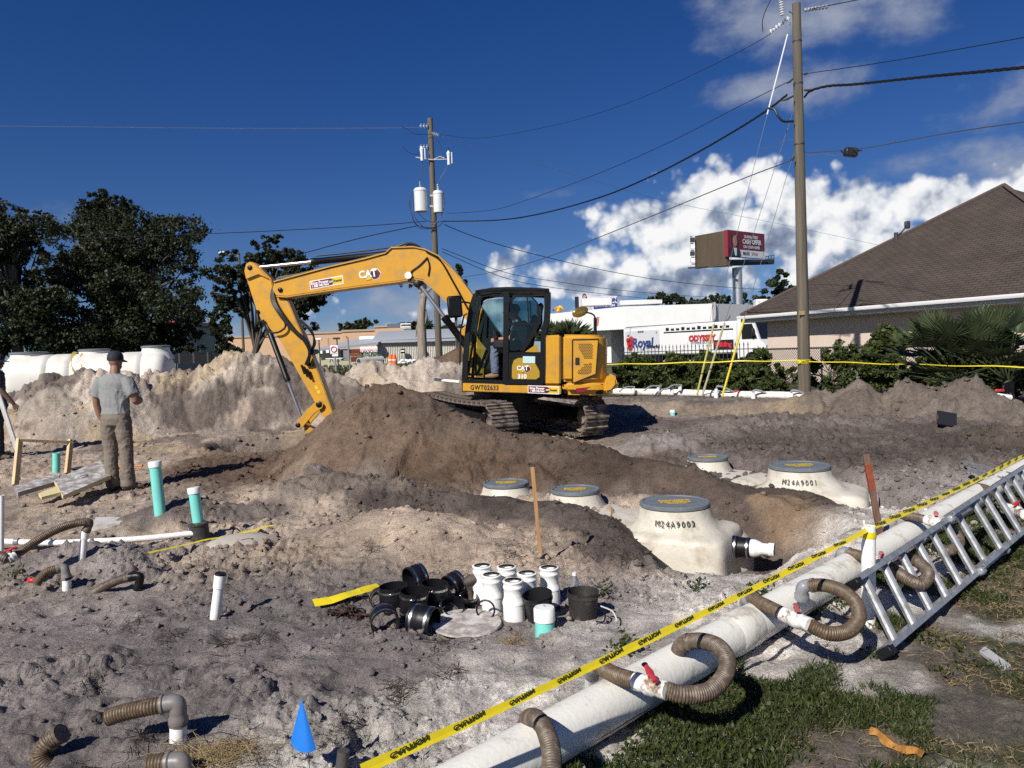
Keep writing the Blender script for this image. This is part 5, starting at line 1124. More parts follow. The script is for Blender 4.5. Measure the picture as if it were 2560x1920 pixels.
def bev_prism(name, out, y0, y1, mt, bev=.015, par=None, seg_=2):
    me = MB().prism(out, y0, y1, 1).mesh(name, mt, False); bm = bmesh.new(); bm.from_mesh(me)
    if bev: bmesh.ops.bevel(bm, geom=[e for e in bm.edges if e.is_manifold and e.calc_face_angle(0) > .3], offset=bev, segments=seg_, affect='EDGES', clamp_overlap=True)
    bm.to_mesh(me); bm.free(); me.shade_smooth(); me.set_sharp_from_angle(angle=R(40)); return link(name, me, par or EX)
YN = 1.10
# --- undercarriage
ta = V(-.50, .866, .045).normalized(); tz = V(0, 0, 1); tsx = ta.cross(tz).normalized()       # travel axis and the direction across the tracks
tup = tsx.cross(ta).normalized()
UC = XO + V(0, 0, .02)
def tw(a, s, u): return UC + ta * a + tsx * s + tup * u
shoe = MB(); shoe.box((0, 0, 0), (.165, .45, .026)); shoe.box((.05, 0, .028), (.028, .45, .034)); shoe.box((-.02, 0, .022), (.02, .45, .02))
shoe_me = shoe.mesh('track_shoe', TRACKM, False)
RW_, HL = .30, 1.12; LOOP = 4 * HL + 2 * math.pi * RW_; NS = 38
def loop_at(s):
    s %= LOOP
    if s < 2 * HL: return (-HL + s, RW_ * 2 - .0 - .035 * math.sin(math.pi * s / (2 * HL)), 0.0)
    s -= 2 * HL
    if s < math.pi * RW_: a = s / RW_; return (HL + RW_ * math.sin(a), RW_ + RW_ * math.cos(a), -a)
    s -= math.pi * RW_
    if s < 2 * HL: return (HL - s, 0, -math.pi)
    s -= 2 * HL; a = math.pi + s / RW_; return (-HL + RW_ * math.sin(a), RW_ + RW_ * math.cos(a), -a)
for sd in (-1, 1):
    s0 = sd * .86
    trk = link('track', None, EX); trk.empty_display_size = .1
    for i in range(NS):
        a, u, an_ = loop_at(i * LOOP / NS); t_ = ta * math.cos(an_) + tup * math.sin(an_); n_ = -ta * math.sin(an_) + tup * math.cos(an_)
        Mw = Matrix(((t_.x, tsx.x, n_.x, 0), (t_.y, tsx.y, n_.y, 0), (t_.z, tsx.z, n_.z, 0), (0, 0, 0, 1))); Mw.translation = tw(a, s0, u)
        Mw = Mw if Mw.to_3x3().determinant() > 0 else Mw @ Matrix.Diagonal((1, -1, 1, 1))
        link('track_shoe', shoe_me, trk, MUI @ Mw)
    def wheel(nm, a, u, r_, w_, mt=TRACKM):
        m = MB(); m.lathe([(0, -w_ / 2), (r_ * .45, -w_ / 2), (r_ * .5, -w_ * .32), (r_ * .85, -w_ * .32), (r_, -w_ / 2), (r_, w_ / 2), (r_ * .85, w_ * .32), (r_ * .5, w_ * .32), (r_ * .45, w_ / 2), (0, w_ / 2)], 24, M=MUI @ basis(tw(a, s0, u), tsx)); m.build(nm, mt, EX, local=True)
    wheel('idler_wheel', -HL, RW_, .27, .2); wheel('drive_sprocket', HL, RW_, .27, .2)
    for k in range(5): wheel('track_roller', -.8 + .4 * k, .12, .095, .24)
    m = MB(); m.box((0, 0, 0), (1.9, .22, .20)); m.build('track_frame', MBLK, EX, local=False) if False else None
    m = MB(); c0 = [tw(a, s0 + s, u) for a in (-1.0, 1.0) for s in (-.11, .11) for u in (.20, .44)]; m.add(c0, [(0, 1, 3, 2), (4, 6, 7, 5), (0, 4, 5, 1), (2, 3, 7, 6), (0, 2, 6, 4), (1, 5, 7, 3)]); m.build('track_frame', MBLK, EX)
m = MB(); c0 = [tw(a, s, u) for a in (-.5, .5) for s in (-.76, .76) for u in (.22, .48)]; m.add(c0, [(0, 1, 3, 2), (4, 6, 7, 5), (0, 4, 5, 1), (2, 3, 7, 6), (0, 2, 6, 4), (1, 5, 7, 3)]); m.build('car_body', MBLK, EX)
m = MB(); m.lathe([(0, .42), (.52, .42), (.52, .60), (.60, .60), (.60, .68), (0, .68)], 28); ex('slew_ring', m, MBLK)
# dozer blade at the far front of the tracks
m = MB(); c0 = [tw(1.62 + k, s, u) for k in (0, .06) for s in (-1.0, 1.0) for u in (.05, .48)]; m.add(c0, [(0, 1, 3, 2), (4, 6, 7, 5), (0, 4, 5, 1), (2, 3, 7, 6), (0, 2, 6, 4), (1, 5, 7, 3)]); m.build('dozer_blade', MBLK, EX)
# --- house frame
fr = prof([(412, 1065), (805, 1078), (818, 1092), (1360, 1098), (1360, 1180), (412, 1150)], YN, c3)
bev_prism('side_frame', fr, YN - .16, YN, YEL, .008)
zb = min(p[1] for p in fr); zt = max(p[1] for p in fr)
m = MB(); m.box((-.45, -.02, zb + .09), (2.25, 2.05, .16)); ex('deck', m, MBLK)
bev_prism('side_frame', [(x, z) for (x, z) in fr], -YN, -YN + .16, YEL, .008)
m = MB(); m.box((.30, -.62, zb + .45), (.78, .85, .62), b=.05); ex('tool_box', m, YEL)
# --- engine cover and counterweight: plan outline turned into walls
def rounded_body(name, mt, x0, xr, y, z0, z1, bev, bulge=.06, rad=.30, par=None):
    out = [(x0, y), (xr + rad, y)]
    for k in range(1, 7): a = R(90 + k * 15); out.append((xr + rad + rad * math.cos(a), y - rad + rad * math.sin(a)))
    for k in range(1, 6): f_ = k / 6; out.append((xr - bulge * math.sin(math.pi * f_), (y - rad) * (1 - 2 * f_)))
    for k in range(0, 7): a = R(180 + k * 15); out.append((xr + rad + rad * math.cos(a), -y + rad + rad * math.sin(a)))
    out.append((x0, -y))
    me = MB().prism(out, z0, z1, 2).mesh(name, mt, False); bm = bmesh.new(); bm.from_mesh(me)
    bmesh.ops.bevel(bm, geom=[e for e in bm.edges if e.calc_face_angle(0) > .6], offset=bev, segments=3, affect='EDGES', clamp_overlap=True)
    bm.to_mesh(me); bm.free(); me.shade_smooth(); me.set_sharp_from_angle(angle=R(40)); return link(name, me, par or EX)
pT = lp(c3, 1500, 603, YN); pF = lp(c3, 1362, 1090, YN); pR = lp(c3, 1808, 700, YN); pB = lp(c3, 1500, 1178, YN); pM = lp(c3, 1815, 985, YN); pL = lp(c3, 1202, 800, YN)
rounded_body('engine_cover', YEL, pF.x + .01, pR.x, YN - .004, zb + .20, pT.z, .05, .05)
# forward cover with a slit between it and the rear one
bev_prism('side_cover', prof([(1203, 612), (1352, 606), (1352, 1084), (1205, 1084)], YN, c3), -YN + .01, YN - .006, YEL, .018)
cw = rounded_body('counterweight', YEL, pF.x - .02, lp(c3, 1898, 1080, YN).x, YN + .012, zb - .01, lp(c3, 1700, 1035, YN).z, .09, .10, .42)
bev_prism('rear_bumper', prof([(1775, 1060), (1815, 990), (1870, 985), (1898, 1030), (1900, 1090), (1850, 1150), (1775, 1165)], YN, c3), YN - .32, YN + .035, YEL, .03)
# side door with its frame, grilles and lock
dp = [(1472, 655), (1722, 650), (1697, 985), (1470, 1075)]
door = bev_prism('engine_door', prof(dp, YN, c3), YN + .001, YN + .012, YEL, .004)
for a, b in zip(dp, dp[1:] + dp[:1]):
    p0, p1 = lp(c3, *a, YN + .01), lp(c3, *b, YN + .01); MB().tube([p0, p1], .011, 5).build('door_seam', BLACK, door, local=True)
GR = mat('grille', (.40, .20, .014), .5); 
def grille(poly, rows):
    P = prof(poly, YN + .02, c3); g_ = MB().prism(P, YN + .013, YN + .016, 1).build('grille', GR, door, local=True)
    xs = [p[0] for p in P]; zs = [p[1] for p in P]; h_ = MB(); d_ = .027
    def inside(x, z):
        c = False; n = len(P)
        for i in range(n):
            (x1, z1), (x2, z2) = P[i], P[(i + 1) % n]
            if (z1 > z) != (z2 > z) and x < (x2 - x1) * (z - z1) / (z2 - z1) + x1: c = not c
        return c
    r_ = 0; z = min(zs) + .012
    while z < max(zs):
        x = min(xs) + .012 + (d_ / 2 if r_ % 2 else 0)
        while x < max(xs):
            if inside(x, z): h_.lathe([(0, 0), (.0085, 0), (.0085, .003)], 6, M=Matrix.Translation((x, YN + .0165, z)) @ Matrix.Rotation(R(-90), 4, 'X'))
            x += d_
        z += d_ * .87; r_ += 1
    h_.build('grille_holes', BLACK, g_, local=True, smooth=False, fix=False)['kind'] = 'stuff'
grille([(1530, 688), (1645, 685), (1667, 705), (1660, 835), (1580, 835), (1570, 790), (1530, 745)], 8); grille([(1580, 882), (1658, 878), (1650, 965), (1600, 987), (1523, 982), (1525, 950), (1575, 915)], 6)
a, b = lp(c3, 1498, 825, YN), lp(c3, 1535, 893, YN); MB().box(((a.x + b.x) / 2, YN + .02, (a.z + b.z) / 2), (abs(a.x - b.x), .02, abs(a.z - b.z)), b=.004).build('door_lock', BLACK, door, local=True)
P = prof([(1503, 1122), (1645, 1108), (1600, 1130), (1585, 1158), (1512, 1160)], YN, c3); MB().prism(P, YN + .013, YN + .018, 1).build('red_reflector', DRED, EX, local=True)
a, b = lp(c3, 1380, 650, YN), lp(c3, 1380, 1075, YN)
p = lp(c3, 1362, 606, YN); MB().box((p.x, YN - .02, (zt + pT.z) / 2), (.012, .05, pT.z - zt - .04)).build('cover_gap', BLACK, EX, local=True)
# --- cab
CY0, CY1 = .13, YN - .005
def post(name, pts, w, Y, mt=MBLK, dY=.07):
    """flat bar following photograph spots on plane Y"""
    P = [lp(c3, *p, Y) for p in pts]; m = MB(); L_ = []; R_ = []
    for i, p in enumerate(P):
        t_ = (P[min(i + 1, len(P) - 1)] - P[max(i - 1, 0)]); t_.y = 0; t_.normalize(); n_ = V(-t_.z, 0, t_.x); ww = w[i] if hasattr(w, '__len__') else w
        L_.append(p + n_ * ww / 2); R_.append(p - n_ * ww / 2)
    for i in range(len(P)):
        pass
    vs = []; 
    for i in range(len(P)): vs += [L_[i] + V(0, dY / 2, 0), R_[i] + V(0, dY / 2, 0), R_[i] - V(0, dY / 2, 0), L_[i] - V(0, dY / 2, 0)]
    fs = [(4 * i + k, 4 * i + (k + 1) % 4, 4 * i + 4 + (k + 1) % 4, 4 * i + 4 + k) for i in range(len(P) - 1) for k in range(4)] + [(3, 2, 1, 0), tuple(4 * (len(P) - 1) + k for k in range(4))]
    return m.add(vs, fs).build(name, mt, EX, local=True)
def shifted(pts, Y): return pts
for Y, far in ((CY1 - .035, 0), (CY0 + .035, 1)):
    def pp(pts):       # the far side has the same shape as the near side
        if not far: return [lp(c3, *p, CY1 - .035) for p in pts]
        return [lp(c3, *p, CY1 - .035) + V(0, Y - (CY1 - .035), 0) for p in pts]
    def bar(name, pts, w, dY=.07, mt=MBLK):
        P = pp(pts); vs = []
        for i, p in enumerate(P):
            t_ = (P[min(i + 1, len(P) - 1)] - P[max(i - 1, 0)]); t_.y = 0; t_.normalize(); n_ = V(-t_.z, 0, t_.x); ww = (w[i] if hasattr(w, '__len__') else w) / 2
            vs += [p + n_ * ww + V(0, dY / 2, 0), p - n_ * ww + V(0, dY / 2, 0), p - n_ * ww - V(0, dY / 2, 0), p + n_ * ww - V(0, dY / 2, 0)]
        fs = [(4 * i + k, 4 * i + (k + 1) % 4, 4 * i + 4 + (k + 1) % 4, 4 * i + 4 + k) for i in range(len(P) - 1) for k in range(4)] + [(3, 2, 1, 0), tuple(4 * (len(P) - 1) + k for k in range(4))]
        return MB().add(vs, fs).build(name, mt, EX, local=True)
    bar('cab_front_post', [(430, 1050), (442, 800), (462, 560), (500, 330), (535, 230), (590, 195)], [.09, .085, .08, .08, .085, .08])
    bar('cab_roof_rail', [(540, 205), (700, 178), (850, 172), (1060, 178), (1245, 188)], [.09, .09, .09, .09, .09])
    bar('cab_door_post', [(832, 190), (830, 600), (826, 1060)], .085, .085)
    bar('cab_rear_post', [(1222, 180), (1225, 330), (1218, 470), (1190, 590), (1180, 1070)], [.09, .08, .08, .085, .08])
    bar('cab_rear_brace', [(1150, 330), (1150, 480), (1075, 620), (985, 765)], [.05, .05, .06, .06])
    bar('cab_sill', [(415, 1050), (820, 1062), (1190, 1072)], .06, .08)
    bar('window_bar', [(862, 500), (1145, 505)], .035)
    bar('window_bar', [(1035, 240), (1050, 490)], .022, .03)
    if not far:
        bar('door_frame', [(540, 620), (552, 330), (590, 240), (640, 222), (770, 212), (800, 240)], .035, .03)
        bar('door_frame', [(880, 280), (920, 235), (1070, 232), (1130, 300), (1145, 440)], .03, .03)
        bar('grab_rail', [(385, 900), (392, 560), (425, 420), (455, 400)], .022, .022)
    P = [(p.x, p.z) for p in pp([(836, 775), (1200, 772), (1196, 1070), (830, 1068)])]; y_ = Y
    bev_prism('cab_lower_panel', P, y_ - .03, y_ + .03, MBLK, .008)
pr = prof([(1012, 770), (1130, 690), (1145, 760), (1140, 775)], CY1, c3); MB().prism(pr, CY1 - .05, CY1 - .02, 1).build('cab_corner_cover', YELD, EX, local=True)
yp = bev_prism('cab_yellow_cover', prof([(888, 905), (905, 850), (950, 828), (1085, 830), (1125, 905), (1155, 960), (1155, 1015), (1120, 1038), (900, 1034), (886, 1020)], CY1, c3), CY1 - .01, CY1 + .008, YELD, .006)
a, b = lp(c3, 993, 812, CY1), lp(c3, 1110, 880, CY1); MB().box(((a.x + b.x) / 2, CY1 + .012, (a.z + b.z) / 2), (abs(a.x - b.x), .006, abs(a.z - b.z))).build('notice_sheet', mat('notice_teal', (.45, .62, .60), .5), EX, local=True)
# roof, floor, front and back sheets, glass
rp = [lp(c3, *p, CY1) for p in ((520, 190), (560, 170), (830, 156), (1245, 166), (1252, 195), (860, 200), (560, 205))]
bev_prism('cab_roof', [(p.x, p.z) for p in rp], CY0, CY1, MBLK, .015)
fl = lp(c3, 620, 1058, CY1); m = MB(); m.box((.03, (CY0 + CY1) / 2, fl.z - .03), (1.28, CY1 - CY0 - .02, .05)); ex('cab_floor', m, MBLK)
GLASS = bpy.data.materials.new('cab_glass'); GLASS.use_nodes = True; t = GLASS.node_tree; t.nodes.clear(); o_ = t.nodes.new('ShaderNodeOutputMaterial'); mxg = t.nodes.new('ShaderNodeMixShader'); tr0 = t.nodes.new('ShaderNodeBsdfTransparent'); gl0 = t.nodes.new('ShaderNodeBsdfGlossy')
tr0.inputs[0].default_value = (.52, .66, .68, 1); gl0.inputs['Roughness'].default_value = .02; gl0.inputs[0].default_value = (.9, .95, .95, 1); fr0 = t.nodes.new('ShaderNodeFresnel'); fr0.inputs[0].default_value = 1.45
t.links.new(fr0.outputs[0], mxg.inputs[0]); t.links.new(tr0.outputs[0], mxg.inputs[1]); t.links.new(gl0.outputs[0], mxg.inputs[2]); t.links.new(mxg.outputs[0], o_.inputs[0])
def pane(name, pts, Y, mt=GLASS): P = prof(pts, CY1, c3); return MB().prism(P, Y, Y + .006, 1).build(name, mt, EX, local=True, smooth=False)
rw = [(862, 240), (1070, 238), (1135, 310), (1150, 480), (990, 755), (862, 758)]
pane('rear_side_window', rw, CY1 - .05); pane('rear_side_window', rw, CY0 + .03); pane('front_side_window', [(545, 260), (600, 225), (800, 215), (800, 1040), (470, 1030), (490, 600)], CY0 + .03)
w0, w1 = lp(c3, 440, 1040, CY1), lp(c3, 545, 220, CY1); w2 = lp(c3, 470, 600, CY1)
MB().add([V(w0.x, CY0, w0.z), V(w0.x, CY1, w0.z), V(w2.x, CY1, w2.z), V(w1.x, CY1, w1.z), V(w1.x, CY0, w1.z), V(w2.x, CY0, w2.z)], [(0, 1, 2, 5), (5, 2, 3, 4)]).build('windscreen', GLASS, EX, local=True, smooth=False)
# inside: seat, consoles, levers
m = MB(); s0 = lp(c3, 960, 760, .6); m.box((s0.x + .02, .6, s0.z - .02), (.44, .46, .12), b=.04); Mx = Matrix.Translation((s0.x - .20, .6, s0.z + .28)) @ Matrix.Rotation(R(-10), 4, 'Y'); m.box((0, 0, 0), (.12, .46, .62), M=Mx, b=.04); m.box((-.06, 0, .42), (.09, .26, .20), M=Mx, b=.03); ex('seat', m, BLKP)
m = MB(); m.box((s0.x + .02, .6, s0.z - .22), (.36, .36, .30)); ex('seat_base', m, MBLK)
for y in (.30, .90):
    m = MB(); m.box((s0.x + .18, y, s0.z + .10), (.46, .12, .14), b=.03); c = V(s0.x + .38, y, s0.z + .16); m.tube([c, c + V(.02, 0, .16)], [.02, .026], 8); ex('joystick_console', m, BLKP)
m = MB(); c = lp(c3, 560, 1000, .6); m.tube([c + V(.02, .1, 0), c + V(-.14, .1, .42)], .014, 6); m.tube([c + V(.02, -.1, 0), c + V(-.14, -.1, .42)], .014, 6); m.box(c + V(.05, 0, .02), (.22, .3, .03)); ex('travel_levers', m, BLKP)
m = MB(); c = lp(c3, 530, 640, .3); m.box(c, (.05, .20, .16), b=.02); m.tube([c, c - V(.02, 0, .6)], .02, 6); ex('monitor', m, BLKP)
# --- boom, arm, linkage
BY = -.14
bo = [(690, 726), (694, 708), (750, 693), (832, 671), (920, 651), (970, 637), (984, 624), (1039, 622), (1067, 628), (1100, 644), (1128, 669), (1160, 706), (1190, 747), (1250, 832), (1285, 890), (1250, 912), (1200, 850), (1161, 789), (1123, 758), (1084, 720), (1062, 702), (1039, 698), (1001, 705), (913, 716), (775, 735), (725, 743), (700, 741)]
boom = bev_prism('boom', [(lambda p: (p.x, p.z))(loc(x, y, BY)) for (x, y) in bo], BY - .17, BY + .17, YEL, .012)
# flange strip along the top of the boom
def flange(pts, w, th, nm, par=boom, mt=YEL, Y=BY):
    P = [loc(x, y, Y) for (x, y) in pts]; vs = []
    for p in P: vs += [p + V(0, w / 2, 0), p - V(0, w / 2, 0), p + V(0, -w / 2, th), p + V(0, w / 2, th)]
    fs = [(4 * i + k, 4 * i + (k + 1) % 4, 4 * i + 4 + (k + 1) % 4, 4 * i + 4 + k) for i in range(len(P) - 1) for k in range(4)] + [(3, 2, 1, 0), tuple(4 * (len(P) - 1) + k for k in range(4))]
    MB().add(vs, fs).build(nm, mt, par, local=True)
flange(bo[1:12], .40, .02, 'boom_top_plate'); flange(bo[17:27], .38, -.018, 'boom_bottom_plate')
st = [(75, 258), (110, 241), (150, 264), (268, 378), (300, 520), (400, 548), (480, 740), (575, 950), (665, 1180), (768, 1470), (735, 1492), (690, 1490), (600, 1330), (470, 1100), (330, 850), (190, 700), (150, 620), (78, 390), (60, 320)]
SY = BY
stick = bev_prism('arm', prof(st, SY, c2), SY - .12, SY + .12, YEL, .012)
bev_prism('arm_plate', prof([(78, 262), (110, 244), (148, 268), (255, 380), (180, 345), (80, 385), (64, 320)], SY, c2), SY - .17, SY + .17, YEL, .01, par=stick)
def pin(x, y, r_, w_, conv=c2, Y=BY, mt=MBLK, par=None, nm='pin'):
    c = lp(conv, x, y, Y); m = MB(); m.lathe([(0, -w_ / 2), (r_ * .6, -w_ / 2), (r_, -w_ / 2 + .012), (r_, w_ / 2 - .012), (r_ * .6, w_ / 2), (0, w_ / 2)], 18, M=Matrix.Translation(c) @ Matrix.Rotation(R(90), 4, 'X')); m.build(nm, mt, par or EX, local=True)
for a in ((110, 293, .045, .38), (350, 468, .042, .40), (165, 640, .034, .30), (655, 1370, .055, .40), (490, 1532, .045, .40), (722, 1498, .055, .38), (590, 955, .045, .30), (1440, 425, .065, .58)): pin(*a)
def cylinder(name, a, m_, b, rb, rr_, Y, conv=c2):
    """barrel from b to m_, rod from a to m_"""
    A, Mm, B = (lp(conv, *k, Y) for k in (a, m_, b)); d = (B - A).normalized(); L = (B - A).length; tm = (Mm - A).length
    o = MB().tube([A, A + d * tm], rr_, 14).build(name + '_rod', CHROME, EX, local=True)
    k = MB(); k.lathe([(0, 0), (rb * 1.12, 0), (rb * 1.12, .09), (rb, .10), (rb, L - tm - .02), (rb * .7, L - tm), (0, L - tm)], 18, M=basis(A + d * tm, d)); k.build(name + '_barrel', MBLK, EX, local=True)
cylinder('arm_cylinder', (120, 285), (572, 232), (1215, 172), .058, .032, SY)
cylinder('bucket_cylinder', (497, 1500), (388, 1190), (185, 660), .050, .030, SY)
for Y in (.10, -.40): cylinder('boom_cylinder', tuple((v - o_) * 3.19 for v, o_ in zip((1053, 716), (600, 580))), tuple((v - o_) * 3.19 for v, o_ in zip((1110, 792), (600, 580))), tuple((v - o_) * 3.19 for v, o_ in zip((1175, 878), (600, 580))), .062, .034, Y)
bev_prism('cylinder_bracket', prof([(1165, 195), (1220, 132), (1290, 128), (1330, 175)], BY, c2), BY - .1, BY + .1, YEL, .01)
for Y in (SY - .16, SY + .16):
    bev_prism('bucket_link', prof([(655, 1335), (690, 1370), (680, 1400), (620, 1440), (530, 1545), (500, 1560), (475, 1540), (485, 1495), (560, 1415), (610, 1365)], SY, c2), Y - .02, Y + .02, YEL, .006)
bev_prism('bucket_ear', prof([(520, 1520), (610, 1575), (600, 1640), (530, 1600)], SY, c2), SY - .1, SY + .1, YEL, .01)
bk = prof([(600, 1690), (650, 1650), (735, 1600), (770, 1700), (700, 1900), (620, 1880), (575, 1740)], SY, c2); bev_prism('bucket', bk, SY - .38, SY + .38, MBLK, .02)
for i in range(5): y = SY - .32 + i * .16; p = bk[5]; MB().box((p[0] + .02, y, p[1] - .02), (.05, .06, .14)).build('bucket_tooth', TRACKM, EX, local=True)
bev_prism('foot_bracket', prof([(380, 560), (500, 420), (640, 520), (700, 1050), (420, 1050)], -.14, c3), BY - .24, BY - .19, YEL, .01); 
# hoses
def hose(pts, r_, Y, conv=c2, nm='hydraulic_hose'): MB().tube(spline([lp(conv, *p[:2], Y + (p[2] if len(p) > 2 else 0)) for p in pts], 7), r_, 8).build(nm, BLK, EX, local=True)
for k in range(4):
    o = k * 9
    hose([(330 + o, 390 - o * .3, 0), (265 + o * .6, 440, .05), (250 + o, 540, .1), (300 + o, 640, .15), (400 + o, 770, .16), (500 + o, 860, .15), (550 + o * .4, 960, .14), (520 + o, 1060, .13)], .017, SY + .06)
for k in range(2): hose([(470 + k * 16, 700, 0), (560 + k * 14, 790, .02), (600 - k * 12, 880, .02), (570 - k * 8, 960, .01)], .016, SY + .12)
hose([(355, 700, 0), (360, 760, .03), (300, 800, .04), (225, 790, .03), (185, 700, .0)], .018, SY + .16)
hose([(610, 190), (800, 172), (1000, 150), (1150, 130), (1200, 122)], .014, SY + .05)
hose([(1250, 118), (1330, 92), (1400, 105), (1470, 150), (1560, 200), (1680, 330)], .022, SY + .12); hose([(1290, 122), (1360, 100), (1430, 125), (1500, 170), (1600, 250)], .018, SY + .05)
for k in range(3): hose([(320, 372 - k * 7), (480, 345 - k * 7), (740, 282 - k * 7), (1020, 214 - k * 7), (1180, 170 - k * 5)], .013, BY + .16 - k * .05, nm='steel_line')
hose([(1490, 205), (1430, 265), (1370, 310), (1365, 345)], .011, BY + .19); hose([(1490, 200), (1510, 270), (1500, 350)], .011, BY + .19)
hose([(1480, 150), (1595, 225), (1700, 400), (1820, 620)], .015, BY + .20)
for (x, y) in ((490, 1060), (515, 1080), (540, 1100)): c = lp(c2, x, y, SY + .17); MB().tube([c, c + V(-.06, 0, -.16)], .022, 8).build('hose_coupling', MBLK, EX, local=True)
c = lp(c2, 560, 1056, SY + .15); MB().box(c, (.12, .05, .07), b=.01).build('valve_block', MBLK, EX, local=True)
c = lp(c2, 1345, 348, BY + .2); m = MB(); m.lathe([(0, 0), (.055, 0), (.06, .04), (0, .05)], 16, M=Matrix.Translation(c) @ Matrix.Rotation(R(-90), 4, 'X')); m.build('work_light', WHITE, EX, local=True); MB().tube([c, c + V(-.02, 0, -.10)], .03, 6).build('light_mount', MBLK, EX, local=True)
# mirrors
c = lp(c3, 335, 335, YN + .25); m = MB(); m.box((0, 0, 0), (.23, .05, .34), M=Matrix.Translation(c) @ Matrix.Rotation(R(6), 4, 'Y') @ Matrix.Rotation(R(15), 4, 'Z'), b=.03); m.build('side_mirror', MBLK, EX, local=True); hose([(390, 293, 0), (430, 290, -.1), (480, 300, -.3)], .014, YN + .25, c3, 'mirror_arm')
c = lp(c3, 1545, 385, .3); m = MB(); m.ball((0, 0, 0), (.145, .03, .085), 18, 10, M=Matrix.Translation(c) @ Matrix.Rotation(R(24), 4, 'Y') @ Matrix.Rotation(R(12), 4, 'Z')); m.build('rear_mirror', mat('mirror_amber', (.34, .22, .05), .15, .7), EX, local=True)
hose([(1600, 388), (1660, 405), (1688, 440), (1690, 520)], .014, .3, c3, 'mirror_arm'); m = MB(); m.tube([lp(c3, 1690, 440, .3), lp(c3, 1690, 620, .3)], .028, 8); ex('mirror_post', m, MBLK)
m = MB(); a = lp(c3, 1260, 195, .9); m.tube([a, a - V(0, 0, .3)], .008, 5); ex('antenna', m, GALV)
# decals
TXM = Matrix(((-1, 0, 0, 0), (0, 0, 1, 0), (0, 1, 0, 0), (0, 0, 0, 1)))
def decal_text(s, conv, x, y, Y, size, mt, rot=0, sx=1.0, bold=0.004, par=None, nm='lettering', space=1.0): return text(nm, s, size, mt, par or EX, Matrix.Translation(lp(conv, x, y, Y)) @ TXM @ Matrix.Rotation(rot, 4, 'Z'), depth=.001, bold=bold, sx=sx, space=space)
def decal_poly(nm, pts, conv, Y, mt, par=None): return MB().prism(prof(pts, Y, conv), Y, Y + .0025, 1).build(nm, mt, par or EX, local=True)
decal_text('GWT02633', c3, 622, 1118, YN + .003, .105, BLACK, 0, .80, .003, space=1.15)
YB = BY + .172
def rental(conv, pts4, rot, size, Yd):
    """pts4: corners top-left, top-right, bottom-right, bottom-left"""
    A, B, C, D = [V(*p, 0) for p in pts4]; f_ = lambda u, v: tuple((A + (B - A) * u + (D - A) * v).to_tuple()[:2])
    decal_poly('decal_border', [f_(-.01, -.04), f_(1.01, -.04), f_(1.01, 1.04), f_(-.01, 1.04)], conv, Yd, WHITE); decal_poly('decal_maroon', [f_(.01, .06), f_(.64, .06), f_(.64, .94), f_(.01, .94)], conv, Yd + .0015, DRED); decal_poly('decal_yellow', [f_(.64, .06), f_(.99, .06), f_(.99, .94), f_(.64, .94)], conv, Yd + .0015, DYEL)
    decal_poly('decal_black', [f_(.57 + .0, .3), f_(.60, .15), f_(.66, .15), f_(.70, .3), f_(.70, .7), f_(.66, .85), f_(.60, .85), f_(.57, .7)], conv, Yd + .003, BLACK)
    for tx_, u, v, s_, mt_ in (('Ring Power', .29, .34, 1.0, WHITE), ('1 888 748-7464', .30, .72, .70, WHITE), ('CAT', .635, .5, .55, WHITE), ('Rental', .83, .5, .85, BLACK)):
        decal_text(tx_, conv, *f_(u, v), Yd + .006, size * s_, mt_, rot, .9, .002)
rental(c2, ((558, 395), (818, 347), (826, 412), (565, 458)), R(9.5), .075, YB)
rental(c3, ((1043, 1095), (1338, 1108), (1338, 1172), (1043, 1165)), R(-1.4), .055, YN + .002)
def catlogo(conv, x, y, s, rot, Yd):
    c = lp(conv, x, y, Yd); Mx = Matrix.Translation(c) @ TXM @ Matrix.Rotation(rot, 4, 'Z')
    def poly(nm, P, mt_, k): MB().prism(P, k, k + .0015, 2, M=Mx).build(nm, mt_, EX, local=True)
    hx = [(.30, .50), (.78, .42), (1.05, .0), (.78, -.44), (.30, -.52), (.0, 0)]
    poly('decal_border', [(p[0] * s * 1.07 - .02 * s, p[1] * s * 1.1) for p in hx], WHITE, 0); poly('decal_maroon', [(p[0] * s, p[1] * s) for p in hx], DRED, .002); poly('decal_black', [(p[0] * s * .8, p[1] * s * .8) for p in hx], BLACK, .004)
    text('lettering', 'CAT', s * .95, WHITE, EX, Mx @ Matrix.Translation((-.18 * s, .06 * s, .0065)), depth=.001, bold=.03 * s, sx=.92)
    poly('decal_yellow', [(-.42 * s, -.46 * s), (.12 * s, -.46 * s), (-.14 * s, -.08 * s)], DYEL, .009)
catlogo(c2, 1035, 340, .185, R(8), YB); catlogo(c3, 1000, 933, .105, 0, CY1 + .01)
decal_text('310', c3, 985, 1010, CY1 + .012, .095, WHITE, 0, 1, .004)
for (x, y) in ((608, 1240), (628, 1275)): decal_poly('warning_label', [(x - 16, y - 14), (x + 10, y - 16), (x + 18, y + 14), (x - 8, y + 16)], c2, SY + .122, DYEL)
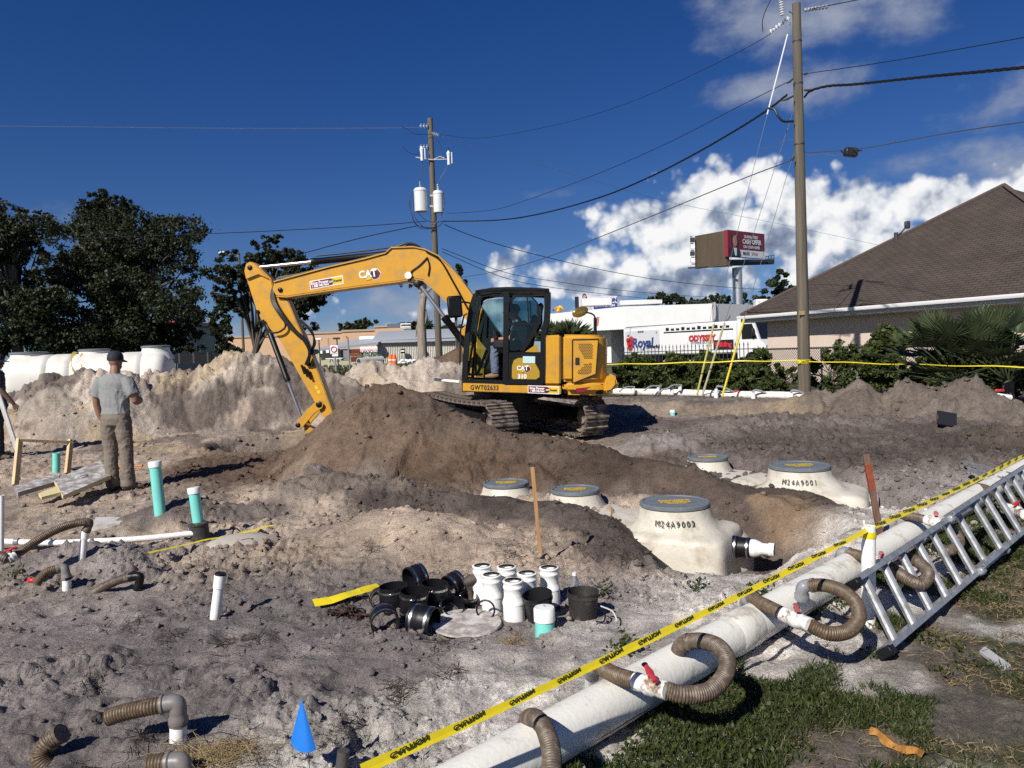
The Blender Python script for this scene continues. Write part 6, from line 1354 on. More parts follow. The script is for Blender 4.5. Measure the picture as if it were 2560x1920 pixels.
# ------------------------------------------------------------------ people
SKIN = mat('skin', (.24, .125, .075), .55, var=.08, scale=20); SKIND = mat('skin_dark', (.10, .055, .038), .55)
def solid(name, parts, mt, parent, voxel=.012, smooth=3, bump=None):
    """tubes and balls fused into one continuous skin (local coordinates)"""
    m = MB()
    for p in parts:
        if p[0] == 'b': m.ball(p[1], p[2], 18, 12)
        else: m.tube(spline(p[1], 5) if len(p[1]) > 2 else p[1], lerp(p[2], len(p[1])), 24, up=p[3] if len(p) > 3 else None)
    o = link(name, m.mesh(name, mt, True), parent)
    r_ = o.modifiers.new('r', 'REMESH'); r_.mode = 'VOXEL'; r_.voxel_size = voxel; r_.use_smooth_shade = True
    s_ = o.modifiers.new('s', 'SMOOTH'); s_.iterations = smooth; s_.factor = .5
    baked(o); o.data.shade_smooth()
    if name in ('shirt', 'trousers'):           # folds in the cloth
        n_ = len(o.data.vertices); co = np.empty(n_ * 3, np.float32); no = np.empty(n_ * 3, np.float32); o.data.vertices.foreach_get('co', co); o.data.vertices.foreach_get('normal', no); co = co.reshape(-1, 3); no = no.reshape(-1, 3)
        f_ = fbm((co[:, 0] + co[:, 1]).astype(float) * 1.3 + 3, co[:, 2].astype(float) * (2.2 if name == 'trousers' else 1.1) + .6 * co[:, 0], 7, 3, 5, .5, True) - .6
        co += no * (f_ * (.020 if name == 'trousers' else .020))[:, None]; o.data.vertices.foreach_set('co', co.astype(np.float32).ravel()); o.data.update()
    if not o.data.materials: o.data.materials.append(mt)
    return o
def lerp(rs, n):
    """radii for a 5-step spline through n points"""
    if n == 2: return rs
    out = []
    for i in range(n - 1):
        for k in range(5):
            t = k / 5; a, b = rs[i], rs[i + 1]
            out.append(tuple(x + (y - x) * t for x, y in zip(a, b)) if hasattr(a, '__len__') else a + (b - a) * t)
    return out + [rs[-1]]
def hand(w, d, side, n, curl=.5, s=1.0):
    """palm and five fingers from wrist w along d; n: direction the palm faces; side: towards the thumb"""
    w, d, side, n = Vector(w), Vector(d).normalized(), Vector(side).normalized(), Vector(n).normalized(); P = []
    P.append(('t', [w, w + d * .045 * s, w + d * .09 * s], [(.032 * s, .018 * s), (.042 * s, .016 * s), (.040 * s, .013 * s)], side))
    for k, L in enumerate((.070, .080, .074, .058)):
        b = w + d * .085 * s + side * (.030 - .020 * k) * s; a1, a2 = curl * .5, curl * 1.3
        p1 = b + (d * math.cos(a1) + n * math.sin(a1)) * L * .5 * s; p2 = p1 + (d * math.cos(a2) + n * math.sin(a2)) * L * .5 * s
        P.append(('t', [b - d * .01, p1, p2], [.0095 * s, .0085 * s, .007 * s]))
    b = w + d * .025 * s + side * .03 * s; p1 = b + (d * .6 + side * .7) * .035 * s; p2 = p1 + (d * .9 + n * .4 + side * .15) * .03 * s
    P.append(('t', [b, p1, p2], [.013 * s, .011 * s, .008 * s])); return P
def head(c, fwd, s=1.0):
    """skull, face, nose, ears; c: centre, fwd: where it looks"""
    c, f = Vector(c), Vector(fwd).normalized(); r_ = f.cross(V(0, 0, 1)).normalized()
    P = [('b', c + V(0, 0, .02), (.082 * s, .092 * s, .105 * s)), ('b', c + f * .025 - V(0, 0, .055), (.058, .062, .060)), ('t', [c + f * .085 + V(0, 0, .02), c + f * .108 - V(0, 0, .025)], [.010, .014])]
    P += [('b', c + f * .082 - V(0, 0, .06), (.024, .016, .010)), ('b', c + f * .074 + r_ * .03 + V(0, 0, .02), .013), ('b', c + f * .074 - r_ * .03 + V(0, 0, .02), .013)]
    for sg in (-1, 1): P.append(('b', c + r_ * sg * .082 - f * .005 - V(0, 0, .005), (.014, .020, .032)))
    return P
def cap(c, fwd, mt, parent, s=1.0, brim=.10):
    c, f = Vector(c), Vector(fwd).normalized(); ang = math.atan2(f.y, f.x); M = Matrix.Translation(c + V(0, 0, .045)) @ Matrix.Rotation(ang, 4, 'Z') @ Matrix.Rotation(R(6), 4, 'Y')
    m = MB(); m.lathe([(.098 * s, -.03), (.100 * s, .0), (.094 * s, .045), (.070 * s, .082), (.030 * s, .098), (0, .102)], 22, M=M @ Matrix.Diagonal((1.06, .92, 1, 1)))
    o = m.build('cap', mt, parent, local=True)
    vs = []; 
    for k in range(9):
        a = R(-62 + k * 15.5); vs += [(.10 * math.cos(a), .092 * math.sin(a), -.012), ((.10 + brim * math.cos(a) ** .5) * math.cos(a) if math.cos(a) > 0 else .1 * math.cos(a), .097 * math.sin(a), -.03)]
    fs = [(2 * k, 2 * k + 1, 2 * k + 3, 2 * k + 2) for k in range(8)]; m = MB(); m.add([V(*v) + V(0, 0, .003) for v in vs], fs, M=M); m.add([V(*v) - V(0, 0, .003) for v in vs], [f_[::-1] for f_ in fs], M=M); m.build('brim', mt, o, local=True)
    return o
def shoe_(parts_c, fwd, mt, parent, s=1.0):
    c, f = Vector(parts_c), Vector(fwd).normalized()
    return solid('boot', [('t', [c - f * .09 + V(0, 0, .04), c + V(0, 0, .045), c + f * .10 + V(0, 0, .035), c + f * .17 + V(0, 0, .028)], [(.042, .040), (.048, .046), (.036, .047), (.024, .034)], V(0, 0, 1)), ('t', [c - f * .05 + V(0, 0, .05), c - f * .045 + V(0, 0, .15)], [.048, .05])], mt, parent, .012, 2)
GREYT = mat('shirt_grey', (.215, .22, .215), .9, var=.05, scale=5, bump=.5, bscale=9); KHAKI = mat('trousers_khaki', (.165, .135, .105), .9, var=.12, scale=4, bump=.8, bscale=11); NAVY = mat('cap_navy', (.012, .013, .022), .8); BOOT = mat('boot_brown', (.085, .062, .045), .8, dirt=(.2, .17, .14), dscale=15)
g0 = G(300, 1224)
man = thing('person', 'worker in grey T-shirt, khaki trousers and dark cap seen from behind', 'person', (g0.x, g0.y, g0.z + .0), R(-6))
hc = V(-.005, .06, 1.665)
solid('body', head(hc, (.15, 1, -.12)) + [('t', [V(0, .04, 1.60), V(0, .02, 1.48)], [.058, .066]), ('t', [V(0, 0, 1.46), V(0, -.0, 1.30), V(0, .0, 1.05), V(0, .0, .90)], [(.06, .12), (.10, .17), (.10, .155), (.11, .165)], V(0, 1, 0)),
    ('t', [V(-.19, 0, 1.43), V(-.245, -.01, 1.28), V(-.262, .0, 1.13)], [.058, .052, .044]), ('t', [V(-.262, 0, 1.13), V(-.25, .03, 1.0), V(-.222, .06, .89)], [.044, .042, .030]),
    ('t', [V(.19, 0, 1.43), V(.268, -.03, 1.28), V(.29, -.01, 1.14)], [.058, .052, .046]), ('t', [V(.29, -.01, 1.14), V(.255, .13, 1.15), V(.16, .24, 1.18)], [.046, .042, .030]),
    ('t', [V(-.09, 0, .92), V(-.10, .0, .5), V(-.10, 0, .1)], [.085, .058, .04]), ('t', [V(.09, 0, .92), V(.10, .0, .5), V(.115, 0, .1)], [.085, .058, .04])] + hand(V(-.222, .06, .89), (.1, .12, -1), (.3, 1, 0), (1, .1, 0), .6) + hand(V(.16, .24, 1.18), (-.9, .4, .1), (0, 0, 1), (0, 1, 0), .8), SKIN, man, .009, 2)
solid('shirt', [('t', [V(0, .01, 1.505), V(0, .005, 1.455), V(0, 0, 1.38), V(0, -.005, 1.22), V(0, 0, 1.06), V(0, 0, .985)], [(.075, .10), (.112, .20), (.130, .205), (.126, .192), (.128, .182), (.136, .190)], V(0, 1, 0)),
    ('t', [V(-.165, 0, 1.435), V(-.215, -.005, 1.34), V(-.252, 0, 1.215)], [.080, .085, .078]), ('t', [V(.165, 0, 1.435), V(.225, -.02, 1.34), V(.276, -.03, 1.225)], [.080, .085, .080])], GREYT, man, .011, 2)
solid('trousers', [('t', [V(0, 0, 1.01), V(0, -.005, .93), V(0, -.01, .84)], [(.128, .180), (.142, .192), (.118, .190)], V(0, 1, 0)), ('t', [V(-.092, -.01, .90), V(-.105, .0, .70), V(-.10, .005, .48), V(-.10, 0, .25), V(-.095, .0, .045)], [.108, .098, .082, .083, .090]), ('t', [V(.092, -.01, .90), V(.105, .0, .70), V(.112, .01, .48), V(.115, 0, .25), V(.12, .0, .045)], [.108, .098, .082, .083, .092])], KHAKI, man, .012, 1)
cap(hc, (.15, 1, 0), NAVY, man, 1.02); shoe_((-.095, 0, 0), (-.1, 1, 0), BOOT, man); shoe_((.13, .01, 0), (.85, .5, 0), BOOT, man)
# man at the left edge of the picture
g1 = G(2, 1146); NAVYT = mat('shirt_navy', (.028, .030, .045), .9, bump=.4, bscale=9); JEAN = mat('jeans_dark', (.018, .021, .032), .9)
m2 = thing('person', 'worker in navy shirt and hat stepping in at the left edge', 'person', (g1.x, g1.y, g1.z - .01), R(0))
hc2 = V(.02, .02, 1.60)
solid('body', head(hc2, (1, .2, -.2)) + [('t', [V(0, .0, 1.56), V(-.02, 0, 1.44)], [.056, .062]), ('t', [V(-.02, 0, 1.46), V(-.02, 0, 1.2), V(0, 0, .9)], [(.16, .10), (.15, .10), (.15, .10)], V(0, 1, 0)),
    ('t', [V(.10, -.12, 1.38), V(.16, -.16, 1.20), V(.22, -.15, 1.08)], [.055, .048, .042]), ('t', [V(.22, -.15, 1.08), V(.29, -.13, .98), V(.345, -.11, .90)], [.042, .038, .028]), ('t', [V(-.05, .18, 1.38), V(-.1, .24, 1.15), V(-.05, .26, .92)], [.055, .046, .03]),
    ('t', [V(0, -.08, .9), V(.03, -.08, .5), V(.03, -.08, .1)], [.085, .058, .04]), ('t', [V(0, .09, .9), V(-.1, .09, .5), V(-.22, .09, .12)], [.085, .058, .04])] + hand(V(.345, -.11, .90), (.25, .1, -1), (.9, .1, .3), (-.3, -1, 0), .9) + hand(V(-.05, .26, .92), (0, 0, -1), (1, 0, 0), (0, -1, 0), .7), SKIND, m2, .009, 2)
solid('shirt', [('t', [V(-.02, 0, 1.47), V(-.02, 0, 1.40), V(-.02, 0, 1.2), V(0, 0, .97)], [(.10, .08), (.185, .125), (.175, .125), (.175, .125)], V(0, 1, 0)), ('t', [V(.07, -.10, 1.39), V(.13, -.15, 1.27), V(.165, -.16, 1.18)], [.075, .075, .068]), ('t', [V(-.04, .16, 1.39), V(-.08, .22, 1.25), V(-.1, .24, 1.15)], [.075, .075, .068])], NAVYT, m2, .012, 2)
solid('trousers', [('t', [V(0, 0, 1.0), V(0, 0, .85)], [(.165, .12), (.17, .13)], V(0, 1, 0)), ('t', [V(0, -.07, .9), V(.03, -.08, .5), V(.03, -.08, .06)], [.11, .085, .08]), ('t', [V(0, .08, .9), V(-.1, .09, .5), V(-.21, .09, .1)], [.11, .085, .08])], JEAN, m2, .012, 1)
cap(hc2, (1, .2, 0), NAVY, m2, 1.05, .11); shoe_((.05, -.08, 0), (1, 0, 0), BOOT, m2); shoe_((-.2, .09, .02), (1, 0, 0), BOOT, m2)
# driver
hip = lp(c3, 955, 742, .6); SC = 1.0
op = thing('person', 'driver in pale T-shirt, jeans and dark cap seated in the digger cab', 'person', M=MU @ Matrix.Translation(hip))
def o3(x, y, Y=.6): return lp(c3, x, y, Y) - hip
hd_ = o3(905, 392); sh = o3(955, 500); el_ = o3(885, 645); wr = o3(770, 650); kn = o3(715, 728); an = o3(735, 965)
solid('body', [(p[0],) + tuple(p[1:]) for p in head(hd_, (1, 0, -.1))] + [('t', [hd_ - V(.01, 0, .07), sh + V(0, 0, .03)], [.056, .062]), ('t', [sh + V(-.03, 0, .02), o3(985, 620), V(0, 0, .05)], [(.11, .17), (.11, .16), (.12, .16)], V(1, 0, 0))] +
      [q_ for s in (1, -1) for q_ in (('t', [sh + V(0, .19 * s, -.03), el_ + V(0, .24 * s, 0)], [.055, .045]), ('t', [el_ + V(0, .24 * s, 0), wr + V(0, .22 * s, 0)], [.043, .03]), ('t', [V(0, .09 * s, 0), kn + V(0, .12 * s, 0)], [.085, .06]), ('t', [kn + V(0, .12 * s, 0), an + V(0, .12 * s, 0)], [.058, .04]))] +
      hand(wr + V(0, .22, 0), (1, 0, -.15), (0, -.3, 1), (0, -1, -.2), .9) + hand(wr + V(0, -.22, 0), (1, 0, -.15), (0, .3, 1), (0, 1, -.2), .9), mat('skin_driver', (.30, .14, .085), .55), op, .011, 2)
solid('shirt', [('t', [sh + V(-.03, 0, .05), sh + V(-.03, 0, -.02), o3(990, 610), V(-.02, 0, .02)], [(.08, .10), (.14, .20), (.15, .19), (.16, .19)], V(1, 0, 0))] + [('t', [sh + V(0, .16 * s, -.01), sh + (el_ - sh) * .55 + V(0, .22 * s, 0)], [.085, .075]) for s in (1, -1)], mat('shirt_pale', (.50, .60, .60), .9, bump=.4, bscale=9), op, .013, 2)
solid('trousers', [('t', [V(-.04, 0, .05), V(.02, 0, -.02)], [(.15, .18), (.12, .17)], V(1, 0, 0))] + [q_ for s in (1, -1) for q_ in (('t', [V(0, .09 * s, 0), kn + V(0, .12 * s, 0)], [.10, .08]), ('t', [kn + V(-.01, .12 * s, .02), an + V(0, .12 * s, -.02)], [.08, .066]))], mat('jeans_blue', (.10, .13, .19), .9, var=.15, bump=.4, bscale=12), op, .013, 1)
cap(hd_, (1, 0, 0), NAVY, op, 1.02); 
for s in (1, -1): solid('boot', [('t', [an + V(-.05, .12 * s, -.03), an + V(.04, .12 * s, -.055), an + V(.17, .12 * s, -.075)], [(.05, .045), (.05, .048), (.028, .038)], V(0, 0, 1))], mat('boot_tan', (.20, .125, .07), .8), op, .012, 2)
# ------------------------------------------------------------------ buried tanks
def septic(label, C, axis, others, zl, code, ax2, front, groupn, lidr=.335):
    C = Vector(C); ax = Vector(axis).normalized(); lt = V(ax.y, -ax.x, 0); 
    if lt.y > 0: lt = -lt                                        # lateral, towards the viewer
    o = thing('septic_tank', label, 'septic tank', (C.x, C.y, zl - .5), 0, groupn)
    def P(s, w, z): return V(C.x, C.y, zl) + ax * s + lt * w + V(0, 0, z)
    m = MB(); rings = []
    for i in range(40):
        u = i / 39; s = .20 + 3.0 * u; e = math.sqrt(max(.02, 1 - max(0, (.16 - u) / .16) ** 2)) * math.sqrt(max(.02, 1 - max(0, (u - .9) / .1) ** 2)); rib = .03 * ((u * 6) % 1 < .14)
        rings.append([P(s, math.copysign(abs(math.cos(a)) ** .62, math.cos(a)) * (.66 * e - rib), -.585 + math.copysign(abs(math.sin(a)) ** .62, math.sin(a)) * (.44 * e - rib)) for a in [2 * math.pi * k / 32 for k in range(32)]])
    m.loft(rings)
    rings = []                                                   # rounded end of the body beside the pump well
    for i in range(17):
        u = i / 16 * 2 - 1; e = max(.03, 1 - abs(u) ** 3) ** .5
        rings.append([P(-.10 + .50 * u, -.42 + math.copysign(abs(math.cos(a)) ** .75, math.cos(a)) * .42 * e, -.66 + math.copysign(abs(math.sin(a)) ** .75, math.sin(a)) * .42 * e) for a in [2 * math.pi * k / 28 for k in range(28)]])
    m.loft(rings); m.build('body', TANK, o, smooth=50)
    A2 = Vector(ax2).normalized(); L2 = V(A2.y, -A2.x, 0); L2 = L2 if L2.y < 0 else -L2
    def P_(s, w, z): return V(C.x, C.y, zl) + A2 * s + L2 * w + V(0, 0, z)
    m = MB(); rings = []
    for (z, hs, hw_, ex_, r_) in ((-1.2, .55, .55, 9, 0), (-.70, .53, .53, 9, 0), (-.40, .515, .515, 9, 0), (-.28, .505, .505, 8, 0), (-.245, .492, .492, 8, 0), (-.222, .465, .465, 6, 0), (-.208, .425, .425, 4.2, 0), (-.188, .392, .392, 3, 0), (-.13, .368, .368, 2.2, 0), (-.07, .356, .356, 2, 0), (-.012, .345, .345, 2, 0)):
        ring = []
        for k in range(48):
            a = 2 * math.pi * k / 48; c_, s_ = math.cos(a), math.sin(a); ring.append(P_(math.copysign(abs(c_) ** (2 / ex_), c_) * hs * (1 + (front - 1) * (1 if c_ < 0 else 0) * min(1, max(0, (-.10 - z) / .16))), math.copysign(abs(s_) ** (2 / ex_), s_) * hw_, z))
        rings.append(ring)
    m.loft(rings); m.build('pump_end', TANK, o, smooth=60)
    def lid(c, r_, neck):
        if neck:
            k = MB(); k.lathe([(r_ * 1.55, -.32), (r_ * 1.3, -.16), (r_ * 1.10, -.08), (r_ * 1.02, -.012), (0, -.012)], 28, M=Matrix.Translation(c)); k.build('riser', TANK, o)
        k = MB(); k.lathe([(0, -.008), (r_ * 1.0, -.008), (r_ * 1.03, .0), (r_ * 1.03, .028), (r_ * .99, .036), (r_ * .93, .032), (r_ * .92, .026), (r_ * .5, .030), (0, .031)], 48, M=Matrix.Translation(c)); L = k.build('lid', LID, o)
        for a in range(12): q_ = 2 * math.pi * a / 12; b = MB(); b.lathe([(.012, 0), (.012, .008), (0, .009)], 6, M=Matrix.Translation(c + V(math.cos(q_) * r_ * .965, math.sin(q_) * r_ * .965, .035))); b.build('lid_bolt', LID, L)
        Ml = Matrix.Translation(c + V(0, 0, .034))
        for i, tx_ in enumerate(('DANGER', 'PELIGRO')): text('lettering', tx_, r_ * .20, mat('stencil_yellow', (.55, .36, .03), .6, var=.25, scale=60), L, Ml @ Matrix.Translation((0, (.5 - i) * r_ * .24, 0)), local=False, bold=.004, depth=.001, sx=1.15)
        b = MB(); b.box(c + V(0, -r_ * .30, .0335), (r_ * .55, r_ * .07, .002)); b.build('stencil_bar', MATS['stencil_yellow'], L)
    lid(V(C.x, C.y, zl), lidr, False)
    for (x, y, r_) in others: lid(V(x, y, zl - .005), r_, True)
    # hand written serial number on the neck towards the viewer
    vd = V(-C.x, -C.y, 0).normalized(); rt = V(-vd.y, vd.x, 0)
    if rt.x < 0: rt = -rt
    hand_ = mat('marker_black', (.05, .05, .05), .7)
    for i, ch in enumerate(code):
        a = (i - len(code) / 2 + .5) * .125; n_ = vd * math.cos(a) + rt * math.sin(a); t_ = rt * math.cos(a) - vd * math.sin(a)
        text('lettering', ch, .085, hand_, o, frame(V(C.x, C.y, zl - .115) + n_ * .394, t_, (n_ * -.34 + V(0, 0, 1)).normalized()), local=False, depth=.004, sx=.8)
    return o, P_
zl1 = .10
tk1, P1 = septic('near cream septic tank half buried, its big grey lid and black outlet showing', (1.57, 7.56, 0), (-.746, .666, 0), ((.66, 8.47, .265), (-.11, 9.06, .265)), zl1, 'M24A9002', (-.88, .475, 0), 1.12, 'cream septic tanks in the trenches')
tk2, P2 = septic('farther cream septic tank behind the dark bank, grey outlet collar at its end', (3.33, 8.95, 0), (-.65, .76, 0), ((2.50, 9.92, .25),), .20, 'M24A9001', (-.90, .436, 0), 1.45, 'cream septic tanks in the trenches')
# outlets
def outlet(P, z, hs, red):
    a = P(-hs, .0, z); d = (P(-1, .0, z) - P(-.5, .0, z)).normalized()
    return a, d
a, d = outlet(P1, -.37, .555, 1)
m = MB(); m.lathe([(.085, 0), (.105, 0), (.105, .05), (.095, .06), (.095, .17), (.08, .17)], 24, M=basis(a, d), closed=True); ob = thing('outlet_coupling', 'black rubber coupling with white reducer on the near tank outlet', 'coupling', a); m.build('rubber_boot', BLK, ob)
for z in (.035, .145): m = MB(); m.lathe([(.106 if z < .1 else .0965, -.008), (.109 if z < .1 else .099, -.008), (.109 if z < .1 else .099, .008), (.106 if z < .1 else .0965, .008)], 24, M=basis(a + d * z, d), closed=True); m.build('hose_clamp', STEEL, ob)
m = MB(); m.lathe([(.075, .14), (.084, .16), (.084, .21), (.07, .25), (.055, .275), (.055, .33), (.064, .335), (.064, .385), (.053, .385), (.053, .30)], 24, M=basis(a, d)); m.build('reducer', PVC, ob)
m = MB(); m.lathe([(.0, .31), (.05, .31), (.05, .312), (0, .312)], 20, M=basis(a, d)); m.build('pipe_mouth', mat('pvc_shade', (.30, .31, .32), .5), ob)
a, d = outlet(P2, -.37, .725, 1)
m = MB(); m.lathe([(.07, 0), (.098, 0), (.098, .10), (.085, .11), (.07, .11)], 24, M=basis(a, d), closed=True); ob2 = tag(m.build('outlet_collar', PVCG), 'grey pipe collar on the end of the farther tank', 'collar')
m = MB(); p = P1(.40, .50, -.28); m.lathe([(0, 0), (.05, 0), (.05, .05), (.035, .06), (0, .06)], 16, M=basis(p, (-.5, -.8, 0))); tag(m.build('blue_plug', mat('plug_blue', (.02, .06, .20), .4)), 'blue plug on the side of the near tank', 'plug')
tape_strip('tank_strap', 'short yellow strap hanging down the near tank side', [P1(.62, .10, -.10), P1(.58, .26, -.12), P1(.55, .38, -.20), P1(.53, .44, -.28)], .05, None, TAPE, 5, seed=3)
tape_strip('tank_strap', 'short yellow strap on the farther tank by the dark bank', [P2(.62, .10, -.10), P2(.56, .30, -.14), P2(.52, .40, -.26)], .05, None, TAPE, 5, seed=4)
# ------------------------------------------------------------------ corrugated hoses
def resample(P, step):
    out = [P[0]]; acc = 0
    for a, b in zip(P[:-1], P[1:]):
        L = (b - a).length
        if L < 1e-9: continue
        t = step - acc
        while t <= L: out.append(a + (b - a) * t / L); t += step
        acc = L - (t - step)
    return out
def corr(pts, r_, mt, parent, nm='hose', pitch=.011, n=14, depth=.10):
    P = resample(spline(pts, 14), pitch / 4); rs = [r_ * (1 + depth * (.5, 1, .5, -.35)[i % 4]) for i in range(len(P))]
    return MB().tube(P, rs, n).build(nm, mt, parent, smooth=70)
def elbow(pts, r_, parent, mt=PVCG, nm='elbow'):
    P = spline(pts, 6); n = len(P); rs = [r_ * (1.16 if i < 3 or i > n - 4 else 1.0) for i in range(n)]; return MB().tube(P, rs, 14).build(nm, mt, parent)
def valve(a, b, r_, parent, hmt=RED, hd=V(0, 0, 1), big=True):
    a, b = Vector(a), Vector(b); d = (b - a).normalized(); L = (b - a).length
    m = MB(); m.lathe([(r_ * .9, 0), (r_ * 1.12, 0), (r_ * 1.12, L * .24), (r_ * .98, L * .28), (r_ * 1.25, L * .40), (r_ * 1.25, L * .60), (r_ * .98, L * .72), (r_ * 1.12, L * .76), (r_ * 1.12, L), (r_ * .9, L)], 18, M=basis(a, d)); v = m.build('valve', mat('valve_white', (.72, .71, .67), .45, dirt=(.22, .14, .08), dscale=18, dlo=.5, dhi=.6), parent)
    c = (a + b) / 2; MB().tube([c, c + hd * r_ * 1.9], r_ * .34, 10).build('valve_stem', hmt, v)
    k = c + hd * r_ * 1.9; x = d.cross(hd).normalized() * .6 + d * .8; x.normalize(); L2 = r_ * (2.0 if big else 1.3)
    MB().tube([k - x * L2, k - x * L2 * .5 + hd * .004, k, k + x * L2 * .5 + hd * .004, k + x * L2], [(r_ * .25, r_ * .40), (r_ * .22, r_ * .30), (r_ * .35, r_ * .5), (r_ * .22, r_ * .30), (r_ * .25, r_ * .40)], 10, up=hd).build('valve_handle', hmt, v); return v
def Z(x, y, z): return atz(x * 1.15732, y * 1.15732, z)          # spot on the small copy at height z
hpn = thing('header_pipe', 'big dirty white header pipe running across the right foreground', 'pipe', PIPE_A)
MB().tube([PIPE_A - _pd * 1.0, PIPE_A + (PIPE_B - PIPE_A) * .5, PIPE_B], .105, 36).build('main_pipe', PVCD, hpn)
for s in (2.55, 5.4): p = PIPE_A + _pd * s; MB().lathe([(.104, -.12), (.110, -.10), (.110, .10), (.104, .12)], 36, M=basis(p, _pd), closed=True).build('pipe_bell', PVCD, hpn)
RUSTL = mat('rust_line', (.30, .14, .055), .8, var=.3, scale=20)
_ps = V(_pd.y, -_pd.x, 0); rr = random.Random(4); s = .2
while s < 7.5:                                                  # rusty drip line low on the side facing the grass
    L = rr.uniform(.15, .6); a_ = R(-28 + rr.uniform(-3, 3)); vs = []
    for i in range(9):
        for da in (-.05, .05): c_ = PIPE_A + _pd * (s + L * i / 8); q_ = a_ + da * (1 - abs(i / 4 - 1)) + .02 * math.sin(i * 1.7); vs.append(c_ + (_ps * math.cos(q_) + V(0, 0, 1) * math.sin(q_)) * .1062)
    MB().add(vs, [(2 * i, 2 * i + 1, 2 * i + 3, 2 * i + 2) for i in range(8)]).build('rust_stain', RUSTL, hpn); s += L + rr.uniform(.05, .5)
H1 = thing('swing_hose', 'brown ribbed hose loop with red handled valve, nearest on the big pipe', 'hose', Z(1280, 1490, .0))
MB().tube([Z(1278, 1500, -.05), Z(1278, 1458, .12)], .034, 14).build('riser', PVC, H1); elbow([Z(1278, 1456, .13), Z(1279, 1442, .195), Z(1284, 1436, .215), Z(1296, 1440, .22)], .033, H1)
corr([Z(1292, 1439, .22), Z(1330, 1458, .245), Z(1375, 1472, .26)], .033, HOSE, H1); valve(Z(1372, 1471, .26), Z(1442, 1492, .265), .034, H1, hd=V(-.1, -.25, 1).normalized())
corr([Z(1438, 1491, .265), Z(1480, 1501, .25), Z(1530, 1494, .245), Z(1564, 1462, .27), Z(1571, 1425, .31), Z(1552, 1397, .33), Z(1520, 1385, .31), Z(1490, 1386, .27), Z(1472, 1396, .235)], .034, HOSED, H1)
elbow([Z(1490, 1386, .27), Z(1474, 1392, .25), Z(1466, 1404, .21), Z(1464, 1416, .17)], .036, H1, HOSED, 'hose_end')
H2 = thing('swing_hose', 'brown ribbed hose loop with faded red valve beside the white post', 'hose', Z(1612, 1340, 0))
MB().tube([Z(1612, 1350, -.05), Z(1612, 1310, .12)], .034, 14).build('riser', PVC, H2); elbow([Z(1612, 1308, .12), Z(1612, 1296, .19), Z(1617, 1290, .21), Z(1627, 1294, .215)], .033, H2)
corr([Z(1624, 1293, .215), Z(1655, 1308, .24), Z(1695, 1328, .26)], .033, HOSE, H2); valve(Z(1690, 1326, .26), Z(1752, 1352, .26), .034, H2, mat('valve_faded', (.38, .09, .09), .6), V(0, -.1, 1), False)
corr([Z(1748, 1350, .26), Z(1790, 1368, .23), Z(1830, 1364, .22), Z(1854, 1338, .24), Z(1850, 1305, .28), Z(1822, 1278, .31), Z(1785, 1265, .31), Z(1752, 1264, .29)], .034, HOSE, H2)
elbow([Z(1758, 1264, .29), Z(1742, 1265, .28), Z(1733, 1272, .26), Z(1732, 1292, .20)], .036, H2, PVCG, 'pipe_elbow')
H3 = thing('swing_hose', 'dark ribbed hose bending over the big pipe at the bottom edge', 'hose', Z(1140, 1575, .1))
corr([Z(1136, 1568, .14), Z(1140, 1554, .20), Z(1153, 1550, .25), Z(1172, 1566, .28), Z(1186, 1600, .28), Z(1192, 1640, .26), Z(1190, 1700, .22)], .032, HOSED, H3)
H4 = thing('swing_hose', 'short ribbed hose on white riser behind the white post', 'hose', Z(1815, 1235, 0))
MB().tube([Z(1815, 1245, -.05), Z(1815, 1212, .13)], .034, 14).build('riser', PVC, H4); elbow([Z(1815, 1210, .13), Z(1816, 1197, .19), Z(1824, 1192, .21), Z(1836, 1194, .21)], .034, H4)
corr([Z(1834, 1194, .21), Z(1862, 1202, .22), Z(1885, 1212, .24)], .033, HOSE, H4); valve(Z(1884, 1211, .24), Z(1925, 1226, .24), .034, H4, mat('valve_pink', (.55, .14, .15), .5), V(0, 0, 1), False)
corr([Z(1922, 1225, .24), Z(1960, 1250, .22), Z(1990, 1262, .2), Z(2005, 1240, .24), Z(1985, 1215, .26), Z(1955, 1205, .23)], .034, HOSED, H4)
H5 = thing('swing_hose', 'dark hose with pink red valve beyond the ladder rail', 'hose', Z(1948, 1160, 0))
MB().tube([Z(1950, 1185, -.02), Z(1948, 1140, .16)], .036, 14).build('riser', mat('pvc_smoky', (.42, .42, .42), .4), H5); corr([Z(1945, 1112, .26), Z(1975, 1116, .27), Z(2005, 1124, .27)], .030, HOSED, H5); elbow([Z(1948, 1142, .16), Z(1947, 1122, .22), Z(1950, 1113, .25), Z(1962, 1114, .26)], .034, H5)
valve(Z(2003, 1123, .27), Z(2042, 1134, .27), .036, H5, mat('valve_pink', (.55, .14, .15)), V(0, 0, 1), False); corr([Z(2040, 1133, .27), Z(2062, 1150, .24), Z(2072, 1172, .2), Z(2050, 1190, .2), Z(2020, 1180, .18)], .034, HOSED, H5)
H6 = thing('swing_hose', 'dark hose end with bright red valve at the right edge under the ladder', 'hose', Z(2160, 1080, 0))
corr([Z(2095, 1048, .18), Z(2130, 1055, .2), Z(2160, 1075, .22), Z(2180, 1098, .22)], .032, HOSED, H6); valve(Z(2178, 1097, .22), Z(2215, 1112, .22), .036, H6, mat('valve_bright', (.60, .02, .03), .4), V(0, 0, 1), True)
o = thing('riser_stub', 'white pipe stub with socket standing behind the ladder', 'pipe', Z(2085, 1100, 0)); MB().tube([Z(2085, 1110, -.05), Z(2086, 1085, .1)], .034, 14).build('pipe', PVC, o); MB().tube([Z(2086, 1088, .09), Z(2087, 1065, .2)], .042, 16).build('socket', PVC, o)
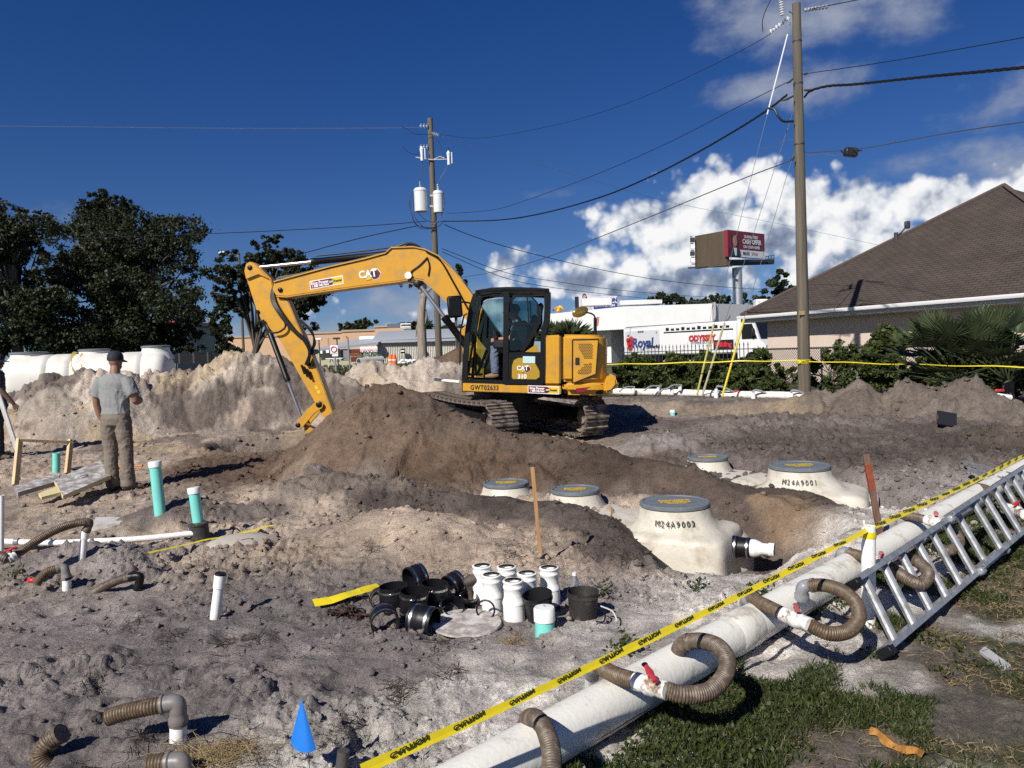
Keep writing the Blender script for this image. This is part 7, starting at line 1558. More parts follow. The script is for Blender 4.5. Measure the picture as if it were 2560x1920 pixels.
# white post with tape tied on
pb = V(*Z(1876, 1345, .0)); pt = at(*q(1876, 1136), pb.y)
wp = thing('white_post', 'upright white pipe post holding the caution tape', 'post', pb); MB().lathe([(.036, -.2), (.040, -.2), (.040, (pt - pb).length), (.036, (pt - pb).length)], 20, M=basis(pb, pt - pb), closed=True).build('pipe', PVC, wp)
MB().lathe([(.041, -.02), (.044, 0), (.041, .02)], 20, M=basis(pt - V(0, 0, .05), (0, 0, 1)), closed=True).build('tape_knot', TAPE, wp)
# ------------------------------------------------------------------ caution tape in front
def front_tape(name, label, A, B, w, n, first, step, group, seed):
    A, B = Vector(A), Vector(B); L = (B - A).length; d = (B - A) / L; rr = random.Random(seed); N = max(20, int(L / .03)); eye = V(0, 0, EYE); rows = []
    o = thing(name, label, 'tape', A, 0, group)
    def fr_(s):
        c = A + d * s + V(0, 0, -.05 * 4 * (s / L) * (1 - s / L) * .5); v = (eye - c).normalized(); u = v.cross(d).normalized(); u = u if u.z > 0 else -u
        a = .18 * math.sin(s * 1.1 + seed); wv = w * (1 + .10 * math.sin(s * 5.3 + seed)); return c, u, v, a, wv
    vs = []
    for i in range(N + 1):
        c, u, v, a, wv = fr_(L * i / N); k = u * math.cos(a) + v * math.sin(a); k2 = u * math.cos(a - .5) + v * math.sin(a - .5)
        vs += [c + k * wv * .62, c + v * .002, c - k2 * wv * .38]
    fs = [(3 * i + j, 3 * i + j + 1, 3 * i + j + 4, 3 * i + j + 3) for i in range(N) for j in (0, 1)]
    MB().add(vs, fs).build('ribbon', TAPE, o, smooth=False)
    s = first
    while s < L - .2:
        c, u, v, a, wv = fr_(s + .11); k = (u * math.cos(a) + v * math.sin(a)); nrm = d.cross(k); nrm = nrm if nrm.dot(v) > 0 else -nrm
        M = Matrix(((d.x, -k.x, nrm.x, 0), (d.y, -k.y, nrm.y, 0), (d.z, -k.z, nrm.z, 0), (0, 0, 0, 1))); M.translation = c + k * wv * .33 + nrm * .006
        text('lettering', 'CAUTION', wv * .62, TAPEB, o, M, local=False, depth=.0006, bold=.0008, sx=1.55); s += step
    return o
tA = at(905, 1928, 2.25); tB = pt - V(.03, .04, .02); tC = at(2640, 1096, 7.9)
front_tape('caution_tape', 'yellow caution tape crossing the foreground up to the white post', tA, tB, .031, 8, .06, .235, 'front caution tape', 1)
front_tape('caution_tape', 'yellow caution tape from the white post to the right edge', tB, tC, .035, 8, .10, .245, 'front caution tape', 4)
# ------------------------------------------------------------------ ladder
a0, a1 = Z(1845, 1262, .33), Z(2085, 1083, .36); a1 = a0 + (Z(2212, 1018, .40) - a0) * 1.15
b0, b1 = Z(1915, 1408, .045), None
dirA = (a1 - a0).normalized(); b1 = Z(2212, 1155, .06); dirB = (b1 - b0).normalized(); LL = (a1 - a0).length
ld = thing('extension_ladder', 'aluminium extension ladder lying on edge against the big pipe', 'ladder', b0)
def rail(p0, dr, L, off, nm, w=.075, th=.028):
    nrm = (b0 - a0).normalized(); z_ = dr.cross(nrm).normalized(); M = frame(p0 + off, dr, z_)
    m = MB(); m.box((L / 2, 0, 0), (L, w, .004), M=M @ Matrix.Translation((0, 0, 0))); m.box((L / 2, w / 2, th / 2), (L, .005, th), M=M); m.box((L / 2, -w / 2, th / 2), (L, .005, th), M=M); return m.build(nm, ALU, ld, smooth=False)
LB = LL
rail(a0, dirA, LL * .5, V(0, 0, 0), 'rail'); rail(b0, dirB, LB * .5, V(0, 0, 0), 'rail')
o_ = V(.015, -.02, .045); rail(a0 + dirA * LL * .36, dirA, LL * .64, o_, 'rail'); rail(b0 + dirB * LB * .36, dirB, LB * .64, o_, 'rail')
for (p, d) in ((a0, dirA), (b0, dirB)): MB().box((0, 0, 0), (.06, .085, .05), M=frame(p, d, d.cross(b0 - a0)), b=.006).build('rail_end_cap', BLK, ld)
nr = 13
for i in range(nr):
    s = .14 + i * .305; pa = a0 + dirA * s; pb_ = b0 + dirB * s; off = V(0, 0, 0) if s < LL * .42 else o_
    if s > LL - .05: break
    ax = pb_ - pa; m = MB(); M = basis(pa + off, ax); 
    m.loft([[M @ V(.020 * c_ * (1.0), .014 * s_, z) for (c_, s_) in ((1, 1), (.3, 1.25), (-.3, 1.25), (-1, 1), (-1, -1), (-.3, -.8), (.3, -.8), (1, -1))] for z in (0, ax.length)]); m.build('rung', ALU, ld, smooth=False)
for (p, d, s) in ((a0, dirA, LL * .36), (b0, dirB, LB * .36), (b0, dirB, LB * .5), (a0, dirA, LL * .5)): MB().box((0, 0, 0), (.07, .09, .05), M=frame(p + d * s + o_ * .5, d, d.cross(b0 - a0)), b=.01).build('rail_bracket', GALV, ld)
l2 = thing('second_ladder', 'end of another aluminium ladder beyond the first at the right edge', 'ladder', Z(2100, 1010, .1))
for k in (0, 14): MB().tube([Z(2085 + k * .6, 1000 + k, .2), Z(2240 + k, 1040 + k * 1.6, .2)], .028, 4).build('rail', ALU, l2)
for x in (2120, 2165, 2205): MB().tube([Z(x, 1009 + (x - 2085) * .26, .2), Z(x + 10, 1022 + (x - 2085) * .28, .2)], .014, 6).build('rung', ALU, l2)
# ------------------------------------------------------------------ stakes
def stake(name, label, tp, bt_, d, w, mt, group=None):
    b = at(*bt_, d); a = at(*tp, d); o = thing(name, label, 'stake', b, 0, group); M = basis(b - (a - b).normalized() * .15, a - b, (1, 0, 0)); L = (a - b).length + .15
    MB().box((0, 0, L / 2), (w, .02, L), M=M, b=.002).build('shaft', mt, o); return o, a, b
stake('survey_stake', 'thin brown wooden stake in front of the near tank lids', (1331, 1168), (1353, 1407), 5.95, .030, STAKE)
PAINT = mat('stake_rust', (.13, .070, .045), .85, var=.4, scale=8, stretch=(1, 1, .3), bump=.3); ORG = mat('stake_orange', (.22, .05, .022), .7, var=.3, scale=12)
o, a, b = stake('survey_stake', 'weathered stake with orange paint beside the caution tape', (2165, 1136), (2202, 1345), 6.1, .050, PAINT); M = basis(a + (b - a) * .42, a - b, (1, 0, 0)); L = (a - b).length * .30; MB().box((0, 0, L / 2), (.052, .024, L), M=M).build('orange_paint', ORG, o)
ls = thing('lath_tip', 'thin white lath tip behind the white post', 'stake', at(2161, 1345, 4.7)); MB().tube([at(2161, 1400, 4.7), at(2160, 1300, 4.7)], .006, 5).build('shaft', WHITE, ls)
# ------------------------------------------------------------------ pile of fittings
def C6(x, y): return G(700 + x / 2.765, 1150 + y / 2.765)
def coupling(label, M, r_, h_, bands=2, i=0):
    o = thing('rubber_coupling', label, 'coupling', M=M); k = MB(); k.lathe([(r_ * .93, 0), (r_, 0), (r_ * 1.0, h_ * .42), (r_ * 1.03, h_ * .5), (r_ * 1.0, h_ * .58), (r_, h_), (r_ * .93, h_)], 32, closed=True); k.build('sleeve', BLK, o, local=True)
    for z in ([h_ * .18, h_ * .82] if bands == 2 else [h_ * .82]):
        b = MB(); b.lathe([(r_ * 1.003, z - .007), (r_ * 1.022, z - .007), (r_ * 1.022, z + .007), (r_ * 1.003, z + .007)], 32, closed=True); c = b.build('steel_band', STEEL, o, local=True); s = MB(); s.box((-r_ * 1.04, 0, z), (.014, .03, .014), b=.002); s.build('band_screw', STEEL, c, local=True)
    return o
def up_at(x, y, dz=0, ax=(0, 0, 1)): p = C6(x, y); return basis(p + V(0, 0, dz), ax, (0, 1, 0) if abs(Vector(ax).y) < .9 else (1, 0, 0))
def top_at(px, py, d, ax, h_): a = Vector(ax).normalized(); return basis(at(px, py, d) - a * h_, a, (0, 1, 0))
coupling('upright black rubber coupling, leftmost of the standing ones', top_at(982, 1464, 4.9, (-.05, -.02, 1), .165), .092, .165); coupling('upright black rubber coupling in the middle of the heap', top_at(1035, 1476, 4.78, (.04, -.07, 1), .16), .090, .16)
coupling('tallest upright black coupling beside the white fittings', top_at(1086, 1457, 4.92, (.08, -.03, 1), .17), .090, .17); coupling('black coupling standing on its rim behind the heap', basis(C6(940, 935) + V(-.05, .03, .09), (.75, .6, .1), (0, 0, 1)), .09, .11)
coupling('black coupling lying at the left front of the heap', basis(at(958, 1540, 4.66), (.25, -.95, -.05), (0, 0, 1)), .085, .14); coupling('black coupling with two steel bands lying in front of the heap', basis(at(1030, 1545, 4.6), (.93, -.35, -.10), (0, 0, 1)), .090, .15)
coupling('black coupling tipped toward the grey plate', basis(C6(1180, 1110) + V(0, .03, .045), (.25, -.55, .75), (1, 0, 0)), .075, .07, 1); coupling('small black coupling lying beside the rusty tool', basis(C6(1300, 1040) + V(0, .02, .04), (.2, -.3, .9), (1, 0, 0)), .055, .06, 1)
coupling('black coupling half hidden at the left back of the heap', basis(C6(650, 1050) + V(.03, .05, .06), (.3, -.9, .1), (0, 0, 1)), .07, .10)
coupling('black coupling hidden behind the tallest one', basis(C6(1180, 960) + V(-.02, .05, .06), (.6, .6, .2), (0, 0, 1)), .075, .10)
o = MB().lathe([(.058 + .006 * math.cos(a), .006 * math.sin(a)) for a in [2 * math.pi * k / 8 for k in range(8)]], 32, M=basis(C6(1425, 1085) + V(0, -.05, .060), (-.25, -.95, .2)), closed=True).build('rubber_ring', BLK); tag(o, 'thin black rubber ring leaning on the white reducers', 'ring')
rt = thing('hand_tool', 'rusty cordless tool standing between black couplings and white fittings', 'tool', C6(1320, 985)); p = C6(1325, 990); RUS = mat('tool_dark', (.06, .045, .038), .7, var=.4, scale=25)
m = MB(); m.tube(spline([p + V(.0, 0, .0), p + V(-.005, 0, .06), p + V(-.012, 0, .12)]), [.03, .028, .024, .022, .02, .018, .017, .017, .017, .018, .018, .019, .02, .02, .022, .022, .024], 10); m.build('grip', RUS, rt); m = MB(); m.tube([p + V(-.035, .0, .135), p + V(.0, 0, .155), p + V(.045, 0, .16)], [.032, .04, .03], 12); m.build('motor_head', RUS, rt); m = MB(); m.box(p + V(0, 0, .012), (.075, .06, .03), b=.008); m.build('battery', RUS, rt)
red = MB(); red.lathe([(.060, 0), (.068, 0), (.068, .098), (.0705, .10), (.0705, .112), (.068, .118), (.062, .138), (.0605, .145), (.0605, .196), (.0645, .200), (.0645, .210), (.0615, .213), (.0615, .232), (.066, .236), (.066, .243), (.063, .246), (.053, .246), (.053, .20)], 32); red_me = red.mesh('body', PVC, 50)
gsk = MB(); gsk.lathe([(.045, .236), (.0535, .236), (.0535, .2465), (.045, .2465)], 28, closed=True); gsk_me = gsk.mesh('gasket', BLK)
inn = MB(); inn.lathe([(0, .19), (.052, .19), (.052, .191), (0, .191)], 24); inn_me = inn.mesh('bore', mat('pvc_bore', (.45, .45, .44), .5))
for i, (x, y, lab) in enumerate(((1405, 985, 'white pipe reducer at the back left of the group'), (1470, 1050, 'white pipe reducer second from the left, behind the black ring'), (1575, 990, 'white pipe reducer in the middle of the back row'), (1620, 1100, 'white pipe reducer frontmost of the group'), (1715, 1035, 'white pipe reducer behind the tipped black bucket'), (1868, 1005, 'white pipe reducer at the right end of the group'))):
    p = C6(x, y); p.z = gz(p.x, p.y) - .004; o = thing('pipe_reducer', lab, 'pipe fitting', p, i * .7, 'white reducers set out on the sand'); link('body', red_me, o); link('gasket', gsk_me, o); link('bore', inn_me, o)
def bucket(label, M, r_, h_, mt=BLKP):
    o = thing('bucket', label, 'bucket', M=M); k = MB(); k.lathe([(0, .0), (r_ * .86, 0), (r_ * .97, h_ * .78), (r_ * 1.03, h_ * .79), (r_ * 1.03, h_ * .86), (r_ * .99, h_ * .87), (r_, h_ * .97), (r_ * 1.03, h_), (r_ * .98, h_), (r_ * .95, h_ * .85), (r_ * .82, .01), (0, .01)], 32); k.build('shell', mt, o, local=True, smooth=50); return o
bucket('black bucket tipped back behind the teal stub', up_at(1800, 1100, .0, (-.10, -.16, 1)), .092, .165)
bk2 = bucket('dusty black bucket holding a clear bottle', up_at(2095, 1085, -.005, (.02, -.02, 1)), .097, .165, mat('black_dusty', (.022, .020, .018), .6, dirt=(.08, .065, .05), dscale=10)); p = C6(2045, 1030)
CLEAR = mat('bottle_clear', (.75, .78, .78), .08, trans=.85); bo_ = thing('water_bottle', 'clear plastic bottle standing in the dusty black bucket', 'bottle', p); m = MB(); m.lathe([(0, .01), (.030, .012), (.031, .13), (.026, .16), (.013, .182), (.013, .192)], 20, M=Matrix.Translation(p + V(0, .02, .02))); m.build('shell', CLEAR, bo_); m = MB(); m.lathe([(.015, .19), (.015, .21), (0, .21)], 16, M=Matrix.Translation(p + V(0, .02, .02))); m.build('screw_cap', mat('cap_pale', (.7, .72, .74), .4), bo_)
p = C6(1832, 1190); ts_ = thing('capped_stub', 'short teal pipe stub with white cap in front of the buckets', 'pipe', p); M = Matrix.Translation(p)
m = MB(); m.lathe([(0, -.05), (.0585, -.05), (.0585, .09), (0, .09)], 28, M=M); m.build('teal_pipe', TEAL, ts_); m = MB(); m.lathe([(.0585, .062), (.064, .064), (.064, .136), (.058, .145), (0, .147)], 28, M=M); m.build('white_cap', PVC, ts_); m = MB(); m.tube([p + V(0, 0, .147), p + V(0, 0, .158)], .005, 6); m.build('cap_nipple', STEEL, ts_)
pl = C6(1290, 1165); m = MB(); m.lathe([(0, 0), (.20, 0), (.215, .006), (.21, .016), (0, .02)], 40, M=basis(pl + V(0, .02, .010), (.02, -.05, 1))); tag(m.build('round_plate', mat('plate_dusty', (.50, .48, .45), .9, var=.15, scale=18, dirt=(.27, .235, .21), dscale=12, dlo=.42, dhi=.58, bump=.3)), 'dusty white round plate lying in front of the fittings', 'plate')
ch = thing('chain', 'heap of rusty chain beside the yellow tape', 'chain', C6(450, 1075)); rr = random.Random(11); lk = MB()
lk.tube([V(.022 * math.cos(a) + (.012 if math.cos(a) > 0 else -.012), .014 * math.sin(a), 0) for a in [2 * math.pi * k / 10 for k in range(11)]], .0055, 6, cap=False); lk_me = lk.mesh('chain_link', mat('chain_rust', (.055, .032, .026), .75, .3, var=.4, scale=30)); c0 = C6(455, 1078)
for i in range(90):
    rx = rr.gauss(0, .055); ry = rr.gauss(0, .03); h_ = max(0, .05 - .35 * abs(rx) * .8 - ry * ry * 5) * rr.random() + .006; link('chain_link', lk_me, ch, Matrix.Translation(V(rx, ry + .02, h_ + gz(c0.x + rx, c0.y + ry) - ch.location.z)) @ Matrix.Rotation(rr.uniform(0, 6.28), 4, 'Z') @ Matrix.Rotation(rr.uniform(-1.2, 1.2), 4, 'X') @ Matrix.Rotation(rr.uniform(-.6, .6), 4, 'Y'))
def ground_tape(label, pts, w, seed):
    P = [Vector(G(*p)) for p in pts]; P = spline(P, 10); P = [V(p.x, p.y, 0) for p in P]; zt = [max(gz(p.x + a, p.y + b) for a in (-.03, 0, .03) for b in (-.03, 0, .03)) + .018 for p in P]; P = [V(p.x, p.y, sum(zt[max(0, i - 4):i + 5]) / len(zt[max(0, i - 4):i + 5]) + .012) for i, p in enumerate(P)]; vs = []
    for i, p in enumerate(P):
        t_ = (P[min(i + 1, len(P) - 1)] - P[max(i - 1, 0)]).normalized(); n_ = V(-t_.y, t_.x, .30 + .10 * math.sin(i * .3 + seed)).normalized(); vs += [p + n_ * w / 2, p - n_ * w / 2 + V(0, 0, .004)]
    return tag(MB().add(vs, [(2 * i, 2 * i + 1, 2 * i + 3, 2 * i + 2) for i in range(len(P) - 1)]).build('loose_tape', TAPE, smooth=False), label, 'tape')
ground_tape('flat yellow tape strip running into the black couplings', [(785, 1526), (860, 1506), (950, 1484)], .085, 1); ground_tape('yellow tape strip lying behind the teal pipe boot on the left', [(372, 1397), (480, 1374), (580, 1352), (684, 1330)], .035, 2)
# ------------------------------------------------------------------ left foreground and middle
def stub(name, label, bt_, tp, r_, mt, cat='pipe', cap_=None, coup=None, sink=.12, group=None, d=None):
    b = G(*bt_) if d is None else at(*bt_, d); a = at(*tp, b.y); o = thing(name, label, cat, b, 0, group); dr = (a - b).normalized(); MB().lathe([(r_ * .88, -sink), (r_, -sink), (r_, (a - b).length), (r_ * .88, (a - b).length), (r_ * .88, (a - b).length - .03), (0, (a - b).length - .03)], 24, M=basis(b, dr)).build('pipe', mt, o)
    if coup: MB().lathe([(r_, (a - b).length - coup), (r_ * 1.16, (a - b).length - coup), (r_ * 1.16, (a - b).length), (r_, (a - b).length)], 24, M=basis(b, dr), closed=True).build('socket', PVC, o)
    if cap_: MB().lathe([(r_ * 1.02, -cap_[0]), (r_ * 1.14, -cap_[0]), (r_ * 1.14, .004), (r_ * 1.05, .012), (0, .014)], 24, M=basis(a, dr)).build('cap', cap_[1], o)
    return o, a, b, dr
stub('pipe_stub', 'slim white pipe stub with socket and black end in the open sand', (537, 1548), (551, 1437), .032, PVC, coup=.085, cap_=(.004, BLK))
stub('teal_pipe', 'tall leaning teal pipe with white cap behind the worker', (399, 1268), (387, 1156), .056, TEAL, cap_=(.045, PVC), d=7.75, sink=.3)
o, a, b, dr = stub('teal_pipe', 'teal pipe with white cap standing in a black boot', (496, 1308), (484, 1222), .050, TEAL, cap_=(.042, PVC), d=7.15)
bt_ = thing('rubber_boot', 'black rubber boot joining teal pipe to white socket', 'coupling', b); m = MB(); m.lathe([(.06, -.16), (.085, -.16), (.086, -.02), (.094, -.015), (.094, .0), (.06, .012)], 28, M=basis(b, dr)); m.build('sleeve', mat('black_dusty2', (.03, .028, .026), .6, dirt=(.12, .10, .08), dscale=12), bt_); m = MB(); m.lathe([(.05, -.28), (.085, -.25), (.07, -.19), (.058, -.15)], 24, M=basis(b, dr)); m.build('white_socket', PVC, bt_)
stub('teal_stub', 'short teal stub inside the view through the wooden frame', (141, 1160), (141, 1132), .050, TEAL, d=10.9); stub('pipe_post', 'thin grey white pipe standing at the left edge', (3, 1385), (4, 1238), .022, PVCD, d=6.6)
hp2 = thing('lateral_pipe', 'slender white pipe lying across the sand to the black boot', 'pipe', G(250, 1350)); pts = [at(-40, 1352, 7.0), at(120, 1357, 6.95), at(220, 1354, 6.9), at(350, 1347, 6.95), at(488, 1333, 7.1)]
pts = spline(pts, 8); MB().tube(pts, .027, 16).build('pipe', PVC, hp2); p = pts[0] + (pts[1] - pts[0]) * .5; MB().lathe([(.028, -.02), (.033, -.02), (.033, .02), (.028, .02)], 16, M=basis(at(42, 1354, 6.97), (1, 0, 0)), closed=True).build('grey_collar', PVCG, hp2)
def rise(label, base, top, r_, hosepts, valve_=None, dark=False, elb=True, hr=.030, mt=PVC):
    o = thing('swing_hose', label, 'hose', base); return o
b = G(205, 1397); o = thing('swing_hose', 'long ribbed hose arching from a white riser to the left edge', 'hose', b); d0 = b.y
MB().tube([at(204, 1405, d0), at(212, 1330, d0)], .027, 14).build('riser', PVC, o); MB().tube([at(211, 1346, d0), at(214, 1326, d0)], .034, 14).build('socket', PVC, o)
elbow([at(215, 1328, d0), at(223, 1312, d0), at(222, 1305, d0 - .01), at(208, 1305, d0 - .03)], .030, o, HOSED); corr([at(214, 1304, d0 - .02), at(180, 1311, d0 - .06), at(140, 1325, d0 - .15), at(95, 1350, d0 - .25), at(50, 1380, d0 - .35), at(30, 1392, d0 - .4)], .031, HOSE, o, pitch=.013)
valve(at(36, 1388, d0 - .4), at(18, 1400, d0 - .45), .033, o, RED, V(0, 0, 1), False); corr([at(20, 1398, d0 - .45), at(5, 1392, d0 - .45), at(-20, 1385, d0 - .4)], .034, HOSED, o)
b = G(167, 1475); d0 = b.y; o = thing('swing_hose', 'short ribbed hose with grey elbow and small red valve half buried', 'hose', b)
MB().tube([at(167, 1485, d0), at(167, 1446, d0)], .031, 14).build('riser', PVC, o); MB().lathe([(.032, -.006), (.037, -.006), (.037, .01), (.032, .01)], 14, M=basis(at(167, 1446, d0), (0, 0, 1)), closed=True).build('clamp', BLK, o)
elbow([at(167, 1448, d0), at(162, 1425, d0), at(155, 1419, d0), at(140, 1423, d0 - .02)], .032, o, mat('elbow_taupe', (.20, .175, .155), .5)); corr([at(142, 1422, d0 - .02), at(118, 1430, d0 - .05), at(100, 1446, d0 - .08), at(90, 1462, d0 - .1)], .031, HOSE, o); p = at(80, 1451, d0 - .1); MB().box(p, (.07, .03, .03), b=.01).build('valve_handle', mat('valve_bright', (.60, .02, .03)), o)
b = G(340, 1475); d0 = b.y; o = thing('swing_hose', 'dark ribbed hose ending in a black elbow in the sand', 'hose', b); corr([at(238, 1482, d0 + .02), at(262, 1466, d0), at(298, 1450, d0), at(335, 1441, d0)], .030, HOSED, o); elbow([at(325, 1443, d0), at(345, 1440, d0), at(350, 1446, d0), at(344, 1474, d0)], .030, o, BLK)
b = G(445, 1852); d0 = b.y; o = thing('swing_hose', 'ribbed hose with grey elbow on a white riser near the bottom left', 'hose', b)
MB().tube([at(446, 1870, d0), at(446, 1806, d0)], .036, 18).build('riser', PVC, o); MB().lathe([(.033, -.012), (.040, -.012), (.040, .012), (.033, .012)], 18, M=basis(at(446, 1806, d0), (0, 0, 1)), closed=True).build('clamp', HOSED, o)
ELB = mat('elbow_grey', (.17, .155, .145), .45, var=.15, scale=12); elbow([at(446, 1806, d0), at(445, 1772, d0), at(440, 1758, d0), at(420, 1759, d0 - .005), at(402, 1762, d0 - .01)], .036, o, ELB); corr([at(410, 1761, d0 - .01), at(370, 1768, d0 - .02), at(330, 1776, d0 - .02), at(292, 1786, d0 - .02), at(270, 1795, d0 - .02)], .034, HOSE, o, pitch=.013)
b = G(120, 1890); d0 = b.y; o = thing('swing_hose', 'thick ribbed hose curling up at the bottom left corner', 'hose', b); corr([at(148, 1838, d0), at(122, 1855, d0 - .01), at(102, 1885, d0 - .03), at(112, 1915, d0 - .05), at(160, 1935, d0 - .06), at(260, 1945, d0 - .06)], .036, HOSE, o, pitch=.013); elbow([at(155, 1833, d0), at(146, 1839, d0), at(130, 1848, d0 - .005), at(120, 1858, d0 - .01)], .037, o, HOSED, 'hose_cuff')
b = G(430, 1935); d0 = b.y - .02; o = thing('swing_hose', 'hose end with grey elbow cut by the bottom edge', 'hose', b); corr([at(372, 1912, d0), at(395, 1908, d0), at(422, 1906, d0)], .034, HOSE, o, pitch=.013); elbow([at(418, 1906, d0), at(440, 1904, d0), at(455, 1908, d0), at(460, 1940, d0)], .037, o, ELB)
# marker flag
fb = G(774, 1945); dF = fb.y; fl = thing('marker_flag', 'small blue triangular marker flag on a wire', 'flag', fb); MB().tube([fb - V(0, 0, .1), at(771, 1850, dF)], .0018, 5).build('wire_stem', DST, fl)
m = MB(); A, B_, C_ = at(754, 1746, dF), at(726, 1853, dF + .02), at(791, 1873, dF - .02); mid = (B_ + C_) / 2 + V(0, -.025, .004); D_ = at(757, 1748, dF - .003)
m.add([A, B_, mid, C_, D_], [(0, 1, 2), (0, 2, 3)]); sf = MB(); vs = []; n = 8
for i in range(n + 1):
    for j in range(n + 1):
        u = i / n; v = j / n; base_ = B_ * (1 - v) + C_ * v + V(0, -.035 * math.sin(math.pi * v), .012 * math.sin(math.pi * v) * -1); vs.append(A * (1 - u) + base_ * u + V(0, -.004 * math.sin(9 * v) * u, 0))
sf.add(vs, [(i * (n + 1) + j, i * (n + 1) + j + 1, (i + 1) * (n + 1) + j + 1, (i + 1) * (n + 1) + j) for i in range(n) for j in range(n)]); sf.build('sheet', mat('flag_blue', (.012, .16, .58), .4), fl)
# wooden frame, boards, shovel, plank
def bar3(name, a, b, w, t_, mt, par, up=(0, 1, 0)): a, b = Vector(a), Vector(b); M = basis(a, b - a, up); return MB().box((0, 0, (b - a).length / 2), (t_, w, (b - a).length), M=M, b=.003).build(name, mt, par)
dW = 9.7; wf = thing('wooden_frame', 'three sided pale lumber frame standing on the sand', 'frame', at(33, 1210, dW)); bar3('side_board', at(38, 1214, dW - .1), at(49, 1098, dW + .25), .04, .085, WOOD, wf); bar3('side_board', at(168, 1185, dW + .5), at(177, 1100, dW + .75), .04, .085, WOOD, wf); bar3('top_board', at(46, 1100, dW + .24), at(181, 1106, dW + .75), .085, .04, WOOD, wf, (0, 0, 1))
FOIL = mat('foil_board', (.66, .65, .62), .55, .25, var=.25, scale=5, dirt=(.32, .28, .24), dscale=7, dlo=.42, dhi=.55, bump=.3); FOAM = mat('foam_yellow', (.62, .52, .28), .8)
def board(name, label, c4s, d_, th, top, edge, cat='board'):
    P = []
    for (x, y, d) in c4s: P.append(at(x / 3.318, 820 + y / 3.318, d))
    n = (P[1] - P[0]).cross(P[3] - P[0]).normalized(); n = n if n.z > 0 else -n; o = thing(name, label, cat, P[0])
    MB().add(P + [p - n * th for p in P], [(0, 1, 2, 3), (7, 6, 5, 4), (0, 4, 5, 1), (1, 5, 6, 2), (2, 6, 7, 3), (3, 7, 4, 0)]).build('core', edge, o); MB().add([p + n * .003 for p in P] + [p + n * .001 for p in P], [(0, 1, 2, 3), (7, 6, 5, 4)]).build('facing', top, o, smooth=False); return o, P, n
board('insulation_board', 'silvery board lying left with dark worn edge', [(120, 1310, 9.3), (500, 1200, 10.1), (480, 1270, 9.7), (150, 1365, 9.0)], 0, .05, FOIL, mat('board_grey', (.26, .25, .24), .8, var=.2))
o, P, n = board('insulation_board', 'silver foil board with black handle slot beside the worker', [(450, 1262, 9.55), (825, 1098, 10.5), (918, 1222, 9.9), (522, 1392, 8.95)], 0, .05, FOIL, FOAM); c = (P[0] + P[1] + P[2] + P[3]) / 4 + n * .004; d = (P[1] - P[0]).normalized(); pts = [c + d * (.09 * math.cos(a)) + n.cross(d) * .035 * math.sin(a) for a in [2 * math.pi * k / 16 for k in range(17)]]; MB().tube(pts, .006, 5).build('handle_slot', BLK, o)
board('foam_board', 'pale yellow foam board edge under the silver board', [(320, 1372, 9.0), (480, 1310, 9.35), (515, 1362, 9.1), (345, 1405, 8.85)], 0, .03, FOAM, FOAM)
a, b = at(226, 1134, 11.6), at(290, 1138, 11.5); a.z = gz(a.x, a.y) + .03; b.z = gz(b.x, b.y) + .05; sv = thing('shovel', 'shovel with orange wooden handle lying behind the worker', 'shovel', a); MB().tube([a, b + (b - a)], .018, 8).build('handle', mat('handle_orange', (.45, .17, .06), .6), sv); MB().tube([a - (b - a).normalized() * .12, a + (b - a).normalized() * .06], .022, 8).build('socket', RED, sv)
m = MB(); u = (b - a).normalized(); w = V(0, 1, 0); m.add([a - u * .10 + w * .10, a - u * .12 - w * .10, a - u * .30 - w * .10, a - u * .40, a - u * .30 + w * .10, a - u * .2 + V(0, 0, .03)], [(0, 1, 5), (1, 2, 5), (2, 3, 5), (3, 4, 5), (4, 0, 5)]); m.build('blade', DST, sv)
a, b = at(-12, 960, 11.9), at(42, 1122, 12.2); o = thing('white_plank', 'white board leaning beside the worker at the left edge', 'plank', b); bar3('board', b, a, .07, .03, mat('plank_white', (.62, .62, .60), .6, var=.1, bump=.2), o)
# flat things on the ground
def flat(name, label, cat, pts, mt, dz=.015, th=.02):
    P = [G(*p) for p in pts]; z = sum(p.z for p in P) / len(P) + dz; P = [V(p.x, p.y, .5 * z + .5 * (p.z + dz)) for p in P]; n = len(P)
    return tag(MB().add(P + [p - V(0, 0, th) for p in P], [tuple(range(n)), tuple(range(n, 2 * n))[::-1]] + [(i, (i + 1) % n, n + (i + 1) % n, n + i) for i in range(n)]).build(name, mt), label, cat)
CONC = mat('concrete_pale', (.42, .41, .39), .9, var=.1, scale=8, dirt=(.28, .24, .20), dscale=5)
flat('concrete_patch', 'pale smooth slab patch behind the arched hose', 'slab', [(228, 1328), (240, 1302), (325, 1290), (300, 1310), (262, 1322)], CONC, .02, .05)
c = at(600, 1338, 6.95); c.z = gz(c.x, c.y) - .02; m = MB(); m.lathe([(.34, 0), (.33, .03), (.25, .065), (.12, .085), (0, .09)], 36, M=Matrix.Translation(c)); ctl = thing('buried_dome', 'pale dome of a buried tank top with black lifting ring', 'tank top', c); m.build('dome', mat('dome_dusty', (.42, .38, .32), .9, var=.1, scale=8, dirt=(.30, .25, .20), dscale=5), ctl)
p = at(590, 1334, 6.75); MB().tube([p + V(-.03, 0, 0), p + V(-.02, 0, .035), p + V(.01, 0, .045), p + V(.035, 0, .02)], .007, 6).build('lifting_ring', BLK, ctl)
a, b = at(957, 1076, 10.75), at(998, 1094, 10.45); o = thing('scrap_pipe', 'broken dusty white pipe sticking out of the brown mound', 'pipe', b); MB().lathe([(.026, 0), (.034, 0), (.034, (b - a).length), (.026, (b - a).length)], 14, M=basis(a, b - a), closed=True).build('tube', PVCD, o)
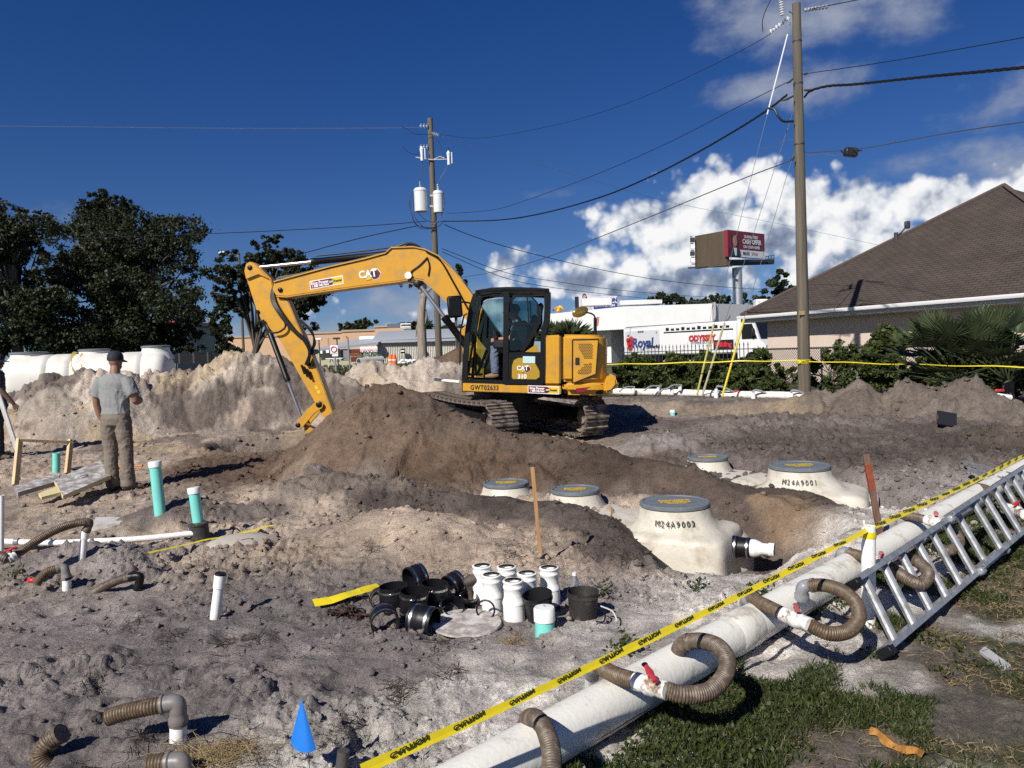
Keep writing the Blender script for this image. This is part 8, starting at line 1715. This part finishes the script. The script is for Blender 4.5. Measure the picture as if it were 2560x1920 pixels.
MB().tube([at(1087, 949, 15.5), at(1150, 955, 14.8)], .03, 6).build('scrap_batten', PVCD); tag(bpy.data.objects['scrap_batten'], 'pale batten on the heap left of the digger cab', 'batten')
b = G(1682, 1040); o = thing('capped_stub', 'small teal stub with white cap far behind the tanks', 'pipe', b); MB().lathe([(0, -.05), (.05, -.05), (.05, .07), (0, .07)], 16, M=Matrix.Translation(b)).build('teal_pipe', TEAL, o); MB().lathe([(.05, .05), (.056, .05), (.056, .10), (0, .105)], 16, M=Matrix.Translation(b)).build('white_cap', PVC, o)
p = G(2367, 1062); o = MB().box((0, 0, 0), (.30, .03, .22), M=Matrix.Translation(p + V(0, 0, .08)) @ Matrix.Rotation(R(-18), 4, 'X') @ Matrix.Rotation(R(12), 4, 'Y'), b=.006).build('plastic_scrap', BLKP); tag(o, 'black plastic scrap stuck in the dark right heap', 'scrap')
P = [G(2178, 1838), G(2200, 1862), G(2240, 1880), G(2290, 1892), G(2312, 1908)]; P = spline([p + V(0, 0, .012) for p in P], 6); m = MB(); vs = []
for i, p in enumerate(P):
    t_ = (P[min(i + 1, len(P) - 1)] - P[max(i - 1, 0)]).normalized(); n_ = V(-t_.y, t_.x, 0); w = .026 * (.6 + .4 * math.sin(i * .9)) * (1 if i < len(P) - 3 else .7); vs += [p + n_ * w + V(0, 0, .012), p + V(0, 0, .02), p - n_ * w + V(0, 0, -.004)]
m.add(vs, [(3 * i + j, 3 * i + j + 1, 3 * i + j + 4, 3 * i + j + 3) for i in range(len(P) - 1) for j in (0, 1)]); tag(m.build('bark_strip', mat('scrap_orange', (.32, .145, .022), .7, var=.3, scale=20, bump=.4)), 'orange strip of peeled bark lying in the grass', 'bark strip')
flat('board_scrap', 'grey splintered board scrap on the grass below the ladder', 'board', [(2448, 1640), (2462, 1628), (2528, 1672), (2512, 1684)], mat('scrap_grey', (.36, .36, .36), .8, var=.2), .02, .015)
p = G(855, 1935); o = thing('dark_stub', 'dark grey pipe end at the bottom edge beside the tape', 'pipe', p); MB().tube([p, p + V(.01, 0, .09)], [.028, .024], 10).build('pipe', mat('stub_dark', (.06, .055, .05), .6), o)
cw_ = thing('cable_coil', 'loose black and clear tubing beside the dusty bucket', 'tubing', C6(2190, 1130)); p = C6(2185, 1120)
for k, mt in ((0, BLK), (1, mat('tube_clear', (.5, .48, .45), .3))): MB().tube(spline([p + V(.0 + .03 * k, 0, .09), p + V(.05 + .05 * k, -.02, .06), p + V(.04 + .08 * k, -.06, .015), p + V(-.01 + .12 * k, -.07, .02)]), .005, 6).build('tube', mt, cw_)
# ------------------------------------------------------------------ loose stuff on the ground
def raw_mesh(name, co, faces, nper, mt, cols=None):
    me = bpy.data.meshes.new(name); me.vertices.add(len(co)); me.vertices.foreach_set('co', co.astype(np.float32).ravel())
    k = faces.shape[1]; me.loops.add(faces.size); me.polygons.add(len(faces)); me.loops.foreach_set('vertex_index', faces.astype(np.int32).ravel()); me.polygons.foreach_set('loop_start', (np.arange(len(faces)) * k).astype(np.int32)); me.update(); me.validate()
    me.materials.append(mt)
    if cols is not None: a = me.color_attributes.new('soil', 'FLOAT_COLOR', 'POINT'); a.data.foreach_set('color', np.concatenate([cols, np.ones((len(cols), 1))], 1).astype(np.float32).ravel())
    return me
def ground_pts(g, n, y0, y1, lawn=None):
    """random places, as many per step of distance near as far"""
    y = np.exp(g.uniform(math.log(y0), math.log(y1), n)); x = g.uniform(-.76, .76, n) * y
    if lawn is not None: k = (pipe_side(x, y) > .2) == lawn; x, y = x[k], y[k]
    return x, y
_bm = bmesh.new(); bmesh.ops.create_icosphere(_bm, subdivisions=1, radius=1); ICO_V = np.array([v.co[:] for v in _bm.verts]); ICO_F = np.array([[v.index for v in f.verts] for f in _bm.faces]); _bm.free()
g = np.random.default_rng(77)
x, y = ground_pts(g, 19000, 2.2, 15, False); w = fbm(x, y, .9, 3, 77) * .6 + .4 * fbm(x, y, 2.1, 3, 79); k = g.random(len(x)) < sstep(.42, .62, w) * .9 + .10; x, y = x[k], y[k]; n = len(x)
sz = (.0035 + .017 * g.random(n) ** 3.2) * np.clip(y / 3.4, .8, 2.6); z = height(x, y)
q3 = g.normal(size=(n, 3, 3)); qq, _ = np.linalg.qr(q3); sc3 = g.uniform(.55, 1.25, (n, 1, 3))
vv = (ICO_V[None] * g.uniform(.72, 1.22, (n, 12 if len(ICO_V) == 12 else len(ICO_V), 1)) * sc3) @ qq; vv[:, :, 2] *= .75
co = vv * sz[:, None, None] + np.stack([x, y, z + sz * .28], 1)[:, None, :]
fc = (ICO_F[None] + (np.arange(n) * len(ICO_V))[:, None, None]).reshape(-1, 3)
cs = soil(x, y, z) * g.uniform(.75, 1.2, (n, 1)); tag(link('clods', raw_mesh('clods', co.reshape(-1, 3), fc, 0, gm, np.repeat(cs, len(ICO_V), 0))), 'loose clods and crumbs of soil on the sand', 'soil clods', kind='stuff')
# roots, twigs and dead leaves
def twigs(name, label, x, y, g, L0, L1, r_, mt, lift=.4):
    n = len(x); z = height(x, y); a = g.uniform(0, 6.283, n); e = g.normal(0, lift, n); L = g.uniform(L0, L1, n)
    d = np.stack([np.cos(a) * np.cos(e), np.sin(a) * np.cos(e), np.sin(e)], 1); p0 = np.stack([x, y, z + r_ * .6], 1); bend = g.normal(size=(n, 3)) * .22 * L[:, None]; bend[:, 2] = np.abs(bend[:, 2]) * .6
    pts = [p0 - d * L[:, None] * .5 + np.array([0, 0, .004]), p0 + bend, p0 + d * L[:, None] * .5]; 
    for p in (pts[0], pts[2]): zz = height(p[:, 0], p[:, 1]); p[:, 2] = np.maximum(p[:, 2], zz - .003)
    s1 = np.cross(d, np.array([0, 0, 1.0])); s1 /= np.linalg.norm(s1, axis=1)[:, None] + 1e-9; s2 = np.cross(d, s1); rr_ = r_ * g.uniform(.6, 1.4, n)[:, None]; vs = []
    for j, p in enumerate(pts):
        for k in range(3): q_ = 2.094 * k; vs.append(p + (s1 * math.cos(q_) + s2 * math.sin(q_)) * rr_ * (1 - .25 * j))
    co = np.stack(vs, 1); f = []
    for j in range(2):
        for k in range(3): f.append([3 * j + k, 3 * j + (k + 1) % 3, 3 * j + 3 + (k + 1) % 3, 3 * j + 3 + k])
    f = np.array(f); fc = (f[None] + (np.arange(n) * 9)[:, None, None]).reshape(-1, 4); tag(link(name, raw_mesh(name, co.reshape(-1, 3), fc, 0, mt)), label, 'twigs', kind='stuff')
ROOT = mat('root_dark', (.050, .036, .027), .9, var=.4, scale=30); STRAW = mat('straw', (.30, .22, .11), .9, var=.3, scale=30)
x, y = ground_pts(g, 5200, 2.2, 9, False); k = fbm(x, y, 1.1, 3, 83) + .25 * (g.random(len(x)) - .5) > .55; twigs('twigs', 'dark roots and twigs scattered over the sand', x[k], y[k], g, .02, .11, .0016, ROOT, .3)
# tangled root clumps seen here and there
cl = [(430, 1590), (560, 1610), (640, 1600), (330, 1570), (980, 1730), (1010, 1745), (860, 1830), (1130, 1690), (350, 1850), (240, 1720), (900, 1490), (930, 1370), (1290, 1385), (1540, 1390), (1560, 1340), (1370, 1420), (1100, 1610), (560, 1245), (800, 1170), (1400, 1190)]
X, Y = [], []
for (px, py) in cl:
    p = G(px, py); n = 34; X.append(p.x + g.normal(0, .035, n) * p.y / 4); Y.append(p.y + g.normal(0, .06, n) * p.y / 4)
X, Y = np.concatenate(X), np.concatenate(Y); twigs('root_tangles', 'small tangled clumps of dark roots in the soil', X, Y, g, .04, .15, .0020, ROOT, .55)
p = G(545, 1893); n = 420; twigs('dry_grass', 'matted clump of dry straw grass at the bottom left', p.x + g.normal(0, .11, n), p.y + g.normal(0, .07, n), g, .06, .20, .0013, STRAW, .45)
p = G(1278, 1610); n = 90; twigs('dry_tuft', 'small dry tuft beside the round plate', p.x + g.normal(0, .04, n), p.y + g.normal(0, .03, n), g, .04, .12, .0013, STRAW, .6)
# grass and weeds right of the header pipe
g = np.random.default_rng(5); L_GR = leafmat('grass_blade', (.020, .036, .008), (.085, .102, .030), .3); L_GD = leafmat('grass_dry', (.13, .095, .05), (.30, .23, .12), .2)
def lawn_pts(n, thr, seed, lo=.08, hi=3.4, y1=8.5, near=None):
    s = g.uniform(.3, 9.2, n); w = lo + (hi - lo) * g.random(n); x = PIPE_A.x + _pd.x * s + _pd.y * w; y = PIPE_A.y + _pd.y * s - _pd.x * w
    d = .55 * fbm(x, y, 1.6, 4, seed) + .45 * fbm(x, y, 4.5, 3, seed + 9); d = d - (0 if near is None else near * np.clip(w - .5, -.5, 1.2)) + (0 if near is None else .10 * (1 - sstep(.35, .75, w)) * (1 - sstep(2.6, 3.6, s)))
    k = (d + .10 * (g.random(n) - .5) - .35 * spots(x, y, BARE) - .3 * spots(x, y, MUD) > thr) & (y > 1.3); return x[k], y[k]
def blades(name, label, x, y, hgt, wd, mt, lean=.5, kindw='grass'):
    n = len(x); z = height(x, y, False); D = np.stack([g.normal(0, lean, n), g.normal(0, lean, n), np.ones(n)], 1); h_ = hgt * g.uniform(.5, 1.3, n); D /= np.linalg.norm(D, axis=1)[:, None]
    P = np.stack([x, y, z], 1) + D * h_[:, None] * .45
    W = np.cross(D, g.normal(size=(n, 3))); W /= np.linalg.norm(W, axis=1)[:, None]; w_ = wd * g.uniform(.6, 1.3, n)[:, None]
    a = P - D * h_[:, None] * .5; c = P + D * h_[:, None] * .5 + np.stack([D[:, 0], D[:, 1], -.5 * np.abs(D[:, 0])], 1) * h_[:, None] * .2
    co = np.stack([a - W * w_ * .3, P - W * w_ * .5, c, P + W * w_ * .5], 1).reshape(-1, 3); tag(link(name, raw_mesh(name, co, np.arange(4 * n).reshape(-1, 4), 0, mt)), label, kindw, kind='stuff')
x, y = lawn_pts(330000, .485, 7, near=.11); blades('grass', 'short green weedy grass along the right side of the big pipe', x, y, .050, .006, L_GR)
x, y = lawn_pts(125000, .43, 17, .2, 4.2); blades('dry_lawn', 'dry trampled straw grass in the lower right', x, y, .034, .0045, L_GD, 1.2)
x, y = lawn_pts(45000, .54, 27, .02, 1.1, near=.2); z = height(x, y, False); me = leaf_mesh('clover', np.stack([x, y, z + g.uniform(.004, .04, len(x))], 1), .017, L_GR, 6, 1.3); tag(link('clover', me), 'low leafy weeds crowding the big pipe', 'weeds', kind='stuff')
x, y = lawn_pts(14000, .40, 37, .2, 4.0); twigs('lawn_litter', 'dead stalks and chips lying in the lower right grass', x, y, g, .02, .09, .0016, STRAW, .25)
# a few broad weeds on the sand left of the pipe
for i, (px, py, lab) in enumerate(((1560, 1640, 'small green weed left of the first hose loop'), (1505, 1500, 'small weed under the caution tape'), (1740, 1480, 'leafy weed under the tape beside the white sand'), (1900, 1500, 'weed sprig near the second hose riser'), (40, 1450, 'tiny green sprout at the left edge'), (1880, 1395, 'weed under the tape near the rusty stake'))):
    p = G(px, py); rr = random.Random(i); o = thing('weed_plant', lab, 'weed', p, 0, 'weeds sprouting from the sand'); m = MB()
    for k in range(9): e = p + V(rr.gauss(0, .05), rr.gauss(0, .05), rr.uniform(.03, .10)); m.tube([p, (p + e) / 2 + V(0, 0, .012), e], .0014, 4)
    m.build('stems', L_GR, o, smooth=False); pts = np.array([[rr.gauss(0, .045), rr.gauss(0, .045), rr.uniform(.02, .10)] for k in range(40)]); link('leaves', leaf_mesh('leaves', pts, .022, L_GR, i, 1.9), o)
